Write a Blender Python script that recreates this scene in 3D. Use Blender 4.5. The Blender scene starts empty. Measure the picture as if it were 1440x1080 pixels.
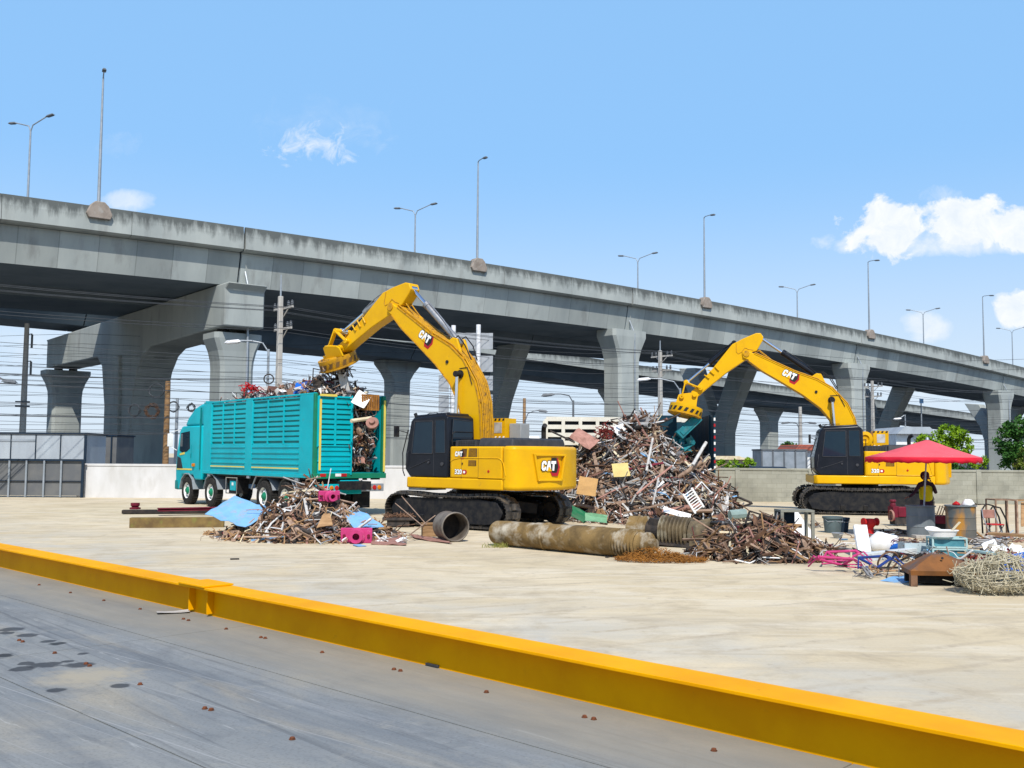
import bpy, bmesh, math, random
from mathutils import Vector, Matrix, Euler
R = math.radians
scene = bpy.context.scene
col = scene.collection

# ------------------------------------------------------------------ camera
CAMZ, PITCH, ROLL, FPX = 1.95, R(4.09), R(0.4), 1400.0
fw = Vector((0, math.cos(PITCH), math.sin(PITCH)))
r0 = Vector((1, 0, 0)); u0 = r0.cross(fw)
rt = r0 * math.cos(ROLL) + u0 * math.sin(ROLL)
up = rt.cross(fw)
cam_d = bpy.data.cameras.new('camera')
cam_d.sensor_width = 36.0; cam_d.lens = 36.0 * FPX / 1440.0
cam_d.clip_start = 0.1; cam_d.clip_end = 6000
cam = bpy.data.objects.new('camera', cam_d); col.objects.link(cam)
cam.matrix_world = Matrix(((rt.x, up.x, -fw.x, 0), (rt.y, up.y, -fw.y, 0), (rt.z, up.z, -fw.z, CAMZ), (0, 0, 0, 1)))
scene.camera = cam

def ray(x, y): return fw + rt * ((x - 720) / FPX) - up * ((y - 540) / FPX)
def at(x, y, Y):
    d = ray(x, y); return Vector((0, 0, CAMZ)) + d * (Y / d.y)
def gp(x, y, z=0.0):
    d = ray(x, y); return Vector((0, 0, CAMZ)) + d * ((z - CAMZ) / d.z)

# ------------------------------------------------------------------ light
SUN_EL, SUN_AZ = R(50), R(174)          # azimuth measured clockwise from +Y
sv = Vector((math.sin(SUN_AZ) * math.cos(SUN_EL), math.cos(SUN_AZ) * math.cos(SUN_EL), math.sin(SUN_EL)))
sun_d = bpy.data.lights.new('sun', 'SUN'); sun_d.energy = 5.0; sun_d.angle = R(0.55); sun_d.color = (1.0, 0.95, 0.87)
sun = bpy.data.objects.new('sun', sun_d); col.objects.link(sun)
sun.rotation_euler = sv.to_track_quat('Z', 'Y').to_euler()

world = bpy.data.worlds.new('World'); scene.world = world; world.use_nodes = True
wn = world.node_tree; wn.nodes.clear(); L = wn.links.new
def N(t, tree=wn, **k):
    n = tree.nodes.new(t)
    for a, b in k.items(): setattr(n, a, b)
    return n
sky = N('ShaderNodeTexSky'); sky.sky_type = 'NISHITA'; sky.sun_disc = False
sky.sun_elevation = SUN_EL; sky.sun_rotation = SUN_AZ
sky.air_density = 1.0; sky.dust_density = 0.6; sky.ozone_density = 1.3; sky.altitude = 0
tint = N('ShaderNodeMix', data_type='RGBA', blend_type='MULTIPLY'); tint.inputs[0].default_value = 1
tint.inputs[7].default_value = (0.92, 1.08, 1.32, 1)
L(sky.outputs[0], tint.inputs[6])
bg = N('ShaderNodeBackground'); bg.inputs[1].default_value = 0.15
wo = N('ShaderNodeOutputWorld'); L(bg.outputs[0], wo.inputs[0])
tc = N('ShaderNodeTexCoord'); sep = N('ShaderNodeSeparateXYZ'); L(tc.outputs['Generated'], sep.inputs[0])
def M2(op, a, b=None, c=None, clamp=False, tree=wn):
    n = tree.nodes.new('ShaderNodeMath'); n.operation = op; n.use_clamp = clamp
    for i, v in enumerate((a, b, c)):
        if v is None: continue
        if isinstance(v, (int, float)): n.inputs[i].default_value = v
        else: tree.links.new(v, n.inputs[i])
    return n.outputs[0]
ysafe = M2('MAXIMUM', sep.outputs[1], 0.02)
U = M2('DIVIDE', sep.outputs[0], ysafe); V = M2('DIVIDE', sep.outputs[2], ysafe)
cmb = N('ShaderNodeCombineXYZ'); L(U, cmb.inputs[0]); L(V, cmb.inputs[1])
n1 = N('ShaderNodeTexNoise'); n1.inputs['Scale'].default_value = 21; n1.inputs['Detail'].default_value = 12; n1.inputs['Roughness'].default_value = 0.6; n1.inputs['Distortion'].default_value = 0.25
L(cmb.outputs[0], n1.inputs['Vector'])
n2 = N('ShaderNodeTexNoise'); n2.inputs['Scale'].default_value = 42; n2.inputs['Detail'].default_value = 8; n2.inputs['Roughness'].default_value = 0.65
n2.inputs['Distortion'].default_value = 0.6; L(cmb.outputs[0], n2.inputs['Vector'])
def cloud(px, py, wx, wy, noise, gain, edge, dens):
    d = ray(px, py); u0_, v0_ = d.x / d.y, d.z / d.y
    a = M2('DIVIDE', M2('SUBTRACT', U, u0_), wx / 1400.0); b = M2('DIVIDE', M2('SUBTRACT', V, v0_), wy / 1400.0)
    e = M2('SUBTRACT', 1.0, M2('ADD', M2('MULTIPLY', a, a), M2('MULTIPLY', b, b)))
    e = M2('MAXIMUM', e, -4.0)
    f = M2('ADD', e, M2('MULTIPLY', M2('SUBTRACT', noise, 0.5), gain))
    return M2('MULTIPLY', M2('DIVIDE', f, edge, clamp=True), dens)
N1, N2 = n1.outputs['Fac'], n2.outputs['Fac']
cl = None
for args in [(1400, 318, 130, 42, N1, 4.6, 0.45, 1.0), (1248, 322, 66, 46, N1, 4.6, 0.4, 1.0), (1330, 342, 180, 22, N1, 3.6, 0.9, 0.85), (1325, 275, 30, 14, N2, 5.0, 2.2, 0.4),
             (1432, 436, 34, 30, N1, 4.2, 0.5, 0.95), (1310, 462, 42, 22, N1, 4.0, 0.9, 0.7), (440, 203, 60, 30, N2, 7.5, 1.6, 0.62),
             (500, 190, 45, 24, N2, 6.0, 2.6, 0.25), (455, 175, 110, 40, N2, 5.0, 4.5, 0.2), (188, 283, 45, 16, N1, 4.0, 1.0, 0.6), (165, 203, 36, 18, N2, 6.0, 3.0, 0.2),
             (60, 470, 110, 40, N1, 4.0, 1.6, 0.5), (600, 600, 260, 40, N1, 4.5, 1.8, 0.5), (1150, 540, 200, 40, N1, 4.5, 1.8, 0.5)]:
    c = cloud(*args); cl = c if cl is None else M2('MAXIMUM', cl, c)
front = M2('GREATER_THAN', sep.outputs[1], 0.05)
cl = M2('MULTIPLY', cl, front)
cm = N('ShaderNodeMix', data_type='RGBA'); L(cl, cm.inputs[0])
hz = N('ShaderNodeMix', data_type='RGBA'); hz.inputs[7].default_value = (2.02, 4.0, 6.6, 1)
hf = N('ShaderNodeMapRange'); hf.interpolation_type = 'SMOOTHSTEP'; hf.inputs[1].default_value = 0.42; hf.inputs[2].default_value = 0.72; hf.inputs[3].default_value = 0.84; hf.inputs[4].default_value = 0.0; L(sep.outputs[2], hf.inputs[0]); L(hf.outputs[0], hz.inputs[0])
L(tint.outputs[2], hz.inputs[6])
hw = N('ShaderNodeMix', data_type='RGBA'); hw.inputs[7].default_value = (5.0, 5.7, 6.4, 1); hq = N('ShaderNodeMapRange'); hq.interpolation_type = 'SMOOTHSTEP'; hq.inputs[1].default_value = 0.0; hq.inputs[2].default_value = 0.30; hq.inputs[3].default_value = 0.92; hq.inputs[4].default_value = 0.0
L(sep.outputs[2], hq.inputs[0]); L(hq.outputs[0], hw.inputs[0]); L(hz.outputs[2], hw.inputs[6]); L(hw.outputs[2], cm.inputs[6])
cs = N('ShaderNodeMix', data_type='RGBA'); L(M2('MULTIPLY', M2('SUBTRACT', N2, 0.35), 2.2, clamp=True), cs.inputs[0])
cs.inputs[6].default_value = (5.6, 6.1, 6.6, 1); cs.inputs[7].default_value = (7.2, 7.2, 7.2, 1)
L(cs.outputs[2], cm.inputs[7]); L(cm.outputs[2], bg.inputs[0])

vs = scene.view_settings
vs.view_transform = 'Standard'; vs.look = 'None'; vs.exposure = 0.0; vs.gamma = 1.0
scene.render.film_transparent = False

# ------------------------------------------------------------------ materials
def sg(h):
    h = h.lstrip('#'); o = []
    for i in (0, 2, 4):
        c = int(h[i:i + 2], 16) / 255.0
        o.append(c / 12.92 if c <= 0.04045 else ((c + 0.055) / 1.055) ** 2.4)
    return tuple(o) + (1,)
MATS = {}
def mat(name, c1, c2=None, rough=0.6, metal=0.0, scale=3.0, detail=6, lo=0.4, hi=0.65, stretch=(1, 1, 1), bump=0.0, bscale=40.0,
        c3=None, s3=1.0, lo3=0.55, hi3=0.75, rand=0.0, coat=0.0, rvar=0.0, distort=0.0, spec=0.12):
    """noise-mixed principled material in object coordinates"""
    if name in MATS: return MATS[name]
    m = bpy.data.materials.new(name); m.use_nodes = True; t = m.node_tree; nd = t.nodes; ln = t.links.new
    p = nd['Principled BSDF']; p.inputs['Roughness'].default_value = rough; p.inputs['Metallic'].default_value = metal; p.inputs['Specular IOR Level'].default_value = spec
    if coat: p.inputs['Coat Weight'].default_value = coat; p.inputs['Coat Roughness'].default_value = 0.08
    tcn = nd.new('ShaderNodeTexCoord'); mp = nd.new('ShaderNodeMapping'); mp.inputs['Scale'].default_value = stretch
    ln(tcn.outputs['Object'], mp.inputs['Vector'])
    out = None
    def noise(sc, lo_, hi_, off, dist=0.0):
        n = nd.new('ShaderNodeTexNoise'); n.inputs['Scale'].default_value = sc; n.inputs['Detail'].default_value = detail
        n.inputs['Roughness'].default_value = 0.6; n.inputs['Distortion'].default_value = dist
        a = nd.new('ShaderNodeVectorMath'); a.operation = 'ADD'; a.inputs[1].default_value = (off, off * 2, off * 3)
        ln(mp.outputs[0], a.inputs[0]); ln(a.outputs[0], n.inputs['Vector'])
        mr = nd.new('ShaderNodeMapRange'); mr.inputs[1].default_value = lo_; mr.inputs[2].default_value = hi_
        ln(n.outputs['Fac'], mr.inputs[0]); return mr.outputs[0]
    if c2 is None: c2 = tuple(min(1, x * 0.82) for x in c1[:3]) + (1,)
    mx = nd.new('ShaderNodeMix'); mx.data_type = 'RGBA'; mx.inputs[6].default_value = c1; mx.inputs[7].default_value = c2
    f1 = noise(scale, lo, hi, 0, distort); ln(f1, mx.inputs[0]); out = mx.outputs[2]
    if c3 is not None:
        m3 = nd.new('ShaderNodeMix'); m3.data_type = 'RGBA'; m3.inputs[7].default_value = c3
        ln(noise(s3, lo3, hi3, 7.3, distort), m3.inputs[0]); ln(out, m3.inputs[6]); out = m3.outputs[2]
    if rand:
        oi = nd.new('ShaderNodeObjectInfo'); hs = nd.new('ShaderNodeHueSaturation')
        hs.inputs['Value'].default_value = 1
        mr = nd.new('ShaderNodeMapRange'); mr.inputs[3].default_value = 1 - rand; mr.inputs[4].default_value = 1 + rand
        ln(oi.outputs['Random'], mr.inputs[0]); ln(mr.outputs[0], hs.inputs['Value']); ln(out, hs.inputs['Color']); out = hs.outputs[0]
    ln(out, p.inputs['Base Color'])
    if rvar:
        mr = nd.new('ShaderNodeMapRange'); mr.inputs[3].default_value = rough - rvar; mr.inputs[4].default_value = rough + rvar
        ln(f1, mr.inputs[0]); ln(mr.outputs[0], p.inputs['Roughness'])
    if bump:
        bn = nd.new('ShaderNodeTexNoise'); bn.inputs['Scale'].default_value = bscale; bn.inputs['Detail'].default_value = 5
        ln(mp.outputs[0], bn.inputs['Vector'])
        b = nd.new('ShaderNodeBump'); b.inputs['Strength'].default_value = bump; b.inputs['Distance'].default_value = 0.02
        ln(bn.outputs['Fac'], b.inputs['Height']); ln(b.outputs[0], p.inputs['Normal'])
    MATS[name] = m; return m

YEL = mat('machine_yellow', (0.70, 0.385, 0.004, 1), (0.63, 0.335, 0.006, 1), rough=0.36, scale=1.4, coat=0.06, c3=(0.42, 0.24, 0.03, 1), s3=5, lo3=0.62, hi3=0.82)
YELD = mat('machine_yellow_worn', (0.56, 0.28, 0.010, 1), (0.36, 0.19, 0.03, 1), rough=0.5, scale=7, c3=(0.10, 0.06, 0.03, 1), s3=11, lo3=0.58, hi3=0.7)
BLK = mat('cab_black', (0.006, 0.008, 0.013, 1), (0.010, 0.012, 0.018, 1), rough=0.32, scale=2)
BLK.node_tree.nodes['Principled BSDF'].inputs['Specular IOR Level'].default_value = 0.25
BLKM = mat('matte_black', (0.012, 0.013, 0.016, 1), (0.03, 0.028, 0.026, 1), rough=0.6, scale=6)
GLASS = mat('dark_glass', (0.006, 0.018, 0.032, 1), (0.008, 0.022, 0.036, 1), rough=0.05)
GLASS.node_tree.nodes['Principled BSDF'].inputs['Specular IOR Level'].default_value = 0.3
HOOD = mat('dark_grey_paint', (0.035, 0.038, 0.045, 1), (0.055, 0.055, 0.06, 1), rough=0.5, scale=5)
TRK = mat('track_steel', (0.035, 0.033, 0.031, 1), (0.085, 0.073, 0.06, 1), rough=0.55, metal=0.3, scale=8, c3=(0.22, 0.175, 0.12, 1), s3=6, lo3=0.52, hi3=0.75, spec=0.4)
CHR = mat('chrome_rod', (0.75, 0.76, 0.78, 1), (0.65, 0.66, 0.68, 1), rough=0.15, metal=1.0)
STEEL = mat('grey_steel', (0.34, 0.35, 0.36, 1), (0.24, 0.24, 0.24, 1), rough=0.45, metal=0.6, scale=6)
WHT = mat('white_paint', (0.80, 0.80, 0.78, 1), (0.70, 0.69, 0.66, 1), rough=0.5, scale=4)
REDP = mat('red_paint', (0.45, 0.018, 0.02, 1), (0.36, 0.015, 0.02, 1), rough=0.4)
TEAL = mat('teal_paint', (0.002, 0.400, 0.460, 1), (0.003, 0.330, 0.385, 1), rough=0.35, scale=1.1, coat=0.06, c3=(0.05, 0.24, 0.24, 1), s3=4, lo3=0.6, hi3=0.85)
TEALD = mat('teal_deep_and_slot_shade', (0.004, 0.20, 0.20, 1), (0.006, 0.15, 0.15, 1), rough=0.4, scale=2)
GRN = mat('green_paint', (0.010, 0.20, 0.105, 1), (0.012, 0.16, 0.09, 1), rough=0.45, scale=3)
YST = mat('yellow_tape', (0.70, 0.56, 0.10, 1), (0.62, 0.48, 0.10, 1), rough=0.45)
TYRE = mat('tyre_rubber', (0.018, 0.018, 0.018, 1), (0.04, 0.036, 0.032, 1), rough=0.85, scale=9)
RUST = mat('rust_brown', (0.15, 0.083, 0.050, 1), (0.075, 0.045, 0.031, 1), rough=0.85, scale=5, c3=(0.24, 0.14, 0.085, 1), s3=9, rand=0.3, bump=0.2)
RUSTL = mat('rust_pale', (0.34, 0.235, 0.165, 1), (0.21, 0.135, 0.095, 1), rough=0.85, scale=5, c3=(0.42, 0.30, 0.22, 1), s3=9, rand=0.3)
RUSTO = mat('rust_orange', (0.33, 0.14, 0.028, 1), (0.20, 0.085, 0.022, 1), rough=0.85, scale=6, c3=(0.42, 0.21, 0.06, 1), s3=14)
PINKR = mat('pinkish_primer', (0.36, 0.19, 0.15, 1), (0.25, 0.13, 0.10, 1), rough=0.75, scale=5, rand=0.25)
GREYL = mat('pale_grey_scrap', (0.55, 0.54, 0.52, 1), (0.38, 0.36, 0.33, 1), rough=0.55, scale=4, c3=(0.24, 0.17, 0.12, 1), s3=5, lo3=0.58, hi3=0.8, rand=0.25)
GREYM = mat('mid_grey_scrap', (0.23, 0.23, 0.23, 1), (0.15, 0.14, 0.135, 1), rough=0.6, metal=0.3, scale=4, c3=(0.16, 0.10, 0.07, 1), s3=6, rand=0.3)
DARK = mat('dark_scrap', (0.028, 0.026, 0.026, 1), (0.06, 0.048, 0.04, 1), rough=0.75, scale=5, rand=0.3)
CREAM = mat('cream_board', (0.62, 0.54, 0.37, 1), (0.48, 0.38, 0.24, 1), rough=0.8, scale=3, c3=(0.28, 0.18, 0.10, 1), s3=4, lo3=0.58, hi3=0.8, rand=0.15)
WOOD = mat('weathered_wood', (0.36, 0.22, 0.11, 1), (0.22, 0.125, 0.06, 1), rough=0.85, scale=3, stretch=(1, 1, 6), rand=0.2)
BLUE = mat('sky_blue_paint', (0.20, 0.41, 0.66, 1), (0.17, 0.35, 0.56, 1), rough=0.5, scale=3, c3=(0.30, 0.33, 0.34, 1), s3=5, lo3=0.52, hi3=0.7)
BLUD = mat('blue_plastic', (0.015, 0.13, 0.52, 1), (0.015, 0.10, 0.40, 1), rough=0.45)
PINK = mat('magenta_paint', (0.50, 0.045, 0.17, 1), (0.40, 0.04, 0.13, 1), rough=0.55, scale=6, c3=(0.55, 0.22, 0.28, 1), s3=7, lo3=0.6, hi3=0.75)
MAROON = mat('maroon_paint', (0.16, 0.014, 0.03, 1), (0.11, 0.014, 0.024, 1), rough=0.5, scale=5)
CONC = mat('bridge_concrete', (0.385, 0.41, 0.385, 1), (0.275, 0.30, 0.29, 1), rough=0.9, scale=0.22, stretch=(1, 1, 0.25), detail=9, c3=(0.19, 0.19, 0.18, 1), s3=0.9, lo3=0.55, hi3=0.85, bump=0.08, bscale=6)
CONC_SHADE = mat('bridge_soffit_shade', (0.17, 0.205, 0.23, 1), (0.125, 0.16, 0.185, 1), rough=0.9, scale=0.3, detail=8)  # same concrete coloured darker and bluer to stand in for underside shade
CONCW = mat('wall_concrete', (0.35, 0.345, 0.285, 1), (0.275, 0.27, 0.22, 1), rough=0.9, scale=0.9, detail=9, c3=(0.20, 0.20, 0.17, 1), s3=1.7, lo3=0.52, hi3=0.8, bump=0.15, bscale=20)
CONCWL = mat('wall_concrete_pale', (0.62, 0.61, 0.60, 1), (0.52, 0.51, 0.49, 1), rough=0.9, scale=0.8, detail=8, c3=(0.42, 0.40, 0.36, 1), s3=1.5, lo3=0.55, hi3=0.85, stretch=(1, 1, 0.4))
CONCP = mat('pole_concrete', (0.46, 0.44, 0.40, 1), (0.34, 0.32, 0.29, 1), rough=0.9, scale=1.5, stretch=(1, 1, 0.3))
GALV = mat('galvanised', (0.34, 0.37, 0.40, 1), (0.26, 0.29, 0.31, 1), rough=0.5, metal=0.4, scale=2)
WIRE = mat('cable_black', (0.05, 0.055, 0.062, 1), (0.07, 0.075, 0.08, 1), rough=0.6)
LAMPH = mat('lamp_grey', (0.10, 0.11, 0.12, 1), (0.14, 0.15, 0.16, 1), rough=0.5)
LAMPW = mat('lamp_white', (0.75, 0.75, 0.75, 1), (0.6, 0.6, 0.6, 1), rough=0.4)

# ------------------------------------------------------------------ mesh builder
I4 = Matrix.Identity(4)
def TR(x=0, y=0, z=0, rx=0, ry=0, rz=0): return Matrix.Translation((x, y, z)) @ Euler((rx, ry, rz)).to_matrix().to_4x4()
def basis(p, ux, uy, uz):
    return Matrix(((ux[0], uy[0], uz[0], p[0]), (ux[1], uy[1], uz[1], p[1]), (ux[2], uy[2], uz[2], p[2]), (0, 0, 0, 1)))
def perp(d):
    d = Vector(d).normalized(); a = Vector((0, 0, 1)) if abs(d.z) < 0.95 else Vector((1, 0, 0))
    u = a.cross(d).normalized(); return u, d.cross(u).normalized()
class MB:
    def __init__(s): s.v = []; s.f = []; s.m = []; s.T = I4
    def add(s, vs, fs, mi=0, M=None):
        k = len(s.v); T = s.T if M is None else s.T @ M
        s.v += [tuple(T @ Vector(p)) for p in vs]; s.f += [tuple(i + k for i in f) for f in fs]; s.m += [mi] * len(fs)
    def box(s, c, d, M=None, mi=0, top=(1, 1)):
        x, y, z = d[0] / 2, d[1] / 2, d[2] / 2; cx, cy, cz = c; a, b = top
        vs = [(cx - x, cy - y, cz - z), (cx + x, cy - y, cz - z), (cx + x, cy + y, cz - z), (cx - x, cy + y, cz - z),
              (cx - x * a, cy - y * b, cz + z), (cx + x * a, cy - y * b, cz + z), (cx + x * a, cy + y * b, cz + z), (cx - x * a, cy + y * b, cz + z)]
        s.add(vs, [(0, 3, 2, 1), (4, 5, 6, 7), (0, 1, 5, 4), (1, 2, 6, 5), (2, 3, 7, 6), (3, 0, 4, 7)], mi, M)
    def bar(s, p0, p1, w, h, mi=0, roll=0):
        p0, p1 = Vector(p0), Vector(p1); d = p1 - p0; l = d.length
        if l < 1e-6: return
        u, v = perp(d); d.normalize()
        if roll: q = Matrix.Rotation(roll, 3, d); u, v = q @ u, q @ v
        s.box((0, 0, l / 2), (w, h, l), basis(p0, u, v, d), mi)
    def tube(s, pts, r, n=8, mi=0, cap=True, closed=False):
        pts = [Vector(p) for p in pts]; k = len(pts); rr = r if isinstance(r, (list, tuple)) else [r] * k
        vs = []; fs = []; u = None
        for i, p in enumerate(pts):
            if closed: d = pts[(i + 1) % k] - pts[i - 1]
            else: d = pts[min(i + 1, k - 1)] - pts[max(i - 1, 0)]
            if d.length < 1e-9: d = Vector((0, 0, 1))
            d.normalize()
            if u is None: u, w = perp(d)
            else:
                u = (u - d * u.dot(d))
                if u.length < 1e-6: u, w = perp(d)
                u.normalize(); w = d.cross(u)
            for j in range(n):
                a = 2 * math.pi * j / n; vs.append(p + (u * math.cos(a) + w * math.sin(a)) * rr[i])
        for i in range(k if closed else k - 1):
            a, b = i * n, ((i + 1) % k) * n
            for j in range(n): fs.append((a + j, a + (j + 1) % n, b + (j + 1) % n, b + j))
        if cap and not closed: fs += [tuple(range(n - 1, -1, -1)), tuple(range((k - 1) * n, k * n))]
        s.add(vs, fs, mi)
    def cyl(s, p0, p1, r0, r1=None, n=16, mi=0): s.tube([p0, p1], [r0, r0 if r1 is None else r1], n, mi)
    def lathe(s, prof, n=24, M=None, mi=0, cap=False, a0=0, a1=2 * math.pi):
        vs = []; fs = []; full = abs(a1 - a0 - 2 * math.pi) < 1e-6; c = n if full else n + 1
        for r, z in prof:
            for j in range(c):
                a = a0 + (a1 - a0) * j / n; vs.append((r * math.cos(a), r * math.sin(a), z))
        for i in range(len(prof) - 1):
            for j in range(n): fs.append((i * c + j, i * c + (j + 1) % c, (i + 1) * c + (j + 1) % c, (i + 1) * c + j))
        if cap: fs += [tuple(range(c - 1, -1, -1)), tuple(range((len(prof) - 1) * c, len(prof) * c))]
        s.add(vs, fs, mi, M)
    def prism(s, poly, d0, d1, M=None, mi=0):
        """poly in local xz, extruded along local y from d0 to d1"""
        n = len(poly); vs = [(x, d0, z) for x, z in poly] + [(x, d1, z) for x, z in poly]
        ar = sum(poly[i][0] * poly[(i + 1) % n][1] - poly[(i + 1) % n][0] * poly[i][1] for i in range(n))
        fs = [tuple(range(n)), tuple(range(2 * n - 1, n - 1, -1))] + [((i + 1) % n, i, n + i, n + (i + 1) % n) for i in range(n)]
        if ar < 0: fs = [tuple(reversed(f)) for f in fs]
        if d1 < d0: fs = [tuple(reversed(f)) for f in fs]
        s.add(vs, fs, mi, M)
    def plan(s, poly, z0, z1, mi=0, M=None, inset=0):
        """poly in xy extruded in z"""
        n = len(poly); cx = sum(p[0] for p in poly) / n; cy = sum(p[1] for p in poly) / n
        k = 1 - inset
        vs = [(x, y, z0) for x, y in poly] + [(cx + (x - cx) * k, cy + (y - cy) * k, z1) for x, y in poly]
        ar = sum(poly[i][0] * poly[(i + 1) % n][1] - poly[(i + 1) % n][0] * poly[i][1] for i in range(n))
        fs = [tuple(range(n - 1, -1, -1)), tuple(range(n, 2 * n))] + [(i, (i + 1) % n, n + (i + 1) % n, n + i) for i in range(n)]
        if ar < 0: fs = [tuple(reversed(f)) for f in fs]
        s.add(vs, fs, mi, M)
    def sheet(s, P, th, mi=0):
        """P: grid rows of points -> thin plate with thickness"""
        r, c = len(P), len(P[0]); P = [[Vector(p) for p in row] for row in P]
        nrm = (P[0][-1] - P[0][0]).cross(P[-1][0] - P[0][0]).normalized() * th
        vs = [p for row in P for p in row] + [p - nrm for row in P for p in row]; o = r * c; fs = []
        for i in range(r - 1):
            for j in range(c - 1):
                a = i * c + j; q = (a, a + 1, a + c + 1, a + c); fs += [q, tuple(o + x for x in reversed(q))]
        ring = [j for j in range(c)] + [i * c + c - 1 for i in range(1, r)] + [(r - 1) * c + j for j in range(c - 2, -1, -1)] + [i * c for i in range(r - 2, 0, -1)]
        for i in range(len(ring)):
            a, b = ring[i], ring[(i + 1) % len(ring)]; fs.append((b, a, o + a, o + b))
        s.add(vs, fs, mi)
    def mesh(s, name, mats, smooth=None):
        me = bpy.data.meshes.new(name); me.from_pydata(s.v, [], s.f)
        for m in (mats if isinstance(mats, (list, tuple)) else [mats]): me.materials.append(m)
        me.polygons.foreach_set('material_index', s.m)
        if smooth is not None:
            me.polygons.foreach_set('use_smooth', [True] * len(me.polygons)); me.set_sharp_from_angle(angle=R(smooth))
        me.update(); return me
def tag(o, label=None, cat=None, group=None, kind=None):
    if label: o['label'] = label
    if cat: o['category'] = cat
    if group: o['group'] = group
    if kind: o['kind'] = kind
    return o
def obj(name, mb, mats, parent=None, loc=None, rz=0.0, bevel=0.0, seg=2, smooth=None, label=None, cat=None, group=None, kind=None):
    o = bpy.data.objects.new(name, mb.mesh(name, mats, smooth if smooth is not None else (35 if bevel else None)))
    col.objects.link(o)
    if parent: o.parent = parent
    if loc is not None: o.location = loc
    o.rotation_euler.z = rz
    if bevel:
        b = o.modifiers.new('bevel', 'BEVEL'); b.width = bevel; b.segments = seg; b.limit_method = 'ANGLE'; b.angle_limit = R(35)
        b.harden_normals = False
    return tag(o, label, cat, group, kind)
def thing(name, label, cat, loc=(0, 0, 0), rz=0.0, group=None):
    o = bpy.data.objects.new(name, None); col.objects.link(o); o.empty_display_size = 0.3
    o.location = loc; o.rotation_euler.z = rz
    return tag(o, label, cat, group)
def copy_tree(o, parent=None):
    c = o.copy(); col.objects.link(c)
    if parent: c.parent = parent
    for ch in list(o.children): copy_tree(ch, c)
    return c
def text_mb(txt, size, depth, off=0.0, shear=0.0):
    cu = bpy.data.curves.new('txt', 'FONT'); cu.body = txt; cu.size = size; cu.extrude = depth; cu.offset = off; cu.shear = shear
    cu.align_x = 'CENTER'; cu.align_y = 'CENTER'; cu.resolution_u = 3
    o = bpy.data.objects.new('txt', cu); col.objects.link(o)
    dg = bpy.context.evaluated_depsgraph_get(); me = bpy.data.meshes.new_from_object(o.evaluated_get(dg))
    vs = [tuple(v.co) for v in me.vertices]; fs = [tuple(p.vertices) for p in me.polygons]
    bpy.data.objects.remove(o); bpy.data.curves.remove(cu); bpy.data.meshes.remove(me)
    return vs, fs
rnd = random.Random(7)
def ru(a, b): return rnd.uniform(a, b)
def rvec(): 
    while True:
        v = Vector((ru(-1, 1), ru(-1, 1), ru(-1, 1)))
        if 0.05 < v.length < 1: return v.normalized()
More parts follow.
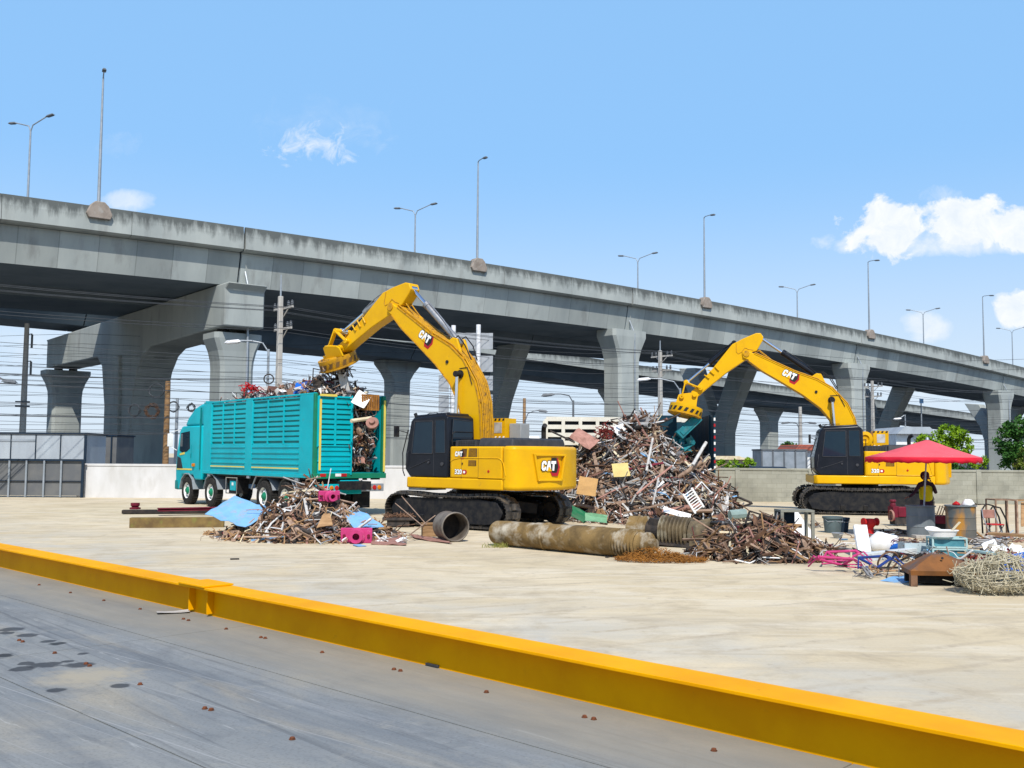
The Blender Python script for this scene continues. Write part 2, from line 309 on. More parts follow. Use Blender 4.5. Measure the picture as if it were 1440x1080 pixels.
# ================================================================== GROUND, DECK, WALL
def ground_mat():
    m = bpy.data.materials.new('yard_concrete'); m.use_nodes = True; t = m.node_tree; nd = t.nodes; ln = t.links.new
    p = nd['Principled BSDF']; p.inputs['Roughness'].default_value = 0.95; p.inputs['Specular IOR Level'].default_value = 0.05
    tcn = nd.new('ShaderNodeTexCoord')
    def mp(sx, sy, rz=0):
        k = nd.new('ShaderNodeMapping'); k.inputs['Scale'].default_value = (sx, sy, 1); k.inputs['Rotation'].default_value = (0, 0, rz)
        ln(tcn.outputs['Object'], k.inputs['Vector']); return k.outputs[0]
    def nz(vec, sc, lo, hi, d=8, r=0.6, dist=0.0):
        n = nd.new('ShaderNodeTexNoise'); n.inputs['Scale'].default_value = sc; n.inputs['Detail'].default_value = d; n.inputs['Roughness'].default_value = r
        n.inputs['Distortion'].default_value = dist
        ln(vec, n.inputs['Vector']); q = nd.new('ShaderNodeMapRange'); q.inputs[1].default_value = lo; q.inputs[2].default_value = hi
        ln(n.outputs['Fac'], q.inputs[0]); return q.outputs[0]
    def mix(f, a, b):
        k = nd.new('ShaderNodeMix'); k.data_type = 'RGBA'; ln(f, k.inputs[0])
        for i, x in ((6, a), (7, b)):
            if isinstance(x, tuple): k.inputs[i].default_value = x
            else: ln(x, k.inputs[i])
        return k.outputs[2]
    c = mix(nz(mp(1, 1), 0.35, 0.35, 0.7), (0.60, 0.505, 0.345, 1), (0.49, 0.40, 0.255, 1))
    c = mix(nz(mp(0.55, 1.5, R(30)), 0.8, 0.5, 0.78, dist=0.8), c, (0.63, 0.56, 0.43, 1))
    c = mix(nz(mp(0.45, 1.7, R(-24)), 0.7, 0.55, 0.82, dist=0.7), c, (0.40, 0.335, 0.235, 1))
    # greyer, damp-looking strip beside the weighbridge
    sx = nd.new('ShaderNodeSeparateXYZ'); ln(tcn.outputs['Object'], sx.inputs[0])
    def mth(op, a, b, cl=False):
        k = nd.new('ShaderNodeMath'); k.operation = op; k.use_clamp = cl
        for i, x in enumerate((a, b)):
            if isinstance(x, (int, float)): k.inputs[i].default_value = x
            else: ln(x, k.inputs[i])
        return k.outputs[0]
    dist = mth('ADD', mth('MULTIPLY', sx.outputs[0], 0.70), mth('MULTIPLY', sx.outputs[1], 0.715))
    nearb = mth('SUBTRACT', 1.0, mth('DIVIDE', mth('ABSOLUTE', mth('SUBTRACT', dist, 7.4), 0), 4.2), True)
    f = mth('MULTIPLY', nearb, nz(mp(0.8, 0.8, R(44)), 0.9, 0.36, 0.62, dist=0.6), True)
    c = mix(mth('MULTIPLY', f, 0.8), c, (0.40, 0.395, 0.355, 1))
    c = mix(mth('MULTIPLY', nz(mp(1, 1), 1.1, 0.5, 0.72, 10, 0.66, 0.5), 0.75), c, (0.355, 0.29, 0.195, 1))
    c = mix(mth('MULTIPLY', nz(mp(0.16, 4.2, R(40)), 1.0, 0.55, 0.68, 9, 0.66, 0.3), 0.4), c, (0.36, 0.30, 0.215, 1))
    c = mix(mth('MULTIPLY', nz(mp(0.2, 5.5, R(58)), 0.8, 0.56, 0.68, 7, 0.6, 0.3), 0.45), c, (0.66, 0.60, 0.47, 1))
    c = mix(mth('MULTIPLY', nz(mp(1, 1), 3.5, 0.6, 0.74, 10, 0.65), 0.6), c, (0.27, 0.22, 0.165, 1))
    c = mix(mth('MULTIPLY', nz(mp(0.6, 1.4, R(44)), 5.0, 0.66, 0.72, 6, 0.7), 0.6), c, (0.22, 0.19, 0.15, 1))
    wv = nd.new('ShaderNodeTexWave'); wv.wave_type = 'BANDS'; wv.inputs['Scale'].default_value = 0.42; wv.inputs['Distortion'].default_value = 3.0; wv.inputs['Detail'].default_value = 1.5; wv.inputs['Detail Scale'].default_value = 0.25; ln(mp(1, 1, R(62)), wv.inputs['Vector'])
    wr_ = nd.new('ShaderNodeMapRange'); wr_.inputs[1].default_value = 0.90; wr_.inputs[2].default_value = 0.99; ln(wv.outputs['Fac'], wr_.inputs[0])
    c = mix(mth('MULTIPLY', mth('MULTIPLY', wr_.outputs[0], nz(mp(1, 1), 0.5, 0.42, 0.6)), nz(mp(1, 1), 9, 0.3, 0.62, 5)), c, (0.40, 0.335, 0.24, 1))
    c = mix(mth('MULTIPLY', nz(mp(1, 1), 0.9, 0.64, 0.72, 10, 0.68, 0.9), 0.6), c, (0.24, 0.21, 0.17, 1))
    c = mix(mth('MULTIPLY', nz(mp(1, 1), 24, 0.5, 0.8, 4, 0.7), 0.35), c, (0.33, 0.28, 0.22, 1))
    c = mix(mth('MULTIPLY', nz(mp(0.05, 3.0, R(46)), 1.0, 0.62, 0.72, 5), 0.4), c, (0.32, 0.29, 0.25, 1))
    ln(c, p.inputs['Base Color'])
    bn = nd.new('ShaderNodeTexNoise'); bn.inputs['Scale'].default_value = 18; bn.inputs['Detail'].default_value = 8; ln(tcn.outputs['Object'], bn.inputs['Vector'])
    b = nd.new('ShaderNodeBump'); b.inputs['Strength'].default_value = 0.25; b.inputs['Distance'].default_value = 0.02
    ln(bn.outputs['Fac'], b.inputs['Height']); ln(b.outputs[0], p.inputs['Normal'])
    return m
g = MB(); g.add([(-1500, -300, 0), (1500, -300, 0), (1500, 3000, 0), (-1500, 3000, 0)], [(0, 1, 2, 3)])
obj('ground', g, ground_mat(), kind='structure')

BD = Vector((-0.718, 0.696, 0)).normalized(); BN = Vector((BD.y, -BD.x, 0))   # guard beam direction; BN points away from the camera
BN = Vector((0.696, 0.718, 0)).normalized()
B0 = Vector((-2.93, 9.95, 0)); DZ = 0.35
def bm_(t, n, z): p = B0 + BD * t + BN * n; return (p.x, p.y, z)
def deck_mat():
    m = bpy.data.materials.new('weighbridge_plate'); m.use_nodes = True; t = m.node_tree; nd = t.nodes; ln = t.links.new
    p = nd['Principled BSDF']; p.inputs['Specular IOR Level'].default_value = 0.18
    tcn = nd.new('ShaderNodeTexCoord')
    ang = math.atan2(BD.y, BD.x)
    def mp(sx, sy, off=0, rot=0):
        k = nd.new('ShaderNodeMapping'); k.vector_type = 'TEXTURE'; k.inputs['Rotation'].default_value = (0, 0, ang + rot)
        ln(tcn.outputs['Object'], k.inputs['Vector'])
        q = nd.new('ShaderNodeMapping'); q.inputs['Scale'].default_value = (sx, sy, 1); q.inputs['Location'].default_value = (off, off, 0); ln(k.outputs[0], q.inputs['Vector']); return q.outputs[0]
    def nz(vec, sc, lo, hi, d=8, r=0.6, dist=0.0):
        n = nd.new('ShaderNodeTexNoise'); n.inputs['Scale'].default_value = sc; n.inputs['Detail'].default_value = d; n.inputs['Roughness'].default_value = r; n.inputs['Distortion'].default_value = dist
        ln(vec, n.inputs['Vector']); q = nd.new('ShaderNodeMapRange'); q.inputs[1].default_value = lo; q.inputs[2].default_value = hi
        ln(n.outputs['Fac'], q.inputs[0]); return q.outputs[0]
    def mix(f, a, b, k_=1.0):
        k = nd.new('ShaderNodeMix'); k.data_type = 'RGBA'
        q = nd.new('ShaderNodeMath'); q.operation = 'MULTIPLY'; q.inputs[1].default_value = k_; ln(f, q.inputs[0]); ln(q.outputs[0], k.inputs[0])
        for i, x in ((6, a), (7, b)):
            if isinstance(x, tuple): k.inputs[i].default_value = x
            else: ln(x, k.inputs[i])
        return k.outputs[2]
    c = mix(nz(mp(0.25, 1.0), 1.1, 0.35, 0.7), (0.17, 0.185, 0.19, 1), (0.27, 0.268, 0.245, 1))
    c = mix(nz(mp(0.12, 2.6, 3), 1.3, 0.5, 0.72, dist=0.3), c, (0.11, 0.125, 0.14, 1), 0.75)
    c = mix(nz(mp(0.3, 3.0, 5, R(2)), 1.3, 0.54, 0.72, 10, 0.7, 0.6), c, (0.29, 0.295, 0.29, 1), 0.55)
    c = mix(nz(mp(0.16, 9.0, 8, R(-3)), 1.3, 0.54, 0.68, 9, 0.7, 0.4), c, (0.065, 0.07, 0.076, 1), 0.6)
    c = mix(nz(mp(0.6, 1.2, 11), 0.8, 0.54, 0.78, dist=0.8), c, (0.36, 0.31, 0.22, 1), 0.75)
    c = mix(nz(mp(0.7, 1.1, 21), 1.5, 0.5, 0.68, 10, 0.7, 0.8), c, (0.11, 0.118, 0.122, 1), 0.6)
    c = mix(nz(mp(0.9, 1.0, 33), 3.2, 0.56, 0.72, 10, 0.7, 0.5), c, (0.30, 0.285, 0.24, 1), 0.6)
    c = mix(nz(mp(1, 1, 41), 55, 0.5, 0.75, 3, 0.6), c, (0.09, 0.09, 0.09, 1), 0.4)
    c = mix(nz(mp(0.05, 40.0, 51, R(5)), 1.0, 0.64, 0.70, 3), c, (0.33, 0.33, 0.32, 1), 0.5)
    c = mix(nz(mp(0.5, 5.0, 2), 2.6, 0.62, 0.74, 10, 0.7), c, (0.46, 0.46, 0.43, 1), 0.75)
    c = mix(nz(mp(1, 1, 4), 14, 0.62, 0.78, 6, 0.7), c, (0.36, 0.35, 0.31, 1), 0.5)
    # dusty strip along the guard beam
    k = nd.new('ShaderNodeMapping'); k.vector_type = 'TEXTURE'; k.inputs['Rotation'].default_value = (0, 0, ang); k.inputs['Location'].default_value = (B0.x, B0.y, 0)
    ln(tcn.outputs['Object'], k.inputs['Vector']); sx = nd.new('ShaderNodeSeparateXYZ'); ln(k.outputs[0], sx.inputs[0])
    q = nd.new('ShaderNodeMapRange'); q.inputs[1].default_value = 1.15; q.inputs[2].default_value = 0.75; ln(sx.outputs[1], q.inputs[0])
    c2 = mix(nz(mp(0.4, 1.2, 9), 1.6, 0.35, 0.7), (0.29, 0.255, 0.19, 1), (0.20, 0.19, 0.16, 1))
    c = mix(q.outputs[0], c, c2, 0.75)
    # round oily spots
    wob = nd.new('ShaderNodeTexNoise'); wob.inputs['Scale'].default_value = 9; wob.inputs['Detail'].default_value = 4; ln(tcn.outputs['Object'], wob.inputs['Vector'])
    def spot(x, y, r, cc, soft, k_):
        vv = nd.new('ShaderNodeVectorMath'); vv.operation = 'DISTANCE'; vv.inputs[1].default_value = (x, y, DZ); ln(tcn.outputs['Object'], vv.inputs[0])
        dd = M2('ADD', vv.outputs['Value'], M2('MULTIPLY', M2('SUBTRACT', wob.outputs['Fac'], 0.5, tree=t), r * 1.3, tree=t), tree=t)
        s2 = nd.new('ShaderNodeMapRange'); s2.inputs[1].default_value = r; s2.inputs[2].default_value = r * soft; ln(dd, s2.inputs[0]); return mix(s2.outputs[0], c, cc, k_)
    c = spot(-3.014, 7.284, 0.42, (0.36, 0.31, 0.22, 1), 0.3, 0.75)
    for i_, (x_, y_, r_) in enumerate([(-4.511, 9.127, 0.12), (-4.218, 8.853, 0.11), (-4.466, 8.949, 0.08), (-3.91, 8.565, 0.07), (-3.784, 8.474, 0.075), (-3.988, 7.962, 0.085), (-3.504, 7.633, 0.12), (-3.606, 7.479, 0.1), (-3.246, 7.641, 0.12), (-3.402, 8.067, 0.05), (-2.678, 6.984, 0.07), (-3.056, 6.848, 0.075), (-3.661, 7.679, 0.065), (-3.392, 7.766, 0.05)]): c = spot(x_, y_, r_, (0.03, 0.032, 0.036, 1) if i_ not in (4, 5) else (0.006, 0.007, 0.009, 1), 0.75, 0.8)
    ln(c, p.inputs['Base Color'])
    rr = nz(mp(0.15, 3.0, 6), 1.2, 0.3, 0.7); k2 = nd.new('ShaderNodeMapRange'); k2.inputs[3].default_value = 0.62; k2.inputs[4].default_value = 0.85; ln(rr, k2.inputs[0]); ln(k2.outputs[0], p.inputs['Roughness'])
    bn = nd.new('ShaderNodeTexNoise'); bn.inputs['Scale'].default_value = 30; bn.inputs['Detail'].default_value = 6; ln(mp(0.3, 1.0), bn.inputs['Vector'])
    b = nd.new('ShaderNodeBump'); b.inputs['Strength'].default_value = 0.12; b.inputs['Distance'].default_value = 0.01
    ln(bn.outputs['Fac'], b.inputs['Height']); ln(b.outputs[0], p.inputs['Normal'])
    return m
DK = deck_mat()
deck = MB()
ts = [-13, -6.6, -0.72, 1.75 + 3.6, 10.5, 16.5, 22]
gap = 0.006
for i in range(len(ts) - 1):
    for (na, nb) in ((-0.98, -0.012), (-2.45, -0.98), (-4.2, -2.45), (-9.0, -4.2)):
        a0, a1, b0, b1 = ts[i] + gap, ts[i + 1] - gap, na + gap, nb - gap
        if nb > -0.1: b1 = nb
        P = [bm_(a0, b0, DZ), bm_(a1, b0, DZ), bm_(a1, b1, DZ), bm_(a0, b1, DZ), bm_(a0, b0, 0.02), bm_(a1, b0, 0.02), bm_(a1, b1, 0.02), bm_(a0, b1, 0.02)]
        deck.add(P, [(0, 1, 2, 3), (4, 7, 6, 5), (0, 4, 5, 1), (1, 5, 6, 2), (2, 6, 7, 3), (3, 7, 4, 0)])
obj('weighbridge_deck', deck, DK, kind='structure')

GB = mat('guard_yellow', (0.78, 0.36, 0.001, 1), (0.70, 0.30, 0.0015, 1), rough=0.5, scale=1.6, c3=(0.50, 0.22, 0.01, 1), s3=6, lo3=0.66, hi3=0.8, bump=0.05, bscale=25)
GB.node_tree.nodes['Principled BSDF'].inputs['Specular IOR Level'].default_value = 0.04
t = thing('guard_beam', 'long yellow steel guard beam along the edge of the grey weighbridge deck', 'beam', (B0.x, B0.y, DZ), math.atan2(BD.y, BD.x))
# local x along the beam (to the upper left), local -y is away from the camera
def beampart(nm, boxes, bev=0.006):
    b = MB()
    for c, d in boxes: b.box(c, d)
    return obj(nm, b, GB, t, bevel=bev)
HB, HW = 0.292, 0.30
beampart('bottom_flange', [((0, 0, -0.05), (34, HW - 0.02, 0.02))])
beampart('web', [((0, 0, HB / 2 - 0.035), (34, 0.014, HB + 0.03))])
beampart('top_flange', [((0, 0, HB - 0.011), (34, HW, 0.022))], 0.003)
jx = 0.16
beampart('splice_plate', [((jx, 0, HB + 0.010), (0.50, HW + 0.03, 0.018))], 0.004)
beampart('stiffener', [((jx + 0.19, 0.042, HB / 2), (0.012, 0.07, HB - 0.05))], 0.002)
beampart('stiffener', [((jx - 0.17, 0.042, HB / 2), (0.016, 0.07, HB - 0.05))], 0.002)
beampart('stiffener', [((-11.4, 0.045, HB / 2), (0.010, 0.07, HB - 0.05))], 0.002)

# rusty anchor bolts standing in the deck
BOLT = mat('bolt_rust', (0.19, 0.065, 0.03, 1), (0.09, 0.04, 0.022, 1), rough=0.8, scale=30)
def bolt(px, py, lab):
    b = MB(); b.lathe([(0.0, 0.014), (0.012, 0.014), (0.0145, 0.012), (0.0145, 0.003)], 6); b.lathe([(0.019, 0.0), (0.019, 0.003), (0.0, 0.0032)], 14)
    p = gp(px, py, DZ); return obj('bolt', b, BOLT, loc=(p.x, p.y, DZ + 0.001), rz=ru(0, 3), label=lab, cat='bolt', group='rusty bolts set in the weighbridge deck', smooth=30)
for px, py, lab in [(288, 997, 'left bolt of the rusty pair in the middle of the weighbridge deck'), (297, 999, 'right bolt of the rusty pair in the middle of the weighbridge deck'),
                    (197, 963, 'single rusty bolt beside the tan dust patch on the deck'), (411, 1040, 'lone rusty bolt on the deck near the bottom edge of the photo'),
                    (27, 901, 'left bolt of the rusty pair among the dark oil spots'), (32, 903, 'right bolt of the rusty pair among the dark oil spots'),
                    (77, 919, 'single rusty bolt right of the black oil spots'), (121, 934, 'left bolt of the rusty pair at the edge of the oil spots'), (126, 937, 'right bolt of the rusty pair at the edge of the oil spots'),
                    (55, 823, 'small rusty bolt farthest left in the dusty strip below the beam'), (99, 834, 'second small bolt from the left in the dusty strip below the beam'), (146, 845, 'third small bolt from the left in the dusty strip below the beam'),
                    (197, 857, 'small bolt in the dusty strip just left of the torn paper'), (258, 871, 'left bolt of the pair beneath the beam splice'), (265, 873, 'right bolt of the pair beneath the beam splice'),
                    (318, 885, 'single bolt in the dusty strip right of the beam splice'), (367, 897, 'left bolt of the pair by the deck seam under the beam'), (373, 898, 'right bolt of the pair by the deck seam under the beam'),
                    (453, 918, 'single small bolt in the dusty strip below the middle of the beam'), (554, 942, 'left bolt of the pair left of the small dark tab under the beam'), (563, 944, 'right bolt of the pair left of the small dark tab under the beam'),
                    (684, 974, 'single bolt in the dusty strip right of the small dark tab'), (822, 1009, 'left bolt of the pair at the right end of the dusty strip'), (835, 1012, 'right bolt of the pair at the right end of the dusty strip'),
                    (1004, 1056, 'rusty bolt farthest right on the deck below the beam')]:
    bolt(px, py, lab)
p = gp(244, 862, DZ); b = MB()
b.sheet([[(x, y, 0.012 + 0.02 * math.sin(5 * x + 3 * y) ** 2) for x in (-0.16, -0.08, 0, 0.07, 0.15)] for y in (-0.07, -0.02, 0.05)], 0.002)
obj('paper_scrap', b, GREYL, loc=(p.x, p.y, DZ), rz=0.4, label='torn grey paper lying on the deck below the beam splice', cat='paper')
p = gp(612, 937, DZ); b = MB(); b.box((0, 0, 0.012), (0.14, 0.08, 0.02))
obj('steel_tab', b, HOOD, loc=(p.x, p.y, DZ), rz=math.atan2(BD.y, BD.x), bevel=0.003, label='small dark steel tab lying on the deck against the yellow beam', cat='plate')

# ------------------------------------------------------------------ boundary walls
def wall(name, label, P, h, pw, M, joint=None):
    t = thing(name, label, 'wall', (P[0].x, P[0].y, 0))
    for i in range(len(P) - 1):
        a, b_ = P[i] - P[0], P[i + 1] - P[0]; d = b_ - a; n = max(1, round(d.length / pw)); dn = d.normalized(); nn = Vector((dn.y, -dn.x, 0))
        if nn.y > 0: nn = -nn
        for k in range(n):
            p0 = a + d * (k / n); p1 = a + d * ((k + 1) / n)
            q = MB(); M4 = basis(((p0 + p1) / 2), dn, nn, Vector((0, 0, 1))); M4 = basis((p0 + p1) / 2, dn, -nn, Vector((0, 0, 1)))
            q.box((0, 0, h / 2 - 0.04), (d.length / n - 0.16, 0.10, h - 0.08), M4)
            obj('panel', q, M, t)
            q = MB(); q.box((0, 0, h - 0.04), (d.length / n - 0.2, 0.16, 0.1), M4); obj('coping', q, M, t, bevel=0.01)
            q = MB(); q.box((0, 0, h / 2 + 0.01), (0.2, 0.2, h + 0.02), basis(p0, dn, -nn, Vector((0, 0, 1)))); obj('post', q, M, t, bevel=0.015)
    return t
wl = [at(112, 690, 43.3), at(300, 690, 43.3), at(640, 690, 44.2)]
for v in wl: v.z = 0
wall('boundary_wall', 'pale grey low concrete boundary wall on the left behind the teal truck', wl, 1.45, 4.4, CONCWL)
def blockify(m):
    t = m.node_tree; nd = t.nodes; ln = t.links.new; p = nd['Principled BSDF']; c0 = p.inputs['Base Color'].links[0].from_socket
    tcn = nd.new('ShaderNodeTexCoord'); mp = nd.new('ShaderNodeMapping'); mp.inputs['Rotation'].default_value = (R(90), 0, 0); ln(tcn.outputs['Object'], mp.inputs['Vector'])
    b = nd.new('ShaderNodeTexBrick'); b.inputs['Color1'].default_value = (1, 1, 1, 1); b.inputs['Color2'].default_value = (0.84, 0.84, 0.83, 1); b.inputs['Mortar'].default_value = (0.66, 0.66, 0.64, 1); b.inputs['Scale'].default_value = 1.0; b.inputs['Brick Width'].default_value = 0.42; b.inputs['Row Height'].default_value = 0.2; b.inputs['Mortar Size'].default_value = 0.008
    ln(mp.outputs[0], b.inputs['Vector']); mx = nd.new('ShaderNodeMix'); mx.data_type = 'RGBA'; mx.blend_type = 'MULTIPLY'; mx.inputs[0].default_value = 0.75; ln(c0, mx.inputs[6]); ln(b.outputs['Color'], mx.inputs[7]); ln(mx.outputs[2], p.inputs['Base Color'])
blockify(CONCW)
wr = [at(935, 690, 44.0), at(1140, 690, 43.6), at(1620, 690, 42.2)]
for v in wr: v.z = 0
wall('boundary_wall', 'grey block boundary wall on the right behind the second excavator', wr, 1.45, 3.15, CONCW)

# ================================================================== VIADUCT
DD = Vector((0.778, 0.628, 0)).normalized(); ON = Vector((-DD.y, DD.x, 0))      # along the bridge / away from the camera
BX0 = Vector((12.7, 104.2, 0))
def zt(b):                                             # top of parapet as function of the Y of the near edge
    if b > 165: return zt(165) - 0.055 * (b - 165)
    return 19.85 - 6.6e-4 * (b - 93) ** 2
def sup(b): return 0.088 * min(1.0, max(0.0, (b - 108) / 48.0))        # crossfall of the deck in its curve
def taper(b): return 1.0 - 0.26 * min(1.0, max(0.0, (b - 122) / 38.0))
def bp(b, o, dz):
    if o > 3: o = 3 + (o - 3) * taper(b)
    p = BX0 + DD * ((b - 104.2) / DD.y) + ON * o; return Vector((p.x, p.y, zt(b) + dz + sup(b) * o))
BENT = [77.0 - 27.2, 77.0, 104.2, 131.4, 157.6, 184.5, 211.5]
vi = thing('viaduct', 'tall grey concrete highway viaduct crossing the whole photo above the yard', 'bridge', (BX0.x, BX0.y, 0))
def loc_(v): return Vector(v) - Vector((BX0.x, BX0.y, 0))
def sweep(secs, bs, fn, M=None, mi=0, mb=None, cap=True, topattr=None):
    mb = mb or MB(); n = len(secs); vs = []; fs = []
    for b in bs:
        for (o, z) in secs: vs.append(loc_(fn(b, o, z)))
    for i in range(len(bs) - 1):
        for j in range(n): fs.append((i * n + j, i * n + (j + 1) % n, (i + 1) * n + (j + 1) % n, (i + 1) * n + j))
    if cap: fs += [tuple(range(n - 1, -1, -1)), tuple(range((len(bs) - 1) * n, len(bs) * n))]
    mb.add(vs, fs, mi); return mb
def rng(a, b, st):
    n = max(2, int(math.ceil((b - a) / st)) + 1); return [a + (b - a) * i / (n - 1) for i in range(n)]
def parapet_mat():
    m = CONC.copy(); m.name = 'parapet_concrete'; t = m.node_tree; nd = t.nodes; ln = t.links.new
    p = nd['Principled BSDF']; src = p.inputs['Base Color'].links[0].from_socket
    at_ = nd.new('ShaderNodeAttribute'); at_.attribute_name = 'height_on_parapet'
    tcn = nd.new('ShaderNodeTexCoord'); mp = nd.new('ShaderNodeMapping'); mp.inputs['Scale'].default_value = (1, 1, 0.22); ln(tcn.outputs['Object'], mp.inputs['Vector'])
    n = nd.new('ShaderNodeTexNoise'); n.inputs['Scale'].default_value = 1.5; n.inputs['Detail'].default_value = 9; n.inputs['Roughness'].default_value = 0.7; ln(mp.outputs[0], n.inputs['Vector'])
    a = M2('ADD', at_.outputs['Fac'], M2('MULTIPLY', M2('SUBTRACT', n.outputs['Fac'], 0.5, tree=t), 1.5, tree=t), tree=t)
    f = nd.new('ShaderNodeMapRange'); f.inputs[1].default_value = 0.40; f.inputs[2].default_value = 0.85; f.inputs[4].default_value = 0.85; ln(a, f.inputs[0])
    mx = nd.new('ShaderNodeMix'); mx.data_type = 'RGBA'; mx.inputs[7].default_value = (0.055, 0.062, 0.06, 1); ln(f.outputs[0], mx.inputs[0]); ln(src, mx.inputs[6]); ln(mx.outputs[2], p.inputs['Base Color'])
    return m
PARA = parapet_mat()
def add_panels(name, src, pitch, axis, line, var):
    """copy of a concrete with cast lengths of slightly different tone and thin joints along an axis"""
    m = src.copy(); m.name = name; t = m.node_tree; nd = t.nodes; ln = t.links.new; p = nd['Principled BSDF']; c0 = p.inputs['Base Color'].links[0].from_socket
    tcn = nd.new('ShaderNodeTexCoord'); dt = nd.new('ShaderNodeVectorMath'); dt.operation = 'DOT_PRODUCT'; dt.inputs[1].default_value = axis; ln(tcn.outputs['Object'], dt.inputs[0])
    d = M2('DIVIDE', dt.outputs['Value'], pitch, tree=t); fl = M2('FLOOR', d, tree=t); fr = M2('SUBTRACT', d, fl, tree=t)
    wn_ = nd.new('ShaderNodeTexWhiteNoise'); wn_.noise_dimensions = '1D'; ln(fl, wn_.inputs['W'])
    v = M2('ADD', 1.0 - var, M2('MULTIPLY', wn_.outputs['Value'], 2 * var, tree=t), tree=t)
    jn = M2('LESS_THAN', M2('ABSOLUTE', M2('SUBTRACT', fr, 0.5, tree=t), tree=t), 0.5 - line, tree=t)
    v = M2('MULTIPLY', v, M2('ADD', 0.72, M2('MULTIPLY', jn, 0.28, tree=t), tree=t), tree=t)
    hs = nd.new('ShaderNodeHueSaturation'); ln(v, hs.inputs['Value']); ln(c0, hs.inputs['Color']); ln(hs.outputs[0], p.inputs['Base Color']); return m
GIRD = add_panels('girder_concrete', CONC, 2.7, tuple(DD), 0.012, 0.16)
def parapet(parent, secs, bs, fn, name='parapet'):
    mb = sweep(secs, bs, fn); o = obj(name, mb, PARA, parent)
    a = o.data.attributes.new('height_on_parapet', 'FLOAT', 'POINT'); zmin = min(z for _, z in secs); zmax = max(z for _, z in secs)
    k = len(secs); a.data.foreach_set('value', [(secs[i % k][1] - zmin) / (zmax - zmin) for i in range(len(o.data.vertices))]); return o
for i in range(len(BENT) - 1):
    b0, b1 = BENT[i] + 0.04, BENT[i + 1] - 0.04
    if i == len(BENT) - 2: b1 = 300
    bs = rng(b0, b1, 4)
    girder = [(0.8, -1.95), (27.4, -1.95), (26.4, -2.3), (25.6, -4.55), (16.6, -4.55), (15.8, -2.5), (11.2, -2.5), (10.4, -4.55), (1.25, -4.55), (0.75, -2.2)]
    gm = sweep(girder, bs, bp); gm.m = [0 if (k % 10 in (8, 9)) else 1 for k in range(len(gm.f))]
    obj('girder', gm, [GIRD, CONC_SHADE], vi)
    # drop panels and formwork joints of the parapet: short lengths with small open joints
    m = 5
    for k in range(m):
        c0 = b0 + (b1 - b0) * k / m; c1 = b0 + (b1 - b0) * (k + 1) / m
        parapet(vi, [(0.0, -1.78), (0.0, -0.75), (0.10, -0.02), (0.32, 0.0), (0.42, -0.8), (0.74, -0.95), (0.74, -1.93), (0.25, -1.9)], rng(c0 + 0.012, c1 - 0.012, 4), bp)
    obj('deck_slab', sweep([(0.76, -0.96), (27.0, -0.96), (27.0, -1.93), (0.76, -1.93)], bs, bp), CONC_SHADE, vi)
    parapet(vi, [(27.02, -1.8), (27.02, -0.9), (27.3, -0.02), (27.5, 0.0), (27.62, -1.78)], bs, bp)
def pier_y(b): return b
def flare_pier(bpnt, ztop, wd, wo, fd, M=CONC, parent=vi, hfl=3.2, cap=0.7):
    """column: wd along the bridge, wo across, flared to fd along at the top"""
    q = MB(); prof = [(0, wd, wo), (ztop - cap - hfl, wd, wo), (ztop - cap - hfl * 0.72, wd * 1.04, wo), (ztop - cap - hfl * 0.4, wd + (fd - wd) * 0.38, wo * 1.03), (ztop - cap, fd, wo * 1.12), (ztop, fd, wo * 1.12)]
    vs = []; fs = []; ch = 0.28; n = 8
    for z, a, c in prof:
        A, Cc = a / 2, c / 2
        for (x, y) in ((-A + ch, -Cc), (A - ch, -Cc), (A, -Cc + ch), (A, Cc - ch), (A - ch, Cc), (-A + ch, Cc), (-A, Cc - ch), (-A, -Cc + ch)):
            p = bpnt + DD * x + ON * y; vs.append(loc_((p.x, p.y, z)))
    for i in range(len(prof) - 1):
        for j in range(n): fs.append((i * n + j, i * n + (j + 1) % n, (i + 1) * n + (j + 1) % n, (i + 1) * n + j))
    fs += [tuple(range(n - 1, -1, -1)), tuple(range((len(prof) - 1) * n, len(prof) * n))]
    q.add(vs, fs); return obj('pier', q, M, parent)
def P2(b, o): p = BX0 + DD * ((b - 104.2) / DD.y) + ON * o; return Vector((p.x, p.y, 0))
# first bent: wide portal frame
b1 = BENT[1]; zc = zt(b1) - 4.62
flare_pier(P2(b1, 1.9), zc - 3.75, 2.7, 2.5, 3.9, hfl=2.4, cap=0.45)
flare_pier(P2(b1, 49.0), zc - 3.75, 3.2, 2.6, 4.9, hfl=2.6, cap=0.45)
def onp(poly, b, half, name, M=CONC, bev=0.12):
    """polygon in (offset, z), extruded +-half along the bridge"""
    q = MB(); base = P2(b, 0); q.prism(poly, -half, half, basis(loc_(base), ON, DD, Vector((0, 0, 1)))); return obj(name, q, M, vi, bevel=bev)
zb_ = zc - 3.35
onp([(-0.3, zb_), (16.0, zb_ - 0.3), (17.8, zb_ - 0.9), (19.3, zb_ - 2.3), (20.2, zb_ - 4.2), (20.6, 6.5), (20.7, 0), (28.6, 0), (28.7, 6.5), (29.2, zb_ - 3.6), (29.9, zb_ - 1.2), (31.5, zb_ - 0.15),
     (51.0, zb_), (51.0, zc - 0.35), (51.6, zc - 0.02), (-0.9, zc - 0.02), (-0.3, zc - 0.5)], b1, 1.65, 'crossbeam')
q = MB(); base = P2(b1, 24.6)
q.prism([(-1.2, 0.0), (1.2, 0.0), (1.2, zb_ - 4.5), (0.8, zb_ - 0.5), (-0.8, zb_ - 0.5), (-1.2, zb_ - 4.5)], -1.95, 1.95, basis(loc_(base), ON, DD, Vector((0, 0, 1)))); obj('pilaster', q, CONC, vi, bevel=0.1)
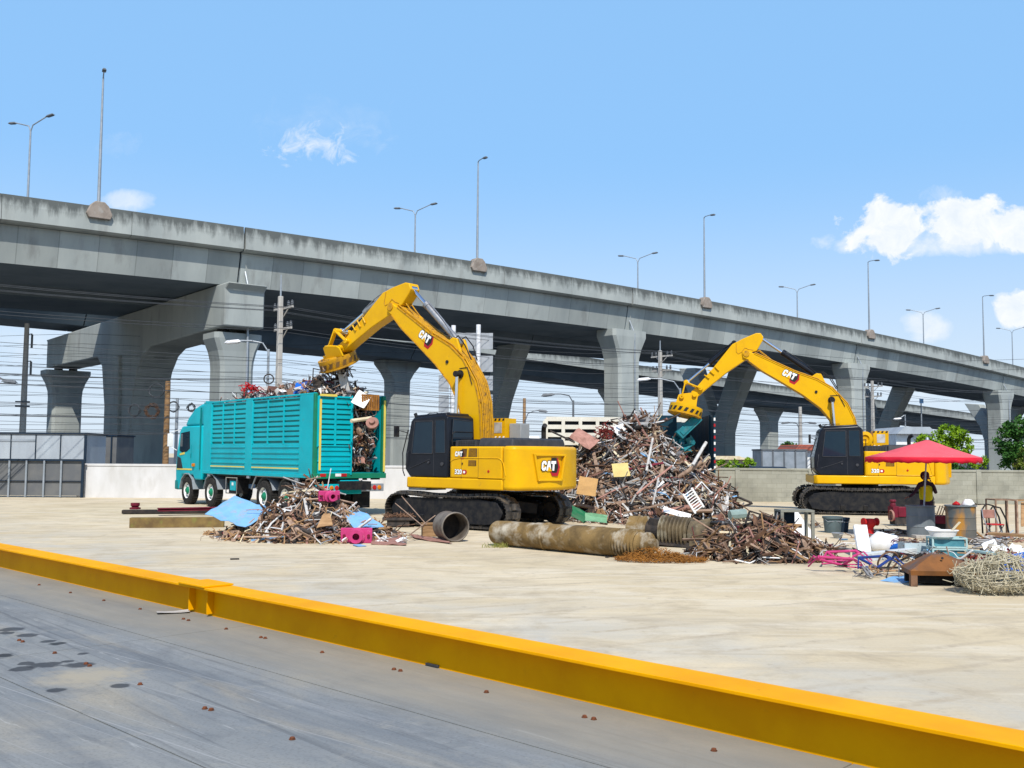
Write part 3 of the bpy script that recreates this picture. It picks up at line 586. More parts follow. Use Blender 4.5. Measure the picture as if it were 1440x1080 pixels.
for o in (1.9, 49.0):
    for s in (-0.8, 0.8):
        q = MB(); p = P2(b1, o) + DD * s; l = loc_(p); q.box((l.x, l.y, zc - 3.56), (0.7, 0.7, 0.36)); obj('bearing', q, BLKM, vi)
for b in BENT[2:6] + [BENT[0]]:
    zc = zt(b) - 4.6
    flare_pier(P2(b, 1.7), zc + sup(b) * 1.7 + 0.04, 3.1, 2.6, 5.0)
    # V-shaped middle pier
    poly = [(22.7, 0), (27.3, 0), (27.4, 5.5), (28.4, 8.5), (31.9, zc), (28.4, zc), (25.6, 8.6), (25.0, 7.6), (24.4, 8.6), (21.6, zc), (18.1, zc), (21.6, 8.5), (22.6, 5.5)]
    tp_ = taper(b); poly = [(3 + (o - 3) * (1 if tp_ > 0.99 else 0.5 + 0.5 * tp_), z if z != zc else zc + sup(b) * (3 + (o - 3) * (1 if tp_ > 0.99 else 0.5 + 0.5 * tp_)) + 0.05) for o, z in poly]
    onp(poly, b, 1.25, 'pier')
# lamp plinths on the near parapet
LB = [131, 671, 993, 1225, 1386]
def near_b(px): return 12600.0 / (190 - 0.0776 * px)
SPALL = mat('plinth_concrete', (0.30, 0.255, 0.215, 1), (0.21, 0.175, 0.145, 1), rough=0.95, scale=1.6, c3=(0.36, 0.35, 0.32, 1), s3=2.5)
for px in LB:
    b = near_b(px); q = MB(); M4 = basis(loc_(bp(b, 0, 0)), DD, ON, Vector((0, 0, 1)))
    q.prism([(-0.9, -0.62), (-0.75, -0.95), (0.75, -0.95), (0.9, -0.62), (0.62, 0.0), (0.32, 0.28), (-0.32, 0.28), (-0.62, 0.0)], -0.28, 0.55, M4); obj('lamp_plinth', q, SPALL, vi, bevel=0.05)
# drainpipe and joint hardware under the near edge
for b in BENT[1:6]:
    q = MB(); pts = [loc_(bp(b + 0.35, 0.9, -2.2)), loc_(bp(b + 0.35, 1.25, -3.0)), loc_(bp(b + 0.35, 0.3, -4.9)), loc_(Vector((bp(b + 0.35, 0.25, 0).x, bp(b + 0.35, 0.25, 0).y, 3.0)))]
    q.tube(pts, 0.09, 8); obj('drain_pipe', q, GALV, vi)

# ------------------------------------------------------------------ ramp viaduct behind
RB = [(40, 16.6), (77.0, 16.0), (104.2, 15.05), (131.4, 13.15), (157.6, 11.45), (184.5, 9.9), (211.5, 8.2), (260, 5.2)]
def zr(b):
    for i in range(len(RB) - 1):
        if b <= RB[i + 1][0] or i == len(RB) - 2:
            f = (b - RB[i][0]) / (RB[i + 1][0] - RB[i][0]); return RB[i][1] + f * (RB[i + 1][1] - RB[i][1])
def rp(b, o, dz): p = BX0 + DD * ((b - 104.2) / DD.y) + ON * o; return Vector((p.x, p.y, zr(b) + dz))
ra = thing('ramp_viaduct', 'lower concrete ramp viaduct sloping down to the right behind the main viaduct', 'bridge', (BX0.x, BX0.y, 0))
for i in range(len(RB) - 1):
    bs = rng(RB[i][0] + 0.04, RB[i + 1][0] - 0.04, 5)
    obj('girder', sweep([(41.2, 2.0), (50.9, 2.0), (50.4, 1.6), (49.4, 0), (42.6, 0), (41.4, 1.5)], bs, rp), CONC_SHADE, ra)
    obj('deck_slab', sweep([(40.5, 2.02), (51.5, 2.02), (51.5, 2.5), (40.5, 2.5)], bs, rp), CONC_SHADE, ra)
    for (o0, o1) in ((40.0, 40.48), (51.52, 52.0)):
        parapet(ra, [(o0, 1.95), (o0, 3.6), (o1, 3.6), (o1, 1.95)], bs, rp)
for b in BENT[2:6]:
    flare_pier(P2(b, 46.0), zr(b) - 0.02, 3.1, 2.4, 6.4, parent=ra, hfl=3.0, cap=0.5)

# ------------------------------------------------------------------ lamps on the viaduct
def lamp_head(parent, p, d, M=LAMPH, s=1.0):
    q = MB(); d = Vector(d).normalized(); u, v = perp(d)
    M4 = basis(Vector(p), d, u, v if v.z > 0 else -v)
    q.box((0.4 * s, 0, 0.0), (0.85 * s, 0.30 * s, 0.14 * s), M4, top=(0.7, 0.5)); q.box((0.42 * s, 0, -0.09 * s), (0.6 * s, 0.24 * s, 0.05 * s), M4)
    return obj('lamp_head', q, M, parent, bevel=0.02)
names5 = ['single arm lamp post farthest left on the near parapet', 'single arm lamp post on the near parapet above the first excavator boom', 'single arm lamp post on the parapet left of the white clouds',
          'single arm lamp post on the parapet under the big white cloud', 'single arm lamp post farthest right on the near parapet']
for px, lab in zip(LB, names5):
    b = near_b(px); p = bp(b, 0.15, 0.28); t = thing('street_lamp', lab, 'street lamp', p, 0, 'single arm lamps on the viaduct parapet')
    q = MB(); q.tube([(0, 0, 0), (0, 0, 4.5), (0, 0, 9.2)], [0.12, 0.095, 0.06], 10); obj('pole', q, GALV, t, smooth=40)
    a = -DD * 0.25 - ON * 0.968
    q = MB(); q.tube([(0, 0, 9.15), tuple(a * 0.25 + Vector((0, 0, 9.26))), tuple(a * 1.3 + Vector((0, 0, 9.22)))], 0.045, 8); obj('arm', q, GALV, t)
    lamp_head(t, a * 1.25 + Vector((0, 0, 9.2)), (a.x, a.y, -0.12))
for px, ytop, lab in [(26, 168, 'double arm lamp post at the left edge rising from the viaduct median'), (581, 290, 'double arm lamp post in the median above the first excavator boom tip'), (898, 358, 'double arm lamp post in the median left of the third single lamp'),
                (1124, 402, 'double arm lamp post in the median below the big cloud on its left'), (1302, 435, 'double arm lamp post in front of the small faint cloud'), (1427, 461, 'double arm lamp post farthest right beside the photo edge')]:
    # median of the deck is about 13.5 m behind the near edge
    best = min(rng(60, 230, 0.1), key=lambda b: abs((720 + FPX * bp(b, 13.5, 0).x / bp(b, 13.5, 0).y) - px))
    p = bp(best, 13.5, -0.95); top = at(px, ytop, p.y).z - p.z; t = thing('street_lamp', lab, 'street lamp', p, 0, 'double arm lamps on the viaduct median')
    q = MB(); q.tube([(0, 0, 0), (0, 0, top * 0.5), (0, 0, top - 0.9)], [0.12, 0.09, 0.07], 10); obj('pole', q, GALV, t, smooth=40)
    for s in (1, -1):
        a = (ON * 0.9 - DD * 0.42) * s
        q = MB(); q.tube([(0, 0, top - 1.0), tuple(a * 0.25 + Vector((0, 0, top - 0.5))), tuple(a * 1.9 + Vector((0, 0, top)))], 0.05, 8); obj('arm', q, GALV, t)
        lamp_head(t, a * 1.85 + Vector((0, 0, top)), (a.x, a.y, 0.1))
# ================================================================== EXCAVATORS
SB_ = mat('cabinet_grey', (0.30, 0.31, 0.31, 1), (0.25, 0.26, 0.26, 1), rough=0.6)
HAZB = mat('hazard_black', (0.02, 0.02, 0.02, 1), (0.03, 0.03, 0.03, 1), rough=0.5)
WHL = mat('logo_white', (0.85, 0.85, 0.83, 1), (0.8, 0.8, 0.78, 1), rough=0.4)
LRED = mat('logo_red', (0.42, 0.02, 0.03, 1), (0.36, 0.018, 0.025, 1), rough=0.4)
VENT = mat('vent_brown', (0.16, 0.09, 0.03, 1), (0.10, 0.055, 0.02, 1), rough=0.6)
INTER = mat('cab_interior', (0.05, 0.045, 0.045, 1), (0.09, 0.075, 0.07, 1), rough=0.7)
LET = {'C': [(0.30, 0), (0.75, 0), (1, 0.22), (1, 0.42), (0.66, 0.42), (0.66, 0.28), (0.38, 0.28), (0.38, 0.78), (0.70, 0.78), (0.70, 0.64), (1.04, 0.64), (1.04, 0.85), (0.85, 1.05), (0.30, 1.05), (0.04, 0.80), (0.04, 0.22)],
       'A': [(0.0, 0), (0.33, 0), (0.52, 0.52), (0.71, 0), (1.06, 0), (0.74, 1.05), (0.32, 1.05)],
       'T': [(0.28, 0), (0.66, 0), (0.66, 0.74), (0.98, 0.74), (0.98, 1.05), (-0.04, 1.05), (-0.04, 0.74), (0.28, 0.74)]}
def logo(name, parent, M, w):
    """letters with a red and black hexagon behind them; local x right, z up, -y out of the face; w = width of the three letters"""
    s = w / 3.2
    h = MB(); hexo = [(2.35, -0.75), (3.55, -0.75), (4.05, 0.45), (3.55, 1.75), (2.2, 1.75), (1.75, 0.2)]
    hexi = [(2.4, -0.3), (3.3, -0.3), (3.68, 0.5), (3.3, 1.75), (2.2, 1.75), (1.75, 0.2)]
    h.prism([(x * s, z * s * 1.15) for x, z in hexo], -0.004, 0, M, 1); h.prism([(x * s, z * s * 1.15) for x, z in hexi], -0.007, -0.004, M, 0)
    for k, ch in enumerate('CAT'):
        P = [((x + k * 1.04 + z * 0.10) * s, z * s * 1.45) for x, z in LET[ch]]
        cx = sum(p[0] for p in P) / len(P); cz = sum(p[1] for p in P) / len(P)
        big = [(cx + (x - cx) * 1.17, cz + (z - cz) * 1.11) for x, z in P]
        h.prism(big, -0.0085, -0.001, M, 0); h.prism(P, -0.0125, -0.0085, M, 2)
    h.prism([(1.2 * s, -0.10 * s), (2.25 * s, -0.10 * s), (1.72 * s, 0.62 * s)], -0.0145, -0.0125, M, 3)
    return obj(name, h, [HAZB, LRED, WHL, YEL], parent)
def machine(name, label, C, th, dth, Tb, Ts, mag, cfg):
    t = thing(name, label, 'excavator', (C[0], C[1], 0), math.pi - th, 'yellow excavators with magnet attachments')
    # ---------------- undercarriage
    UC = TR(cfg.get('uco', 0.0), 0, 0) @ Matrix.Rotation(dth, 4, 'Z')
    q = MB(); q.T = UC; q.box((0, 0, 0.66), (1.7, 1.6, 0.42), top=(0.7, 0.7)); q.cyl((0, 0, 0.86), (0, 0, 1.06), 0.62, n=28)
    for s in (1, -1):
        q.bar((0.7, 0, 0.62), (1.3, s * 0.9, 0.48), 0.34, 0.3); q.bar((-0.7, 0, 0.62), (-1.3, s * 0.9, 0.48), 0.34, 0.3)
    obj('car_body', q, BLKM, t, bevel=0.02)
    HL, RR = 1.72, 0.41
    for s in (1, -1):
        y0 = s * 1.19; W = 0.6
        # track path
        path = []
        ns = 100
        for a in range(0, 19): an = R(90 + 10 * a); path.append((-HL + RR * math.cos(an), 0.475 + RR * math.sin(an)))
        for k in range(1, 14): f = k / 14; path.append((-HL + f * (HL * 2), 0.475 - RR))
        for a in range(0, 19): an = R(-90 + 10 * a); path.append((HL + RR * math.cos(an), 0.475 + RR * math.sin(an)))
        for k in range(1, 14): f = k / 14; path.append((HL - f * HL * 2, 0.475 + RR - 0.05 * math.sin(math.pi * f) + 0.02 * math.sin(3 * math.pi * f) ** 2))
        pts = [Vector((x, 0, z)) for x, z in path]; pts.append(pts[0]); ln = [0]
        for i in range(1, len(pts)): ln.append(ln[-1] + (pts[i] - pts[i - 1]).length)
        tot = ln[-1]; n = 47; q = MB(); q.T = UC
        def atl(d):
            d %= tot
            for i in range(1, len(pts)):
                if ln[i] >= d: f = (d - ln[i - 1]) / (ln[i] - ln[i - 1]); return pts[i - 1].lerp(pts[i], f)
            return pts[0]
        for k in range(n):
            p0, p1 = atl(k * tot / n), atl((k + 1) * tot / n - 0.012); d = (p1 - p0).normalized(); nrm = Vector((d.z, 0, -d.x))
            M4 = basis((p0 + p1) / 2 + Vector((0, y0, 0)), d, Vector((0, 1, 0)), -nrm) if False else basis((p0 + p1) / 2 + Vector((0, y0, 0)), d, Vector((0, 1, 0)), d.cross(Vector((0, 1, 0))))
            L_ = (p1 - p0).length
            q.box((0, 0, 0), (L_ * 1.02, W, 0.022), M4)
            zo = 0.026 if True else 0
            # grouser bars on the outer side
            for gx in (-0.36, 0.0, 0.36): q.box((gx * L_ * 1.15, 0, zo * cfg.get('gsign', 1)), (0.014, W, 0.034), M4)
            q.box((0, 0, -0.045 * cfg.get('gsign', 1)), (L_ * 0.9, 0.2, 0.06), M4)
        tr = obj('track', q, TRK, t)
        q = MB(); q.T = UC
        q.prism([(-1.45, 0.28), (1.35, 0.28), (1.55, 0.42), (1.35, 0.58), (1.0, 0.66), (-1.2, 0.70), (-1.5, 0.55)], y0 - 0.17, y0 + 0.17); q.prism([(-1.3, 0.2), (1.25, 0.2), (1.3, 0.34), (-1.35, 0.34)], y0 - 0.21 , y0 + 0.21)
        for x in (-0.75, 0.05, 0.8): q.bar((x, y0, 0.3), (x, y0 + s * 0.27, 0.24), 0.14, 0.2)
        obj('track_frame', q, BLKM, tr, bevel=0.015)
        for nm, x, rad in (('sprocket', -HL, 0.36), ('idler', HL, 0.355)):
            q = MB(); q.T = UC
            q.lathe([(0.0, -0.19), (rad * 0.55, -0.19), (rad * 0.6, -0.10), (rad, -0.09), (rad, 0.09), (rad * 0.6, 0.10), (rad * 0.55, 0.19), (0.0, 0.19)], 26, TR(x, y0, 0.475, rx=R(90)))
            obj(nm, q, BLKM, tr, smooth=35)
        for i in range(7):
            q = MB(); q.T = UC; q.cyl((-1.2 + i * 0.4, y0 - 0.16, 0.175), (-1.2 + i * 0.4, y0 + 0.16, 0.175), 0.1, n=14); obj('roller', q, TRK, tr, smooth=35)
        for x in (-0.6, 0.6): q = MB(); q.T = UC; q.cyl((x, y0 - 0.12, 0.77), (x, y0 + 0.12, 0.77), 0.08, n=12); obj('roller', q, TRK, tr, smooth=35)
        q = MB(); q.T = UC; q.prism([(-1.95, 0.475), (-1.8, 0.2), (-1.4, 0.14), (1.4, 0.14), (1.8, 0.2), (1.95, 0.475), (1.75, 0.72), (1.2, 0.80), (-1.2, 0.80), (-1.75, 0.74)], y0 + s * 0.20, y0 + s * 0.235); obj('side_guard', q, BLKM, tr, bevel=0.02)
    # ---------------- upper structure
    HWD = 1.42; tl_ = cfg.get('tail', 0.0)
    q = MB(); q.plan([(1.70, -1.3), (1.72, HWD - 0.12), (1.62, HWD), (-2.2 + tl_, HWD), (-2.2 + tl_, -HWD), (1.6, -HWD)], 1.05, 1.34); obj('platform', q, YEL, t, bevel=0.035)
    q = MB(); q.plan([(1.66, 0.5), (1.66, HWD - 0.1), (1.0, HWD - 0.1), (1.0, 0.5)], 0.98, 1.046); obj('step_plate', q, GALV, t, bevel=0.01)
    # left (cab side) and right body panels
    q = MB(); q.plan([(0.06, 0.42), (0.06, HWD - 0.05), (0.0, HWD), (-2.18 + tl_, HWD), (-2.18 + tl_, -HWD), (0.9, -HWD), (0.9, -0.45), (-0.55, -0.45), (-0.55, 0.42)], 1.342, 2.17); body = obj('side_panels', q, YEL, t, bevel=0.07, seg=3)
    # counterweight
    arc = [(-2.182, HWD)] + [(-2.52, HWD - 0.01), (-2.66, HWD - 0.07), (-2.74, HWD - 0.2)] + [(-2.74 - 0.20 * math.cos(math.pi / 2 * k / 6.0), (HWD - 0.2) * (-k / 6.0) if False else (HWD - 0.2) * (1 - abs(k + 6) / 6.0 * 1.0)) for k in range(-5, 6)] if False else None
    arc = [(-2.182, HWD), (-2.36, HWD), (-2.49, HWD - 0.04), (-2.58, HWD - 0.13), (-2.64, HWD - 0.28)]
    for k in range(1, 9): yy = (HWD - 0.28) * (1 - k / 4.5); arc.append((-2.64 - 0.31 * (1 - (yy / (HWD - 0.28)) ** 2), yy))
    arc += [(-2.64, -(HWD - 0.28)), (-2.58, -(HWD - 0.13)), (-2.49, -(HWD - 0.04)), (-2.36, -HWD), (-2.182, -HWD)]
    arc = [(x + tl_, y) for x, y in arc]
    q = MB(); q.plan(arc, 1.05, 2.185); cw = obj('counterweight', q, YEL, t, bevel=0.09, seg=4)
    # raised trapezoid frame with the emblem on the back face
    nr_ = R(11); Mb = basis((-2.928 + tl_, 0.36, 0), (-math.sin(nr_), -math.cos(nr_), 0), (math.cos(nr_), -math.sin(nr_), 0), (0, 0, 1))     # local x -> to the right seen from behind, y into the body
    q = MB(); outer = [(-0.56, 1.99), (0.56, 1.99), (0.42, 1.29), (-0.42, 1.29)]; inner = [(-0.49, 1.93), (0.49, 1.93), (0.37, 1.35), (-0.37, 1.35)]
    for i in range(4):
        j = (i + 1) % 4; q.prism([outer[i], outer[j], inner[j], inner[i]], -0.022, 0.06, Mb)
    obj('emblem_frame', q, YEL, cw, bevel=0.012)
    logo('emblem', cw, Mb @ TR(-0.32, 0, 1.56) , 0.52)
    Ml = basis((0, HWD, 0), (-1, 0, 0), (0, -1, 0), (0, 0, 1))        # left face: local x -> towards the rear, outward is -y
    logo('emblem', body, Ml @ TR(0.16, 0, 1.91), 0.27)
    v, f = text_mb('320', 0.17, 0.002, 0.006, 0.0); q = MB(); Mt = Ml @ TR(0.28, -0.006, 1.50) @ Matrix.Rotation(R(90), 4, 'X'); q.add(v, f, 1, Mt)
    v2, f2 = text_mb('320', 0.17, 0.002, 0.014, 0.0); q.add(v2, f2, 0, Ml @ TR(0.28, -0.003, 1.50) @ Matrix.Rotation(R(90), 4, 'X'))
    q.prism([(0.43, 1.44), (0.55, 1.44), (0.585, 1.50), (0.55, 1.56), (0.43, 1.56)], -0.006, 0, Ml, 2); q.prism([(0.455, 1.47), (0.52, 1.47), (0.52, 1.53), (0.455, 1.53)], -0.008, -0.006, Ml, 1)
    obj('model_number', q, [HAZB, WHL, LRED], body)
    # door seams, panel ribs, vents, reflector
    q = MB()
    def rib(pts, r=0.011): q.tube([(x, HWD + 0.002, z) for x, z in pts], r, 6)
    rib([(0.0, 1.78), (-0.12, 1.83), (-0.35, 1.87), (-1.85 + tl_ / 2, 1.87), (-1.95 + tl_ / 2, 1.83), (-2.02 + tl_ / 2, 1.74), (-2.1 + tl_ / 2, 1.42)], 0.014); rib([(-0.98, 1.36), (-2.1 + tl_ / 2, 1.36)], 0.014)
    obj('panel_rib', q, YEL, body, smooth=40)
    q = MB()
    for x in (-0.38, -0.97): q.box((x, HWD + 0.0005, 1.6), (0.009, 0.004, 0.52))
    q.box((-0.97, HWD + 0.0005, 2.0), (0.009, 0.004, 0.24))
    q.box((-0.38, HWD + 0.0005, 1.345), (0.02, 0.004, 0.02))
    obj('door_seam', q, VENT, body)
    for pl in ([(-0.62, 1.90), (-0.93, 1.90), (-0.93, 2.12), (-0.66, 2.12)], [(-0.62, 1.66), (-0.90, 1.66), (-0.90, 1.81), (-0.63, 1.81)], [(-0.46, 1.90), (-0.56, 1.90), (-0.58, 2.11), (-0.40, 2.11), (-0.40, 2.03), (-0.46, 2.03)]):
        q = MB(); q.prism(pl, HWD - 0.004, HWD + 0.004); xs = [p[0] for p in pl]; zs = [p[1] for p in pl]; zz = min(zs) + 0.02
        while zz < max(zs) - 0.01 and len(pl) == 4:
            q.box(((min(xs) + max(xs)) / 2 + 0.01, HWD + 0.006, zz), ((max(xs) - min(xs)) * 0.84, 0.008, 0.008), mi=1); zz += 0.024
        obj('vent', q, [VENT, YELD], body)
    q = MB(); q.lathe([(0, 0.012), (0.032, 0.012), (0.036, 0)], 14, basis((-1.32, HWD, 1.53), (1, 0, 0), (0, 0, 1), (0, 1, 0))); obj('reflector', q, REDP, body)
    q = MB(); q.box((-0.42, HWD + 0.005, 1.72), (0.03, 0.02, 0.05)); obj('door_latch', q, BLKM, body)
    # engine hood, grille, exhaust, handrail
    q = MB(); q.plan([(-0.72, 1.2), (-0.72, -1.15), (-2.35 + tl_, -1.15), (-2.35 + tl_, 1.2)], 2.14, 2.40, inset=0.06); obj('hood', q, HOOD, t, bevel=0.06, seg=3)
    q = MB(); q.plan([(0.02, 1.22), (0.02, 0.45), (-0.72, 0.45), (-0.72, 1.22)], 2.14, 2.34, inset=0.03)
    for i in range(3):
        for k in range(7): q.box((-0.12 - k * 0.085, 1.215 - i * 0.004, 2.20 + i * 0.048), (0.06, 0.02, 0.022), mi=1)
    for i in range(6): q.box((-0.35, 0.55 + i * 0.11, 2.352), (0.55, 0.03, 0.02), mi=1)
    obj('grille', q, [HOOD, HAZB], t)
    q = MB(); q.tube([(-1.75, -0.35, 2.36), (-1.75, -0.35, 2.62), (-1.78, -0.32, 2.70), (-1.86, -0.26, 2.75)], 0.065, 12); obj('exhaust_pipe', q, BLKM, t, smooth=40)
    q = MB(); q.tube([(0.0, 1.36, 2.2), (0.0, 1.36, 2.5), (-0.02, 1.30, 2.56), (-0.02, 0.55, 2.56)], 0.016, 6); obj('handrail', q, BLKM, t)
    # magnet generator unit
    gx, gy, gz = cfg.get('gen', (0.25, -0.95, 2.17))
    gen = obj('generator_base', (lambda b: (b.box((gx, gy, gz + 0.19), (0.95, 0.6, 0.38)), b)[1])(MB()), BLKM, t, bevel=0.02)
    q = MB(); q.cyl((gx + 0.2, gy - 0.3, gz + 0.68), (gx + 0.2, gy + 0.34, gz + 0.68), 0.25, n=24)
    q.lathe([(0.27, 0), (0.27, 0.05), (0.15, 0.08), (0.10, 0.03), (0, 0.03)], 24, basis((gx + 0.2, gy + 0.33, gz + 0.68), (1, 0, 0), (0, 0, -1), (0, 1, 0)))
    q.bar((gx + 0.42, gy + 0.2, gz + 0.38), (gx + 0.2, gy + 0.2, gz + 0.62), 0.05, 0.3); q.bar((gx - 0.02, gy + 0.2, gz + 0.38), (gx + 0.2, gy + 0.2, gz + 0.62), 0.05, 0.3)
    q.box((gx + 0.2, gy, gz + 0.40), (0.5, 0.55, 0.06)); obj('motor', q, YEL, gen, smooth=35)
    q = MB(); q.box((gx - 0.36, gy, gz + 0.68), (0.52, 0.5, 0.58), mi=0); q.box((gx - 0.36, gy + 0.252, gz + 0.70), (0.28, 0.01, 0.30), mi=2)
    for k in range(4):
        x = gx - 0.58 + k * 0.145; q.prism([(x, gz + 0.90), (x + 0.07, gz + 0.90), (x + 0.045, gz + 0.965), (x - 0.025, gz + 0.965)], gy + 0.248, gy + 0.256, mi=1); q.prism([(x, gz + 0.40), (x + 0.06, gz + 0.40), (x + 0.035, gz + 0.46), (x - 0.025, gz + 0.46)], gy + 0.248, gy + 0.256, mi=3)
    obj('generator_box', q, [YEL, HAZB, GREYL, WHL], gen, bevel=0.008)
    if cfg.get('tank'):
        q = MB(); q.box((gx - 0.86, gy - 0.1, gz + 0.52), (0.42, 0.4, 0.6)); obj('control_cabinet', q, SB_, gen, bevel=0.02)
    # ---------------- cab
    y0c, y1c = 0.36, HWD
    side = [(0.10, 1.345), (1.52, 1.345), (1.70, 1.55), (1.70, 1.95), (1.50, 2.86), (1.40, 2.96), (0.25, 3.03), (0.12, 2.95), (0.08, 2.2)]
    q = MB(); q.prism(side, y0c, y1c); cab = obj('cab', q, BLK, t, bevel=0.04, seg=3)
    q = MB(); q.prism([(0.2, 3.0), (1.38, 2.95), (1.36, 3.03), (0.26, 3.08)], y0c + 0.06, y1c - 0.06); obj('roof', q, BLK, cab, bevel=0.03)
    def glass(nm, poly, M4, fr=0.025):
        g_ = MB(); g_.prism(poly, -0.006, 0.02, M4); o = obj(nm, g_, GLASS, cab)
        k = MB(); n = len(poly)
        for i in range(n):
            a = M4 @ Vector((poly[i][0], -0.008, poly[i][1])); b_ = M4 @ Vector((poly[(i + 1) % n][0], -0.008, poly[(i + 1) % n][1])); k.bar(a, b_, fr, fr * 0.8)
        obj('window_frame', k, HOOD, o); return o
    Mc = basis((0, y1c, 0), (-1, 0, 0), (0, -1, 0), (0, 0, 1))
    glass('window', [(-1.44, 1.98), (-0.66, 1.98), (-0.66, 2.86), (-1.33, 2.86)], Mc)
    glass('window', [(-0.56, 2.0), (-0.20, 2.0), (-0.22, 2.88), (-0.56, 2.88)], Mc, 0.012)
    Mr = basis((0.085, 0, 0), (0, -1, 0), (1, 0, 0), (0, 0, 1))
    glass('window', [(-1.30, 2.30), (-0.46, 2.30), (-0.46, 2.86), (-1.24, 2.90)], Mr, 0.015)
    Mf = basis((1.70, 0, 0), (0, 1, 0), (-1, 0, 0), (0, 0, 1))
    q = MB(); q.add([(1.703, 0.45, 1.6), (1.703, 1.33, 1.6), (1.703, 1.33, 1.95), (1.703, 0.45, 1.95), (1.51, 1.33, 2.83), (1.51, 0.45, 2.83), (1.66, 0.45, 1.6), (1.66, 1.33, 1.6), (1.46, 1.33, 2.8), (1.46, 0.45, 2.8)], [(0, 1, 2, 3), (3, 2, 4, 5), (6, 9, 8, 7), (0, 6, 7, 1), (5, 4, 8, 9), (1, 7, 8, 4, 2), (0, 3, 5, 9, 6)]); obj('windscreen', q, GLASS, cab)
    q = MB()
    q.box((0.62, y1c + 0.001, 2.12), (0.012, 0.006, 1.5)); q.tube([(1.62, y1c + 0.02, 1.62), (1.62, y1c + 0.05, 1.66), (1.57, y1c + 0.05, 2.0), (1.56, y1c + 0.02, 2.04)], 0.012, 6)
    q.tube([(0.75, y1c + 0.005, 1.83), (1.05, y1c + 0.012, 1.72), (1.5, y1c + 0.005, 1.58)], 0.008, 6)
    q.cyl((0.30, y1c, 1.70), (0.30, y1c + 0.03, 1.70), 0.05, n=14); q.cyl((0.80, y1c, 1.74), (0.80, y1c + 0.03, 1.74), 0.03, n=12)
    obj('door_trim', q, HOOD, cab, smooth=40)
    q = MB(); q.tube([(1.66, y1c - 0.02, 2.55), (1.85, y1c + 0.16, 2.62)], 0.012, 6); q.box((1.87, y1c + 0.18, 2.58), (0.06, 0.16, 0.30)); obj('mirror', q, BLKM, cab, bevel=0.01)
    q = MB(); q.tube([(1.74, y1c - 0.03, 1.36), (1.80, y1c - 0.02, 1.5), (1.82, y1c - 0.02, 2.0), (1.62, y1c - 0.02, 2.62)], 0.015, 6); obj('grab_rail', q, BLKM, cab)
    q = MB(); q.tube([(1.36, 0.6, 3.03), (1.3, 0.6, 3.10), (0.9, 0.5, 3.12)], 0.012, 6); q.tube([(1.36, 1.0, 3.03), (1.2, 1.0, 3.09), (0.8, 1.1, 3.1)], 0.012, 6); q.cyl((1.45, 1.25, 2.98), (1.5, 1.25, 3.08), 0.05, n=10); obj('work_light', q, BLKM, cab)
    # ---------------- boom
    top = [(4.02, 5.72), (3.87, 5.77), (3.60, 5.66), (2.92, 5.33), (2.2, 4.98), (1.44, 4.70), (0.94, 4.39), (0.45, 3.85), (0.21, 3.33), (0.10, 2.8), (-0.02, 2.2), (-0.05, 1.9)]
    bot = [(0.35, 1.85), (0.62, 2.4), (0.80, 2.95), (0.97, 3.28), (1.3, 3.70), (1.91, 4.18), (2.62, 4.63), (3.33, 5.06), (3.79, 5.42), (4.0, 5.52)]
    Bt = [Tb(p) for p in top + bot]
    q = MB(); q.prism(Bt, -0.27, 0.27); boom = obj('boom', q, YEL, t, bevel=0.02)
    q = MB()                                                      # flange lips along the plates
    for pl in (top[2:], bot[1:-1]):
        for s in (1, -1):
            for i in range(len(pl) - 1):
                a, b_ = Tb(pl[i]), Tb(pl[i + 1]); q.bar((a[0], s * 0.262, a[1]), (b_[0], s * 0.262, b_[1]), 0.05, 0.03)
    obj('plate_lip', q, YELD if cfg.get('worn') else YEL, boom)
    c = Tb((2.60, 4.93)); d_ = Tb((2.2, 4.70)); ang = math.atan2(Tb((2.2, 4.78))[1] - Tb((2.92, 5.12))[1], -(Tb((2.2, 4.78))[0] - Tb((2.92, 5.12))[0]))
    cen = Tb((2.62, 4.97))
    Mlogo = basis((cen[0], 0.27, cen[1]), (-math.cos(ang), 0, math.sin(ang)), (0, -1, 0), (math.sin(ang), 0, math.cos(ang)))
    logo('emblem', boom, Mlogo @ TR(0, 0, -0.09), 0.50)
    q = MB(); hose = top[2:11]
    for k, yo in enumerate((0.2, 0.12, 0.05, -0.02, -0.1, -0.18)):
        P = [Tb(p) for p in hose]; off = []
        for i, p in enumerate(P):
            a, b_ = P[max(0, i - 1)], P[min(len(P) - 1, i + 1)]; dx, dz = b_[0] - a[0], b_[1] - a[1]; l = math.hypot(dx, dz); off.append((p[0] - dz / l * -0.055, yo, p[1] - dx / l * 0.055 ))
        q.tube(off, 0.024, 6)
    for i in (2, 4, 6):
        p = Tb(hose[i]); q.box((p[0], 0, p[1] + 0.03), (0.08, 0.46, 0.09))
    obj('hose', q, YELD, boom, smooth=40)
    q = MB(); p = Tb((1.0, 4.13)); q.tube([(p[0], 0.275, p[1]), (p[0] - 0.3, 0.29, p[1] + 0.02), Vector((*[(a + b_) / 2 for a, b_ in zip(p, Tb((0.4, 3.6)))], 0)).xzy if False else (Tb((0.5, 3.75))[0], 0.29, Tb((0.5, 3.75))[1])], 0.012, 6)
    p = Tb((1.47, 4.27)); q.cyl((p[0], 0.26, p[1]), (p[0], 0.30, p[1]), 0.05, n=12); obj('grease_line', q, HAZB, boom)
    # boom cylinders
    pin = Tb((0.95, 3.98)); base = (0.78, 1.55)
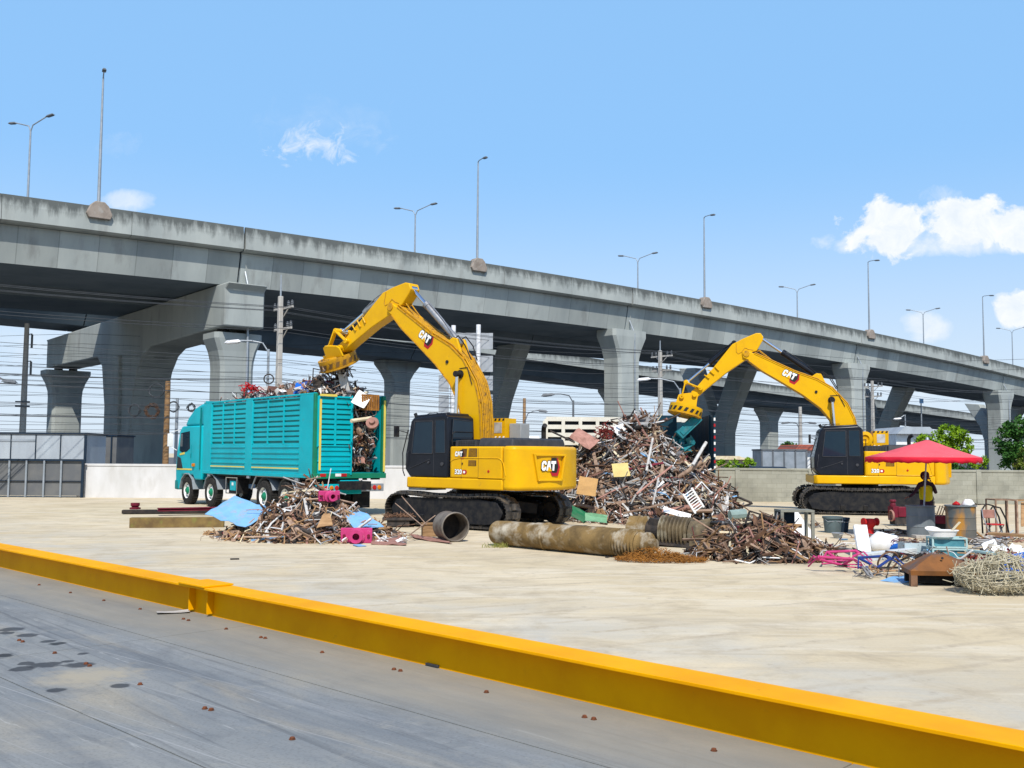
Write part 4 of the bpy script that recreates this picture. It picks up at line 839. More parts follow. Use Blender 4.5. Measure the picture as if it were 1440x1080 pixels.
    q = MB(); q.cyl((pin[0], -0.5, pin[1]), (pin[0], 0.5, pin[1]), 0.085, n=18); q.lathe([(0.0, 0.0), (0.12, 0), (0.12, -0.06), (0, -0.06)], 18, basis((pin[0], 0.31, pin[1]), (1, 0, 0), (0, 0, 1), (0, 1, 0))); obj('boom_pin', q, BLKM, boom, smooth=35)
    for s in (1, -1):
        pv = Vector((pin[0], s * 0.41, pin[1])); bv = Vector((base[0], s * 0.41, base[1])); m_ = bv.lerp(pv, 0.5)
        q = MB(); q.cyl(bv, m_, 0.085, n=16); cy = obj('boom_cylinder', q, YEL, t, smooth=35)
        q = MB(); q.cyl(m_, pv, 0.05, n=14); obj('rod', q, CHR, cy, smooth=35)
    def ram(name, a, b_, r, f, M, y=0.0, parent=t, eye=0.1):
        a = Vector((a[0], y, a[1])); b_ = Vector((b_[0], y, b_[1])); m_ = a.lerp(b_, f); q = MB(); q.cyl(a, m_, r, n=18); q.cyl(m_ - (b_ - a).normalized() * 0.1, m_ + (b_ - a).normalized() * 0.02, r * 1.18, n=18)
        q.cyl(a + Vector((0, -0.13, 0)), a + Vector((0, 0.13, 0)), eye, n=14)
        o = obj(name, q, M, parent, smooth=35); q = MB(); q.cyl(m_, b_, r * 0.58, n=14); q.cyl(b_ + Vector((0, -0.12, 0)), b_ + Vector((0, 0.12, 0)), eye, n=14); obj('rod', q, CHR, o, smooth=35)
        q = MB(); d = (b_ - a).normalized(); nn = Vector((d.z, 0, -d.x)); nn = nn if nn.z > 0 else -nn
        q.tube([a + d * 0.15 + nn * r * 0.6 + Vector((0, 0.1, 0)), a.lerp(m_, 0.5) + nn * (r + 0.03) + Vector((0, 0.06, 0)), m_ + nn * (r + 0.02)], 0.018, 6); obj('pressure_pipe', q, M, o)
    ab = Tb((1.36, 4.83)); tail = Ts((3.36, 6.26))
    q = MB(); a2 = Tb((1.5, 4.65)); a3 = Tb((1.15, 4.6)); q.prism([Tb((1.68, 4.78)), Tb((1.44, 4.94)), Tb((1.28, 4.92)), Tb((1.08, 4.5))], -0.2, -0.1); q.prism([Tb((1.68, 4.78)), Tb((1.44, 4.94)), Tb((1.28, 4.92)), Tb((1.08, 4.5))], 0.1, 0.2); obj('cylinder_bracket', q, YEL, boom, bevel=0.015)
    ram('arm_cylinder', ab, tail, 0.095, cfg['armf'], cfg['armM'])
    q = MB(); p0, p1 = Tb((1.25, 4.9)), Tb((0.75, 4.35))
    for yo in (0.15, -0.1): q = MB(); q.tube([(p0[0] + 0.2, yo, p0[1]), (p0[0] - 0.02, yo * 1.3, p0[1] + 0.10), ((p0[0] + p1[0]) / 2 - 0.06, yo * 1.4, (p0[1] + p1[1]) / 2 + 0.14), (p1[0] - 0.03, yo, p1[1] + 0.04)], 0.018, 6); obj('hose_loop', q, BLKM, boom, smooth=40)
    p0, p1 = Tb((3.5, 5.62)), Tb((2.85, 5.3))
    for yo in (0.1, -0.12): q = MB(); q.tube([(p0[0] + 0.05, yo, p0[1] + 0.1), (p0[0] - 0.1, yo, p0[1] + 0.17), ((p0[0] + p1[0]) / 2, yo, (p0[1] + p1[1]) / 2 + 0.14), (p1[0], yo, p1[1] + 0.03)], 0.02, 6); obj('hose_loop', q, YELD, boom, smooth=40)
    # ---------------- stick
    arm = [(3.26, 6.26), (3.30, 6.12), (3.50, 5.76), (3.66, 5.72), (3.74, 5.55), (3.89, 5.44), (4.58, 4.97), (5.32, 4.36), (5.66, 4.06), (5.82, 4.10), (5.84, 4.30), (5.60, 4.52), (5.05, 5.16), (4.62, 5.70), (4.36, 6.02), (4.20, 6.10), (4.02, 6.2), (3.52, 6.41), (3.36, 6.41)]
    q = MB(); q.prism([Ts(p) for p in arm], -0.2, 0.2); stick = obj('stick', q, YEL, t, bevel=0.025, seg=3)
    q = MB(); ar2 = [(3.72, 5.58), (3.95, 5.46), (4.05, 5.62), (4.15, 5.88), (4.1, 6.0), (3.98, 5.72), (3.84, 5.68)]
    q.tube([(Ts(p)[0], 0.205, Ts(p)[1]) for p in [(3.62, 5.80), (3.78, 5.82), (3.92, 5.88), (4.02, 5.74), (4.16, 5.66), (4.22, 5.74), (4.22, 6.05)]], 0.012, 6)
    obj('weld_seam', q, YELD, stick)
    q = MB()
    for (a, b_) in (((4.85, 5.06), (4.98, 5.2)), ((5.02, 4.92), (5.2, 5.08)), ((5.2, 4.78), (5.36, 4.9))):
        A, B_ = Ts(a), Ts(b_); q.tube([(A[0], 0.20, A[1]), (A[0], 0.24, A[1]), (B_[0], 0.24, B_[1]), (B_[0], 0.20, B_[1])], 0.02, 6)
    obj('pipe_clip', q, YEL, stick)
    pv = Ts((3.87, 5.66)); q = MB(); q.cyl((pv[0], -0.3, pv[1]), (pv[0], 0.3, pv[1]), 0.11, n=20); obj('stick_pin', q, YELD, stick, smooth=35)
    ram('bucket_cylinder', Ts((4.30, 6.08)), Ts((5.98, 4.66)), 0.075, 0.52, cfg['bktM'], eye=0.085)
    q = MB()
    for s in (1, -1):
        for (a, b_, w) in (((6.02, 4.64), (5.50, 4.42), 0.13), ((6.04, 4.66), (6.18, 4.12), 0.15)):
            A, B_ = Ts(a), Ts(b_); q.bar((A[0], s * 0.27, A[1]), (B_[0], s * 0.27, B_[1]), w, 0.05)
    for p in ((6.02, 4.64), (5.50, 4.42), (6.18, 4.12), (5.72, 4.18)):
        A = Ts(p); q.cyl((A[0], -0.32, A[1]), (A[0], 0.32, A[1]), 0.085, n=16)
    obj('linkage', q, YEL, t, bevel=0.01)
    # ---------------- magnet
    mc, tilt, lean = mag
    MM = TR(mc[0], 0, mc[1]) @ Matrix.Rotation(lean, 4, 'X') @ Matrix.Rotation(tilt, 4, 'Y')
    rM = cfg.get('rm', 0.60)
    q = MB(); q.lathe([(0.0, 0.12), (rM * 0.62, 0.12), (rM * 0.72, 0.02), (rM * 0.84, 0.0), (rM * 0.86, 0.10), (rM, 0.10), (rM, -0.20), (rM * 0.94, -0.26), (0.0, -0.26)], 40, MM)
    mg = obj('magnet', q, [YELD if cfg.get('worn') else YEL], t, smooth=35)
    q = MB(); q.lathe([(rM + 0.012, -0.2), (rM + 0.03, -0.2), (rM + 0.03, -0.25), (rM * 0.9, -0.28)], 40, MM); obj('rim', q, YELD, mg, smooth=35)
    q = MB(); ns = 17
    for k in range(ns):
        a = 2 * math.pi * k / ns; da = math.pi / ns
        def pt(an, z): v_ = MM @ Vector(((rM + 0.006) * math.cos(an), (rM + 0.006) * math.sin(an), z)); return tuple(v_)
        q.add([pt(a, -0.17), pt(a + da * 0.5, -0.17), pt(a + da, -0.17), pt(a + da * 1.6, -0.02), pt(a + da * 1.1, -0.02), pt(a + da * 0.6, -0.02)], [(0, 1, 4, 5), (1, 2, 3, 4)], k % 2 if cfg.get('redstripe') else 0)
    obj('hazard_stripe', q, [HAZB if not cfg.get('worn') else VENT, VENT], mg)
    A, B_ = Ts((6.18, 4.12)), Ts((5.72, 4.18)); q = MB()
    inv = MM.inverted()
    for s in (1, -1):
        a = inv @ Vector((A[0], s * 0.24, A[1])); b_ = inv @ Vector((B_[0], s * 0.24, B_[1])); a, b_ = (a, b_) if a.x > b_.x else (b_, a)
        y = s * 0.235
        q.prism([(b_.x - 0.16, 0.10), (a.x + 0.16, 0.10), (a.x + 0.13, a.z + 0.05), (a.x + 0.02, a.z + 0.11), (b_.x - 0.02, b_.z + 0.11), (b_.x - 0.12, b_.z + 0.03)], y - 0.03, y + 0.03, MM)
    q.box((0, 0, 0.16), (0.7, 0.5, 0.1), MM); obj('hanger_bracket', q, YEL, mg, bevel=0.012)
    return t
def sim(a0, b0, a1, b1):
    """similarity taking a0->a1 and b0->b1"""
    z = complex(b1[0] - b1[0] + b1[0] - a1[0], b1[1] - a1[1]) / complex(b0[0] - a0[0], b0[1] - a0[1])
    def f(p): w = complex(a1[0], a1[1]) + z * complex(p[0] - a0[0], p[1] - a0[1]); return (w.real, w.imag)
    return f
FOOT, TIP, SE = (0.15, 1.9), (3.87, 5.65), (5.65, 4.25)
ident = lambda p: p
C2, TH2 = (12.3, 35.3), R(10)
exc2 = machine('excavator', 'clean yellow excavator with black cab beside the red umbrella, striped magnet held over the pile', C2, TH2, R(0), ident, ident, ((6.03, 3.68), R(-13), R(6)),
               dict(armf=0.62, armM=BLK, bktM=BLK, gen=(-0.42, -0.45, 1.93)))
C1, TH1 = (-0.72, 27.6), R(39)
Tb1 = sim(FOOT, TIP, (0.15, 1.9), (3.57, 6.36)); Ts1 = sim(TIP, SE, (3.57, 6.36), (5.72, 5.33))
exc1 = machine('excavator', 'yellow excavator behind the long pipe, its magnet dropping scrap into the teal truck', C1, TH1, R(2), Tb1, Ts1, ((6.22, 4.97), R(4), R(-24)),
               dict(armf=0.7, armM=STEEL, bktM=STEEL, worn=True, tail=0.42, uco=0.25, redstripe=True, gen=(0.5, -0.95, 2.02), tank=True, rm=0.62))

# ================================================================== TEAL TRUCK
FT = Vector((-0.639, 0.769, 0)).normalized()
tk = thing('cargo_truck', 'teal high sided cargo truck heaped with scrap, rear door open, behind the small scrap pile', 'truck', (-6.03 + 1.25 * 0.769, 30.5 + 1.25 * 0.639, 0), math.atan2(FT.y, FT.x))
# local: x forward from the tail, y left (towards the camera)
HWT, ZB, ZT, LC = 1.25, 1.30, 3.78, 8.45
q = MB(); q.box((5.2, 0, 0.98), (11.6, 0.85, 0.26)); q.box((4.2, 0, 1.22), (8.3, 2.3, 0.16)); obj('chassis', q, BLKM, tk)
q = MB(); q.box((LC / 2, 0, ZB + 0.04), (LC, 2 * HWT - 0.12, 0.08)); obj('cargo_floor', q, TEALD, tk)
def slat_panel(q, M4, x0, x1, z0, zr, z1, ncol, nrow, th=0.05, back=1):
    """panel from x0..x1; ribbed solid part z0..zr, slotted part zr..z1"""
    w = x1 - x0; fr = 0.07
    q.box(((x0 + x1) / 2, 0, (z0 + zr) / 2), (w, th, zr - z0), M4)
    for i in range(5): z = z0 + 0.13 + (zr - z0 - 0.22) * i / 4; q.box(((x0 + x1) / 2, -th / 2 - 0.012, z), (w - 0.06, 0.03, 0.055 if i % 2 else 0.03), M4)
    cw_ = w / ncol
    for i in range(ncol + 1): q.box((x0 + cw_ * i, -0.005, (zr + z1) / 2), (fr if 0 < i < ncol else fr * 1.2, th + 0.01, z1 - zr), M4)
    q.box(((x0 + x1) / 2, th * 0.3, (zr + z1) / 2), (w - 0.02, 0.012, z1 - zr), M4, back)  # back sheet in a darker colour stands in for shade inside the slots
    pitch = (z1 - zr) / nrow
    for k in range(nrow + 1):
        z = zr + pitch * k; h = pitch * (0.66 if 0 < k < nrow else 0.36)
        q.box(((x0 + x1) / 2, 0, z), (w, th * 0.8, h), M4)
for s in (1, -1):
    M4 = basis((0, s * (HWT - 0.03), 0), (1, 0, 0), (0, -s, 0), (0, 0, 1))
    for (x0, x1) in ((0.95, 4.35), (4.85, 7.75)):
        q = MB(); slat_panel(q, M4, x0, x1, ZB + 0.02, ZB + 0.95, ZT - 0.06, 3, 9); pn = obj('side_panel', q, [TEAL, TEALD], tk, bevel=0.006)
        q = MB(); q.box(((x0 + x1) / 2, -0.045, ZB + 0.17), (x1 - x0 - 0.06, 0.006, 0.07), M4); obj('reflective_tape', q, YST, pn)
    q = MB()
    for (x0, x1) in ((0.0, 0.95), (4.35, 4.85), (7.75, LC)): q.box(((x0 + x1) / 2, -0.01, (ZB + ZT) / 2), (x1 - x0 - 0.004, 0.075, ZT - ZB), M4)
    q.box((LC / 2, -0.005, ZT + 0.02), (LC, 0.09, 0.06), M4); q.box((LC / 2, -0.01, ZB - 0.04), (LC, 0.1, 0.12), M4)
    obj('side_frame', q, TEAL, tk, bevel=0.012)
    for x in (1.1, 4.6, 7.9):
        q = MB(); q.box((x, -0.0, ZB - 0.15), (0.2, 0.08, 0.1), M4); obj('corner_lamp', q, GALV, tk, bevel=0.01)
q = MB(); q.box((LC - 0.03, 0, (ZB + ZT + 0.1) / 2), (0.06, 2 * HWT - 0.08, ZT - ZB + 0.1)); obj('headboard', q, TEAL, tk)
# rear doors: left one closed, right one swung open
Md = basis((-0.03, 0, 0), (0, -1, 0), (1, 0, 0), (0, 0, 1))
q = MB(); slat_panel(q, Md, -HWT + 0.1, 0.02, ZB + 0.02, ZB + 0.85, ZT - 0.06, 2, 10); q.box((-0.6, -0.03, ZB + 0.43), (1.15, 0.03, 0.05), Md); q.box((-0.58, -0.04, ZB + 0.9), (1.2, 0.03, 0.04), Md)
q.tube([tuple(Md @ Vector((0.0, -0.06, z))) for z in (ZB, ZT)], 0.025, 8)
dl = obj('rear_door', q, [TEAL, TEALD], tk, bevel=0.005)
q = MB(); q.box((-HWT + 0.15, -0.05, (ZB + ZT) / 2), (0.07, 0.012, ZT - ZB - 0.3), Md); q.box((-HWT + 0.42, -0.04, ZT - 0.02), (0.6, 0.012, 0.07), Md); obj('reflective_tape', q, YST, dl)
Mo = basis((0, -HWT + 0.03, 0), (-0.90, -0.436, 0), (0.436, -0.90, 0), (0, 0, 1))
Mo = basis((0.02, -HWT - 0.04, 0), (0.97, -0.24, 0), (0.24, 0.97, 0), (0, 0, 1))
q = MB(); slat_panel(q, Mo, 0.02, 1.15, ZB + 0.02, ZB + 0.85, ZT - 0.06, 2, 10); obj('rear_door', q, [GRN, TEALD], tk, bevel=0.005, label='green inner face of the rear door swung open')
q = MB()
for s in (1, -1): q.box((0.02, s * (HWT - 0.03), (ZB + ZT) / 2), (0.12, 0.11, ZT - ZB + 0.06))
q.box((0.0, 0, ZB - 0.03), (0.16, 2 * HWT + 0.1, 0.16)); rf = obj('rear_frame', q, GRN, tk, bevel=0.01)
q = MB(); q.box((-0.07, -HWT + 0.03, (ZB + ZT) / 2), (0.012, 0.07, ZT - ZB - 0.2)); obj('reflective_tape', q, YST, rf)
q = MB()
for k, y in enumerate((0.98, 0.45, 0.25)): q.box((-0.088, y, ZB + 0.0), (0.01, 0.2, 0.09), mi=k % 2)
for y in (-0.35, -0.65): q.box((-0.088, y, ZB - 0.14), (0.01, 0.12, 0.05), mi=1)
obj('marker_strip', q, [REDP, WHT], rf)
AMB = mat('amber_lens', (0.62, 0.20, 0.01, 1), (0.5, 0.15, 0.01, 1), rough=0.25)
for s in (1, -1):
    q = MB(); q.box((-0.05, s * 0.78, 0.90), (0.10, 0.85, 0.24)); bp_ = obj('rear_bumper', q, TEAL if s > 0 else GALV, tk, bevel=0.01)
    for k in range(4):
        q = MB(); q.lathe([(0, 0.03), (0.06, 0.025), (0.075, 0.0)], 14, basis((-0.10, s * (0.5 + 0.18 * k), 0.90), (0, 1, 0), (0, 0, 1), (-1, 0, 0))); obj('tail_light', q, AMB if k % 2 else REDP, bp_)
q = MB(); q.box((-0.02, 0, 0.88), (0.2, 0.75, 0.34)); q.box((0.2, 0, 1.1), (0.5, 0.7, 0.08)); obj('hitch_box', q, TEAL, tk, bevel=0.02)
for s in (1, -1):
    q = MB(); q.box((0.55, s * 0.78, 0.56), (0.02, 0.62, 0.66)); obj('mud_flap', q, BLKM, tk)
def wheel(x, s, w=0.3, dual=False, rim=True):
    q = MB(); r = 0.53; yc = s * (1.24 - w / 2)
    prof = [(0.30, -w / 2), (0.44, -w / 2), (r - 0.03, -w / 2 + 0.01), (r, -w / 2 + 0.05), (r, w / 2 - 0.05), (r - 0.03, w / 2 - 0.01), (0.44, w / 2), (0.30, w / 2)]
    Mw = basis((x, yc, r), (1, 0, 0), (0, 0, -s), (0, s, 0)); q.lathe(prof, 34, Mw)
    for k in range(40):
        a = 2 * math.pi * k / 40; q.box((r * math.cos(a), r * math.sin(a), 0), (0.02, 0.05, w * 0.8), Mw @ TR(0, 0, 0) if False else Mw @ Matrix.Identity(4))
    if dual: q.lathe(prof, 30, basis((x, yc - s * 0.34, r), (1, 0, 0), (0, 0, -s), (0, s, 0)))
    ty = obj('wheel', q, TYRE, tk, smooth=35)
    q = MB(); q.lathe([(0.31, w / 2 - 0.01), (0.29, w / 2 - 0.01), (0.27, w / 2 - 0.10), (0.17, w / 2 - 0.05), (0.15, w / 2 - 0.05)], 30, Mw)
    q.lathe([(0.31, w / 2 - 0.015), (0.31, -w / 2 + 0.03), (0.0, -w / 2 + 0.03)], 30, Mw)
    for k in range(10):
        a = 2 * math.pi * k / 10; q.lathe([(0, 0.004), (0.032, 0.004), (0.034, 0)], 10, Mw @ TR(0.222 * math.cos(a), 0.222 * math.sin(a), w / 2 - 0.072), mi=1)
    obj('rim', q, [WHT, HAZB], ty, smooth=35)
    q = MB(); q.lathe([(0, w / 2 + 0.03), (0.07, w / 2 + 0.03), (0.10, w / 2), (0.15, w / 2 - 0.04), (0.15, w / 2 - 0.09)], 20, Mw); obj('hub', q, GRN, ty, smooth=40)
for s in (1, -1):
    for x in (9.95, 7.75): wheel(x, s)
    for x in (3.45, 1.9): wheel(x, s, dual=True)
    for x in (7.75,):
        q = MB(); P = [(x + 0.66 * math.cos(R(a)), 0.53 + 0.66 * math.sin(R(a))) for a in (10, 45, 80, 100, 135, 170)]
        for i in range(5): a, b_ = P[i], P[i + 1]; q.bar((a[0], s * 1.02, a[1]), (b_[0], s * 1.02, b_[1]), 0.42, 0.03)
        obj('mudguard', q, GALV, tk)
    q = MB(); P = [(4.4, 0.75), (4.05, 1.2), (1.35, 1.2), (1.0, 0.75)]
    for i in range(3): q.tube([(P[i][0], s * 1.2, P[i][1]), (P[i + 1][0], s * 1.2, P[i + 1][1])], 0.03, 8)
    for x in (3.45, 1.9): q.lathe([(0.64, -0.25), (0.66, 0.0), (0.64, 0.25)], 16, basis((x, s * 0.95, 0.53), (1, 0, 0), (0, 0, 1), (0, -1, 0)), a0=R(20), a1=R(160))
    obj('mudguard', q, GALV, tk)
    q = MB(); q.box((5.85, s * 1.0, 0.80), (0.72, 0.42, 0.5)); tb = obj('tool_box', q, BLKM, tk, bevel=0.02)
    q = MB(); q.box((5.85, s * 1.22, 0.82), (0.45, 0.02, 0.34)); obj('cover', q, TEAL, tb, bevel=0.01)
    q = MB(); q.box((5.85, s * 1.235, 0.88), (0.12, 0.01, 0.10)); obj('badge', q, WHT, tb)
    q = MB(); q.tube([(6.3, s * 1.27, 0.55), (6.3, s * 1.27, 1.1), (5.4, s * 1.27, 1.1), (5.4, s * 1.27, 0.55)], 0.022, 8, closed=True); obj('guard_rail', q, CHR, tb)
# cab
HC = 1.235
side = [(8.62, 0.95), (9.25, 0.95), (9.42, 1.12), (10.48, 1.12), (10.62, 0.9), (10.75, 0.55), (11.08, 0.52), (11.12, 1.3), (11.06, 1.95), (10.82, 2.80), (10.58, 2.98), (8.62, 2.98)]
q = MB(); q.prism(side, -HC, HC); cab = obj('cab', q, TEAL, tk, bevel=0.06, seg=3)
q = MB(); q.prism([(8.64, 2.985), (10.55, 2.985), (10.2, 3.32), (9.6, 3.65), (8.95, 3.80), (8.64, 3.80)], -HC + 0.08, HC - 0.08); obj('roof_deflector', q, TEAL, cab, bevel=0.09, seg=3)
for s in (1, -1):
    Mk = basis((0, s * (HC + 0.003), 0), (1, 0, 0), (0, -s, 0), (0, 0, 1))
    q = MB(); q.prism([(9.75, 2.12), (10.05, 2.0), (10.45, 1.95), (10.78, 2.05), (10.66, 2.72), (9.80, 2.78)], -0.004, 0.03, Mk); obj('side_window', q, GLASS, cab)
    q = MB(); q.prism([(10.25, 1.90), (10.70, 1.86), (10.70, 1.93), (10.25, 1.985)], -0.012, 0.0, Mk); obj('window_trim', q, YST, cab)
    q = MB(); q.prism([(10.4, 1.35), (10.98, 1.35), (10.95, 1.82), (10.62, 1.75)], -0.01, 0.0, Mk); obj('corner_vent', q, BLK, cab)
    q = MB(); q.prism([(9.5, 1.30), (11.0, 1.30), (11.0, 1.36), (9.5, 1.36)], -0.008, 0.0, Mk); obj('stripe', q, YST, cab)
    q = MB()
    for x in (9.62, 10.72): q.box((x, 0, 1.75), (0.012, 0.01, 1.0), Mk)
    q.box((9.62, -0.006, 1.85), (0.03, 0.02, 0.16), Mk)
    obj('door_seam', q, TEALD, cab)
    q = MB(); q.box((9.3, -0.03, 1.50), (0.16, 0.08, 0.12), Mk); obj('side_lamp', q, AMB, cab, bevel=0.01)
    q = MB(); P = [(9.95 + 0.68 * math.cos(R(a)), 0.53 + 0.66 * math.sin(R(a))) for a in (5, 40, 75, 105, 140, 175)]
    for i in range(5): a, b_ = P[i], P[i + 1]; q.bar((a[0], s * 1.05, a[1]), (b_[0], s * 1.05, b_[1]), 0.42, 0.035)
    obj('wheel_arch', q, GALV, cab)
    q = MB(); q.tube([(10.95, s * 1.2, 2.85), (11.25, s * 1.42, 2.75), (11.25, s * 1.42, 2.2), (11.05, s * 1.24, 2.05)], 0.018, 6); q.box((11.25, s * 1.43, 2.45), (0.10, 0.2, 0.5)); obj('mirror', q, WHT, cab, bevel=0.02)
q = MB(); q.add([(11.085, -1.05, 1.95), (11.085, 1.05, 1.95), (10.87, 1.02, 2.72), (10.87, -1.02, 2.72), (11.03, -1.05, 1.95), (11.03, 1.05, 1.95), (10.8, 1.02, 2.72), (10.8, -1.02, 2.72)], [(0, 1, 2, 3), (4, 7, 6, 5), (0, 4, 5, 1), (2, 6, 7, 3), (1, 5, 6, 2), (0, 3, 7, 4)]); obj('windscreen', q, GLASS, cab)
q = MB(); q.box((10.98, 0, 0.72), (0.34, 2.5, 0.36)); fb = obj('front_bumper', q, TEALD, cab, bevel=0.04)
q = MB(); q.box((8.75, HC + 0.01, 2.5), (0.05, 0.05, 2.3)); q.box((8.75, HC + 0.02, 3.1), (0.03, 0.06, 0.25), mi=0); obj('air_intake', q, TEALD, cab)
q = MB(); q.box((8.52, 0, 2.3), (0.14, 2.2, 2.0)); obj('bulkhead', q, TEALD, tk)
# ================================================================== ADDED DARK ROAD BEHIND THE WALL, POLES, CABLES
ASPH = mat('bounce_cut_asphalt', (0.10, 0.105, 0.112, 1), (0.135, 0.135, 0.13, 1), rough=0.95, scale=0.3)  # dark ground sheet added beyond the wall to cut bounce light under the viaduct
q = MB(); q.add([(-900, 48.5, 0.004), (900, 48.5, 0.004), (900, 420, 0.004), (-900, 420, 0.004)], [(0, 1, 2, 3)]); obj('added_dark_road', q, ASPH, kind='structure')
PL0, PLD = Vector((-11.75, 50.0, 0)), Vector((22.2, 20.0, 0))
def pole_p(k): return PL0 + PLD * k
def wire_px(z0, k0, k1, lat, sag, nseg=8):
    pts = []; n = PLD.normalized(); pn = Vector((-n.y, n.x, 0))
    for k in range(int(k0), int(k1)):
        a, b_ = pole_p(k) + pn * lat, pole_p(k + 1) + pn * lat
        za, zb = z0[k - int(k0)], z0[k + 1 - int(k0)]
        for i in range(nseg + (1 if k == int(k1) - 1 else 0)):
            f = i / nseg; p = a.lerp(b_, f); p.z = za + (zb - za) * f - sag * 4 * f * (1 - f); pts.append(p)
    return pts
def cable(pts, r, label, group):
    o = pts[0].copy(); q = MB(); q.tube([p - o for p in pts], r, 5, cap=False)
    return obj('overhead_cable', q, WIRE, loc=o, label=label, cat='cable', group=group)
for i, (lat, z) in enumerate([(-0.95, 9.25), (-0.55, 9.25), (0.6, 9.25), (-0.6, 8.2), (0.55, 8.2), (0.9, 9.25)]):
    cable(wire_px([z - 0.3, z, z, z - 0.2, z], -1, 3, lat, 0.35), 0.014, 'power line of the upper set running just below the viaduct girder at upper left', 'upper power lines across the viaduct')
for i in range(28):
    z = 3.4 + 3.9 * (i / 27.0) ** 1.1
    zs = [z * 0.92 + ru(-0.25, 0.25) for _ in range(5)]
    cable(wire_px(zs, -1, 3, ru(-0.35, 0.35), ru(0.15, 0.6)), ru(0.006, 0.011) if i % 7 else 0.02, 'thin dark cable in the dense bundle strung low between the utility poles', 'low bundled cables between the utility poles')
for i in range(9):       # a second line of cables farther back
    y0 = 475 + 14 * i; pts = []
    for k in range(25):
        f = k / 24; x = -200 + 1900 * f; pts.append(at(x, y0 + 30 * f + 5 * math.sin(k * 1.1) + (0.010 * (x - 700)), 88 + 12 * f))
    cable(pts, 0.016, 'distant cable in the far line crossing behind the viaduct piers', 'far cables behind the viaduct piers')
def utility_pole(p, h, label, arms, r=0.17, spike=0.0, M=CONCP, tilt=0.0):
    t = thing('utility_pole', label, 'utility pole', p, math.atan2(PLD.y, PLD.x), 'concrete utility poles behind the wall')
    q = MB(); q.box((0, 0, h / 2), (r * 2, r * 2, h), top=(0.62, 0.62)); obj('pole', q, M, t, bevel=0.03)
    if spike: q = MB(); q.cyl((0, 0, h - 0.1), (0, 0, h + spike), 0.05, 0.035, 8); obj('spike', q, GALV, t)
    for z, w in arms:
        q = MB(); q.box((0.17, 0, z), (0.09, w, 0.11)); q.bar((0.17, w * 0.3, z), (0.17, 0, z - 0.45), 0.04, 0.04); q.bar((0.17, -w * 0.3, z), (0.17, 0, z - 0.45), 0.04, 0.04)
        a = obj('crossarm', q, CONCP, t)
        for s in (-0.46, -0.27, 0.27, 0.46):
            q = MB(); q.lathe([(0.03, 0), (0.09, 0.06), (0.05, 0.1), (0.09, 0.15), (0.05, 0.2), (0.07, 0.26), (0.0, 0.3)], 10, TR(0.17, s * w, z + 0.05)); obj('insulator', q, LAMPH, a, smooth=40)
    return t
utility_pole(pole_p(0), 9.9, 'concrete utility pole with two crossarms standing behind the teal truck', [(9.3, 1.9), (8.25, 1.7)], spike=1.1)
utility_pole(pole_p(1), 9.4, 'concrete utility pole with crossarms between the two excavator booms', [(9.0, 1.9), (8.0, 1.7)], spike=0.7)
utility_pole(pole_p(2), 8.9, 'utility pole with crossarm partly hidden behind the second excavator boom', [(8.4, 1.8), (7.5, 1.6)])
p = at(32, 600, 80); p.z = 0
t = thing('utility_pole', 'tall grey pole with hanging insulators at the far left behind the trailer', 'utility pole', p)
q = MB(); q.cyl((0, 0, 0), (0, 0, 12.3), 0.28, 0.18, 12); obj('pole', q, CONCP, t, smooth=40)
for z in (10.9, 8.7):
    q = MB(); q.tube([(0, 0, z + 0.5), (0.5, -0.1, z + 0.55)], 0.04, 6); q.cyl((0.5, -0.1, z + 0.5), (0.5, -0.1, z - 0.6), 0.09, n=8); obj('insulator', q, LAMPH, t)
for z in (5.6, 5.95): q = MB(); q.box((0, -0.2, z), (1.1, 0.2, 0.12)); obj('clamp', q, LAMPH, t)
def post(px, ytop, Y, r, label, M=CONCP, name='post'):
    p = at(px, 640, Y); h = at(px, ytop, Y).z; q = MB(); q.cyl((0, 0, 0), (0, 0, h), r, r * 0.8, 10); return obj(name, q, M, loc=(p.x, p.y, 0), smooth=40, label=label, cat='post')
post(233, 536, 47.0, 0.15, 'short plain concrete post left of the truck cab carrying the cable coils', WOOD, 'utility_pole')
post(247, 560, 49.0, 0.09, 'thin grey post with insulators just right of the plain concrete post', GALV, 'utility_pole')
post(737, 560, 82.0, 0.16, 'thin brown post beside the viaduct pier behind the first excavator', WOOD, 'utility_pole')
post(1126, 572, 95.0, 0.2, 'thin distant post behind the wall between the excavators', CONCP, 'utility_pole')
def small_lamp(px, ybase, ytop, hx, hy, Y, label, M=GALV, hm=LAMPW, double=False):
    p = at(px, 640, Y); p.z = 0; zt_ = at(px, ytop, Y).z; t = thing('street_lamp', label, 'street lamp', p, 0, 'low street lamps behind the wall')
    q = MB(); q.cyl((0, 0, 0), (0, 0, zt_), 0.09, 0.06, 8); obj('pole', q, M, t, smooth=40)
    for s in ((1, -1) if double else (1,)):
        e = at(hx, hy, Y) - p; e.x *= s; e.y = 0
        q = MB(); q.tube([(0, 0, zt_ - 0.15), (e.x * 0.2, 0, zt_ + (e.z - zt_) * 0.5 + 0.1), (e.x * 0.6, 0, zt_ + (e.z - zt_) * 0.8 + 0.08), tuple(e)], 0.04, 6); obj('arm', q, M, t)
        lamp_head(t, e - Vector((0.1 * (1 if e.x > 0 else -1), 0, 0)), (e.x, 0, -0.1 * abs(e.x)), hm, 1.0)
small_lamp(374, 560, 491, 336, 479, 50, 'pale headed lamp on an arm beside the flared portal column')
small_lamp(806, 600, 563, 777, 554, 62, 'curved arm lamp in the gap left of the tall middle pier', LAMPH, LAMPH)
small_lamp(957, 600, 546, 912, 532, 60, 'white headed lamp on a curved arm left of the second magnet')
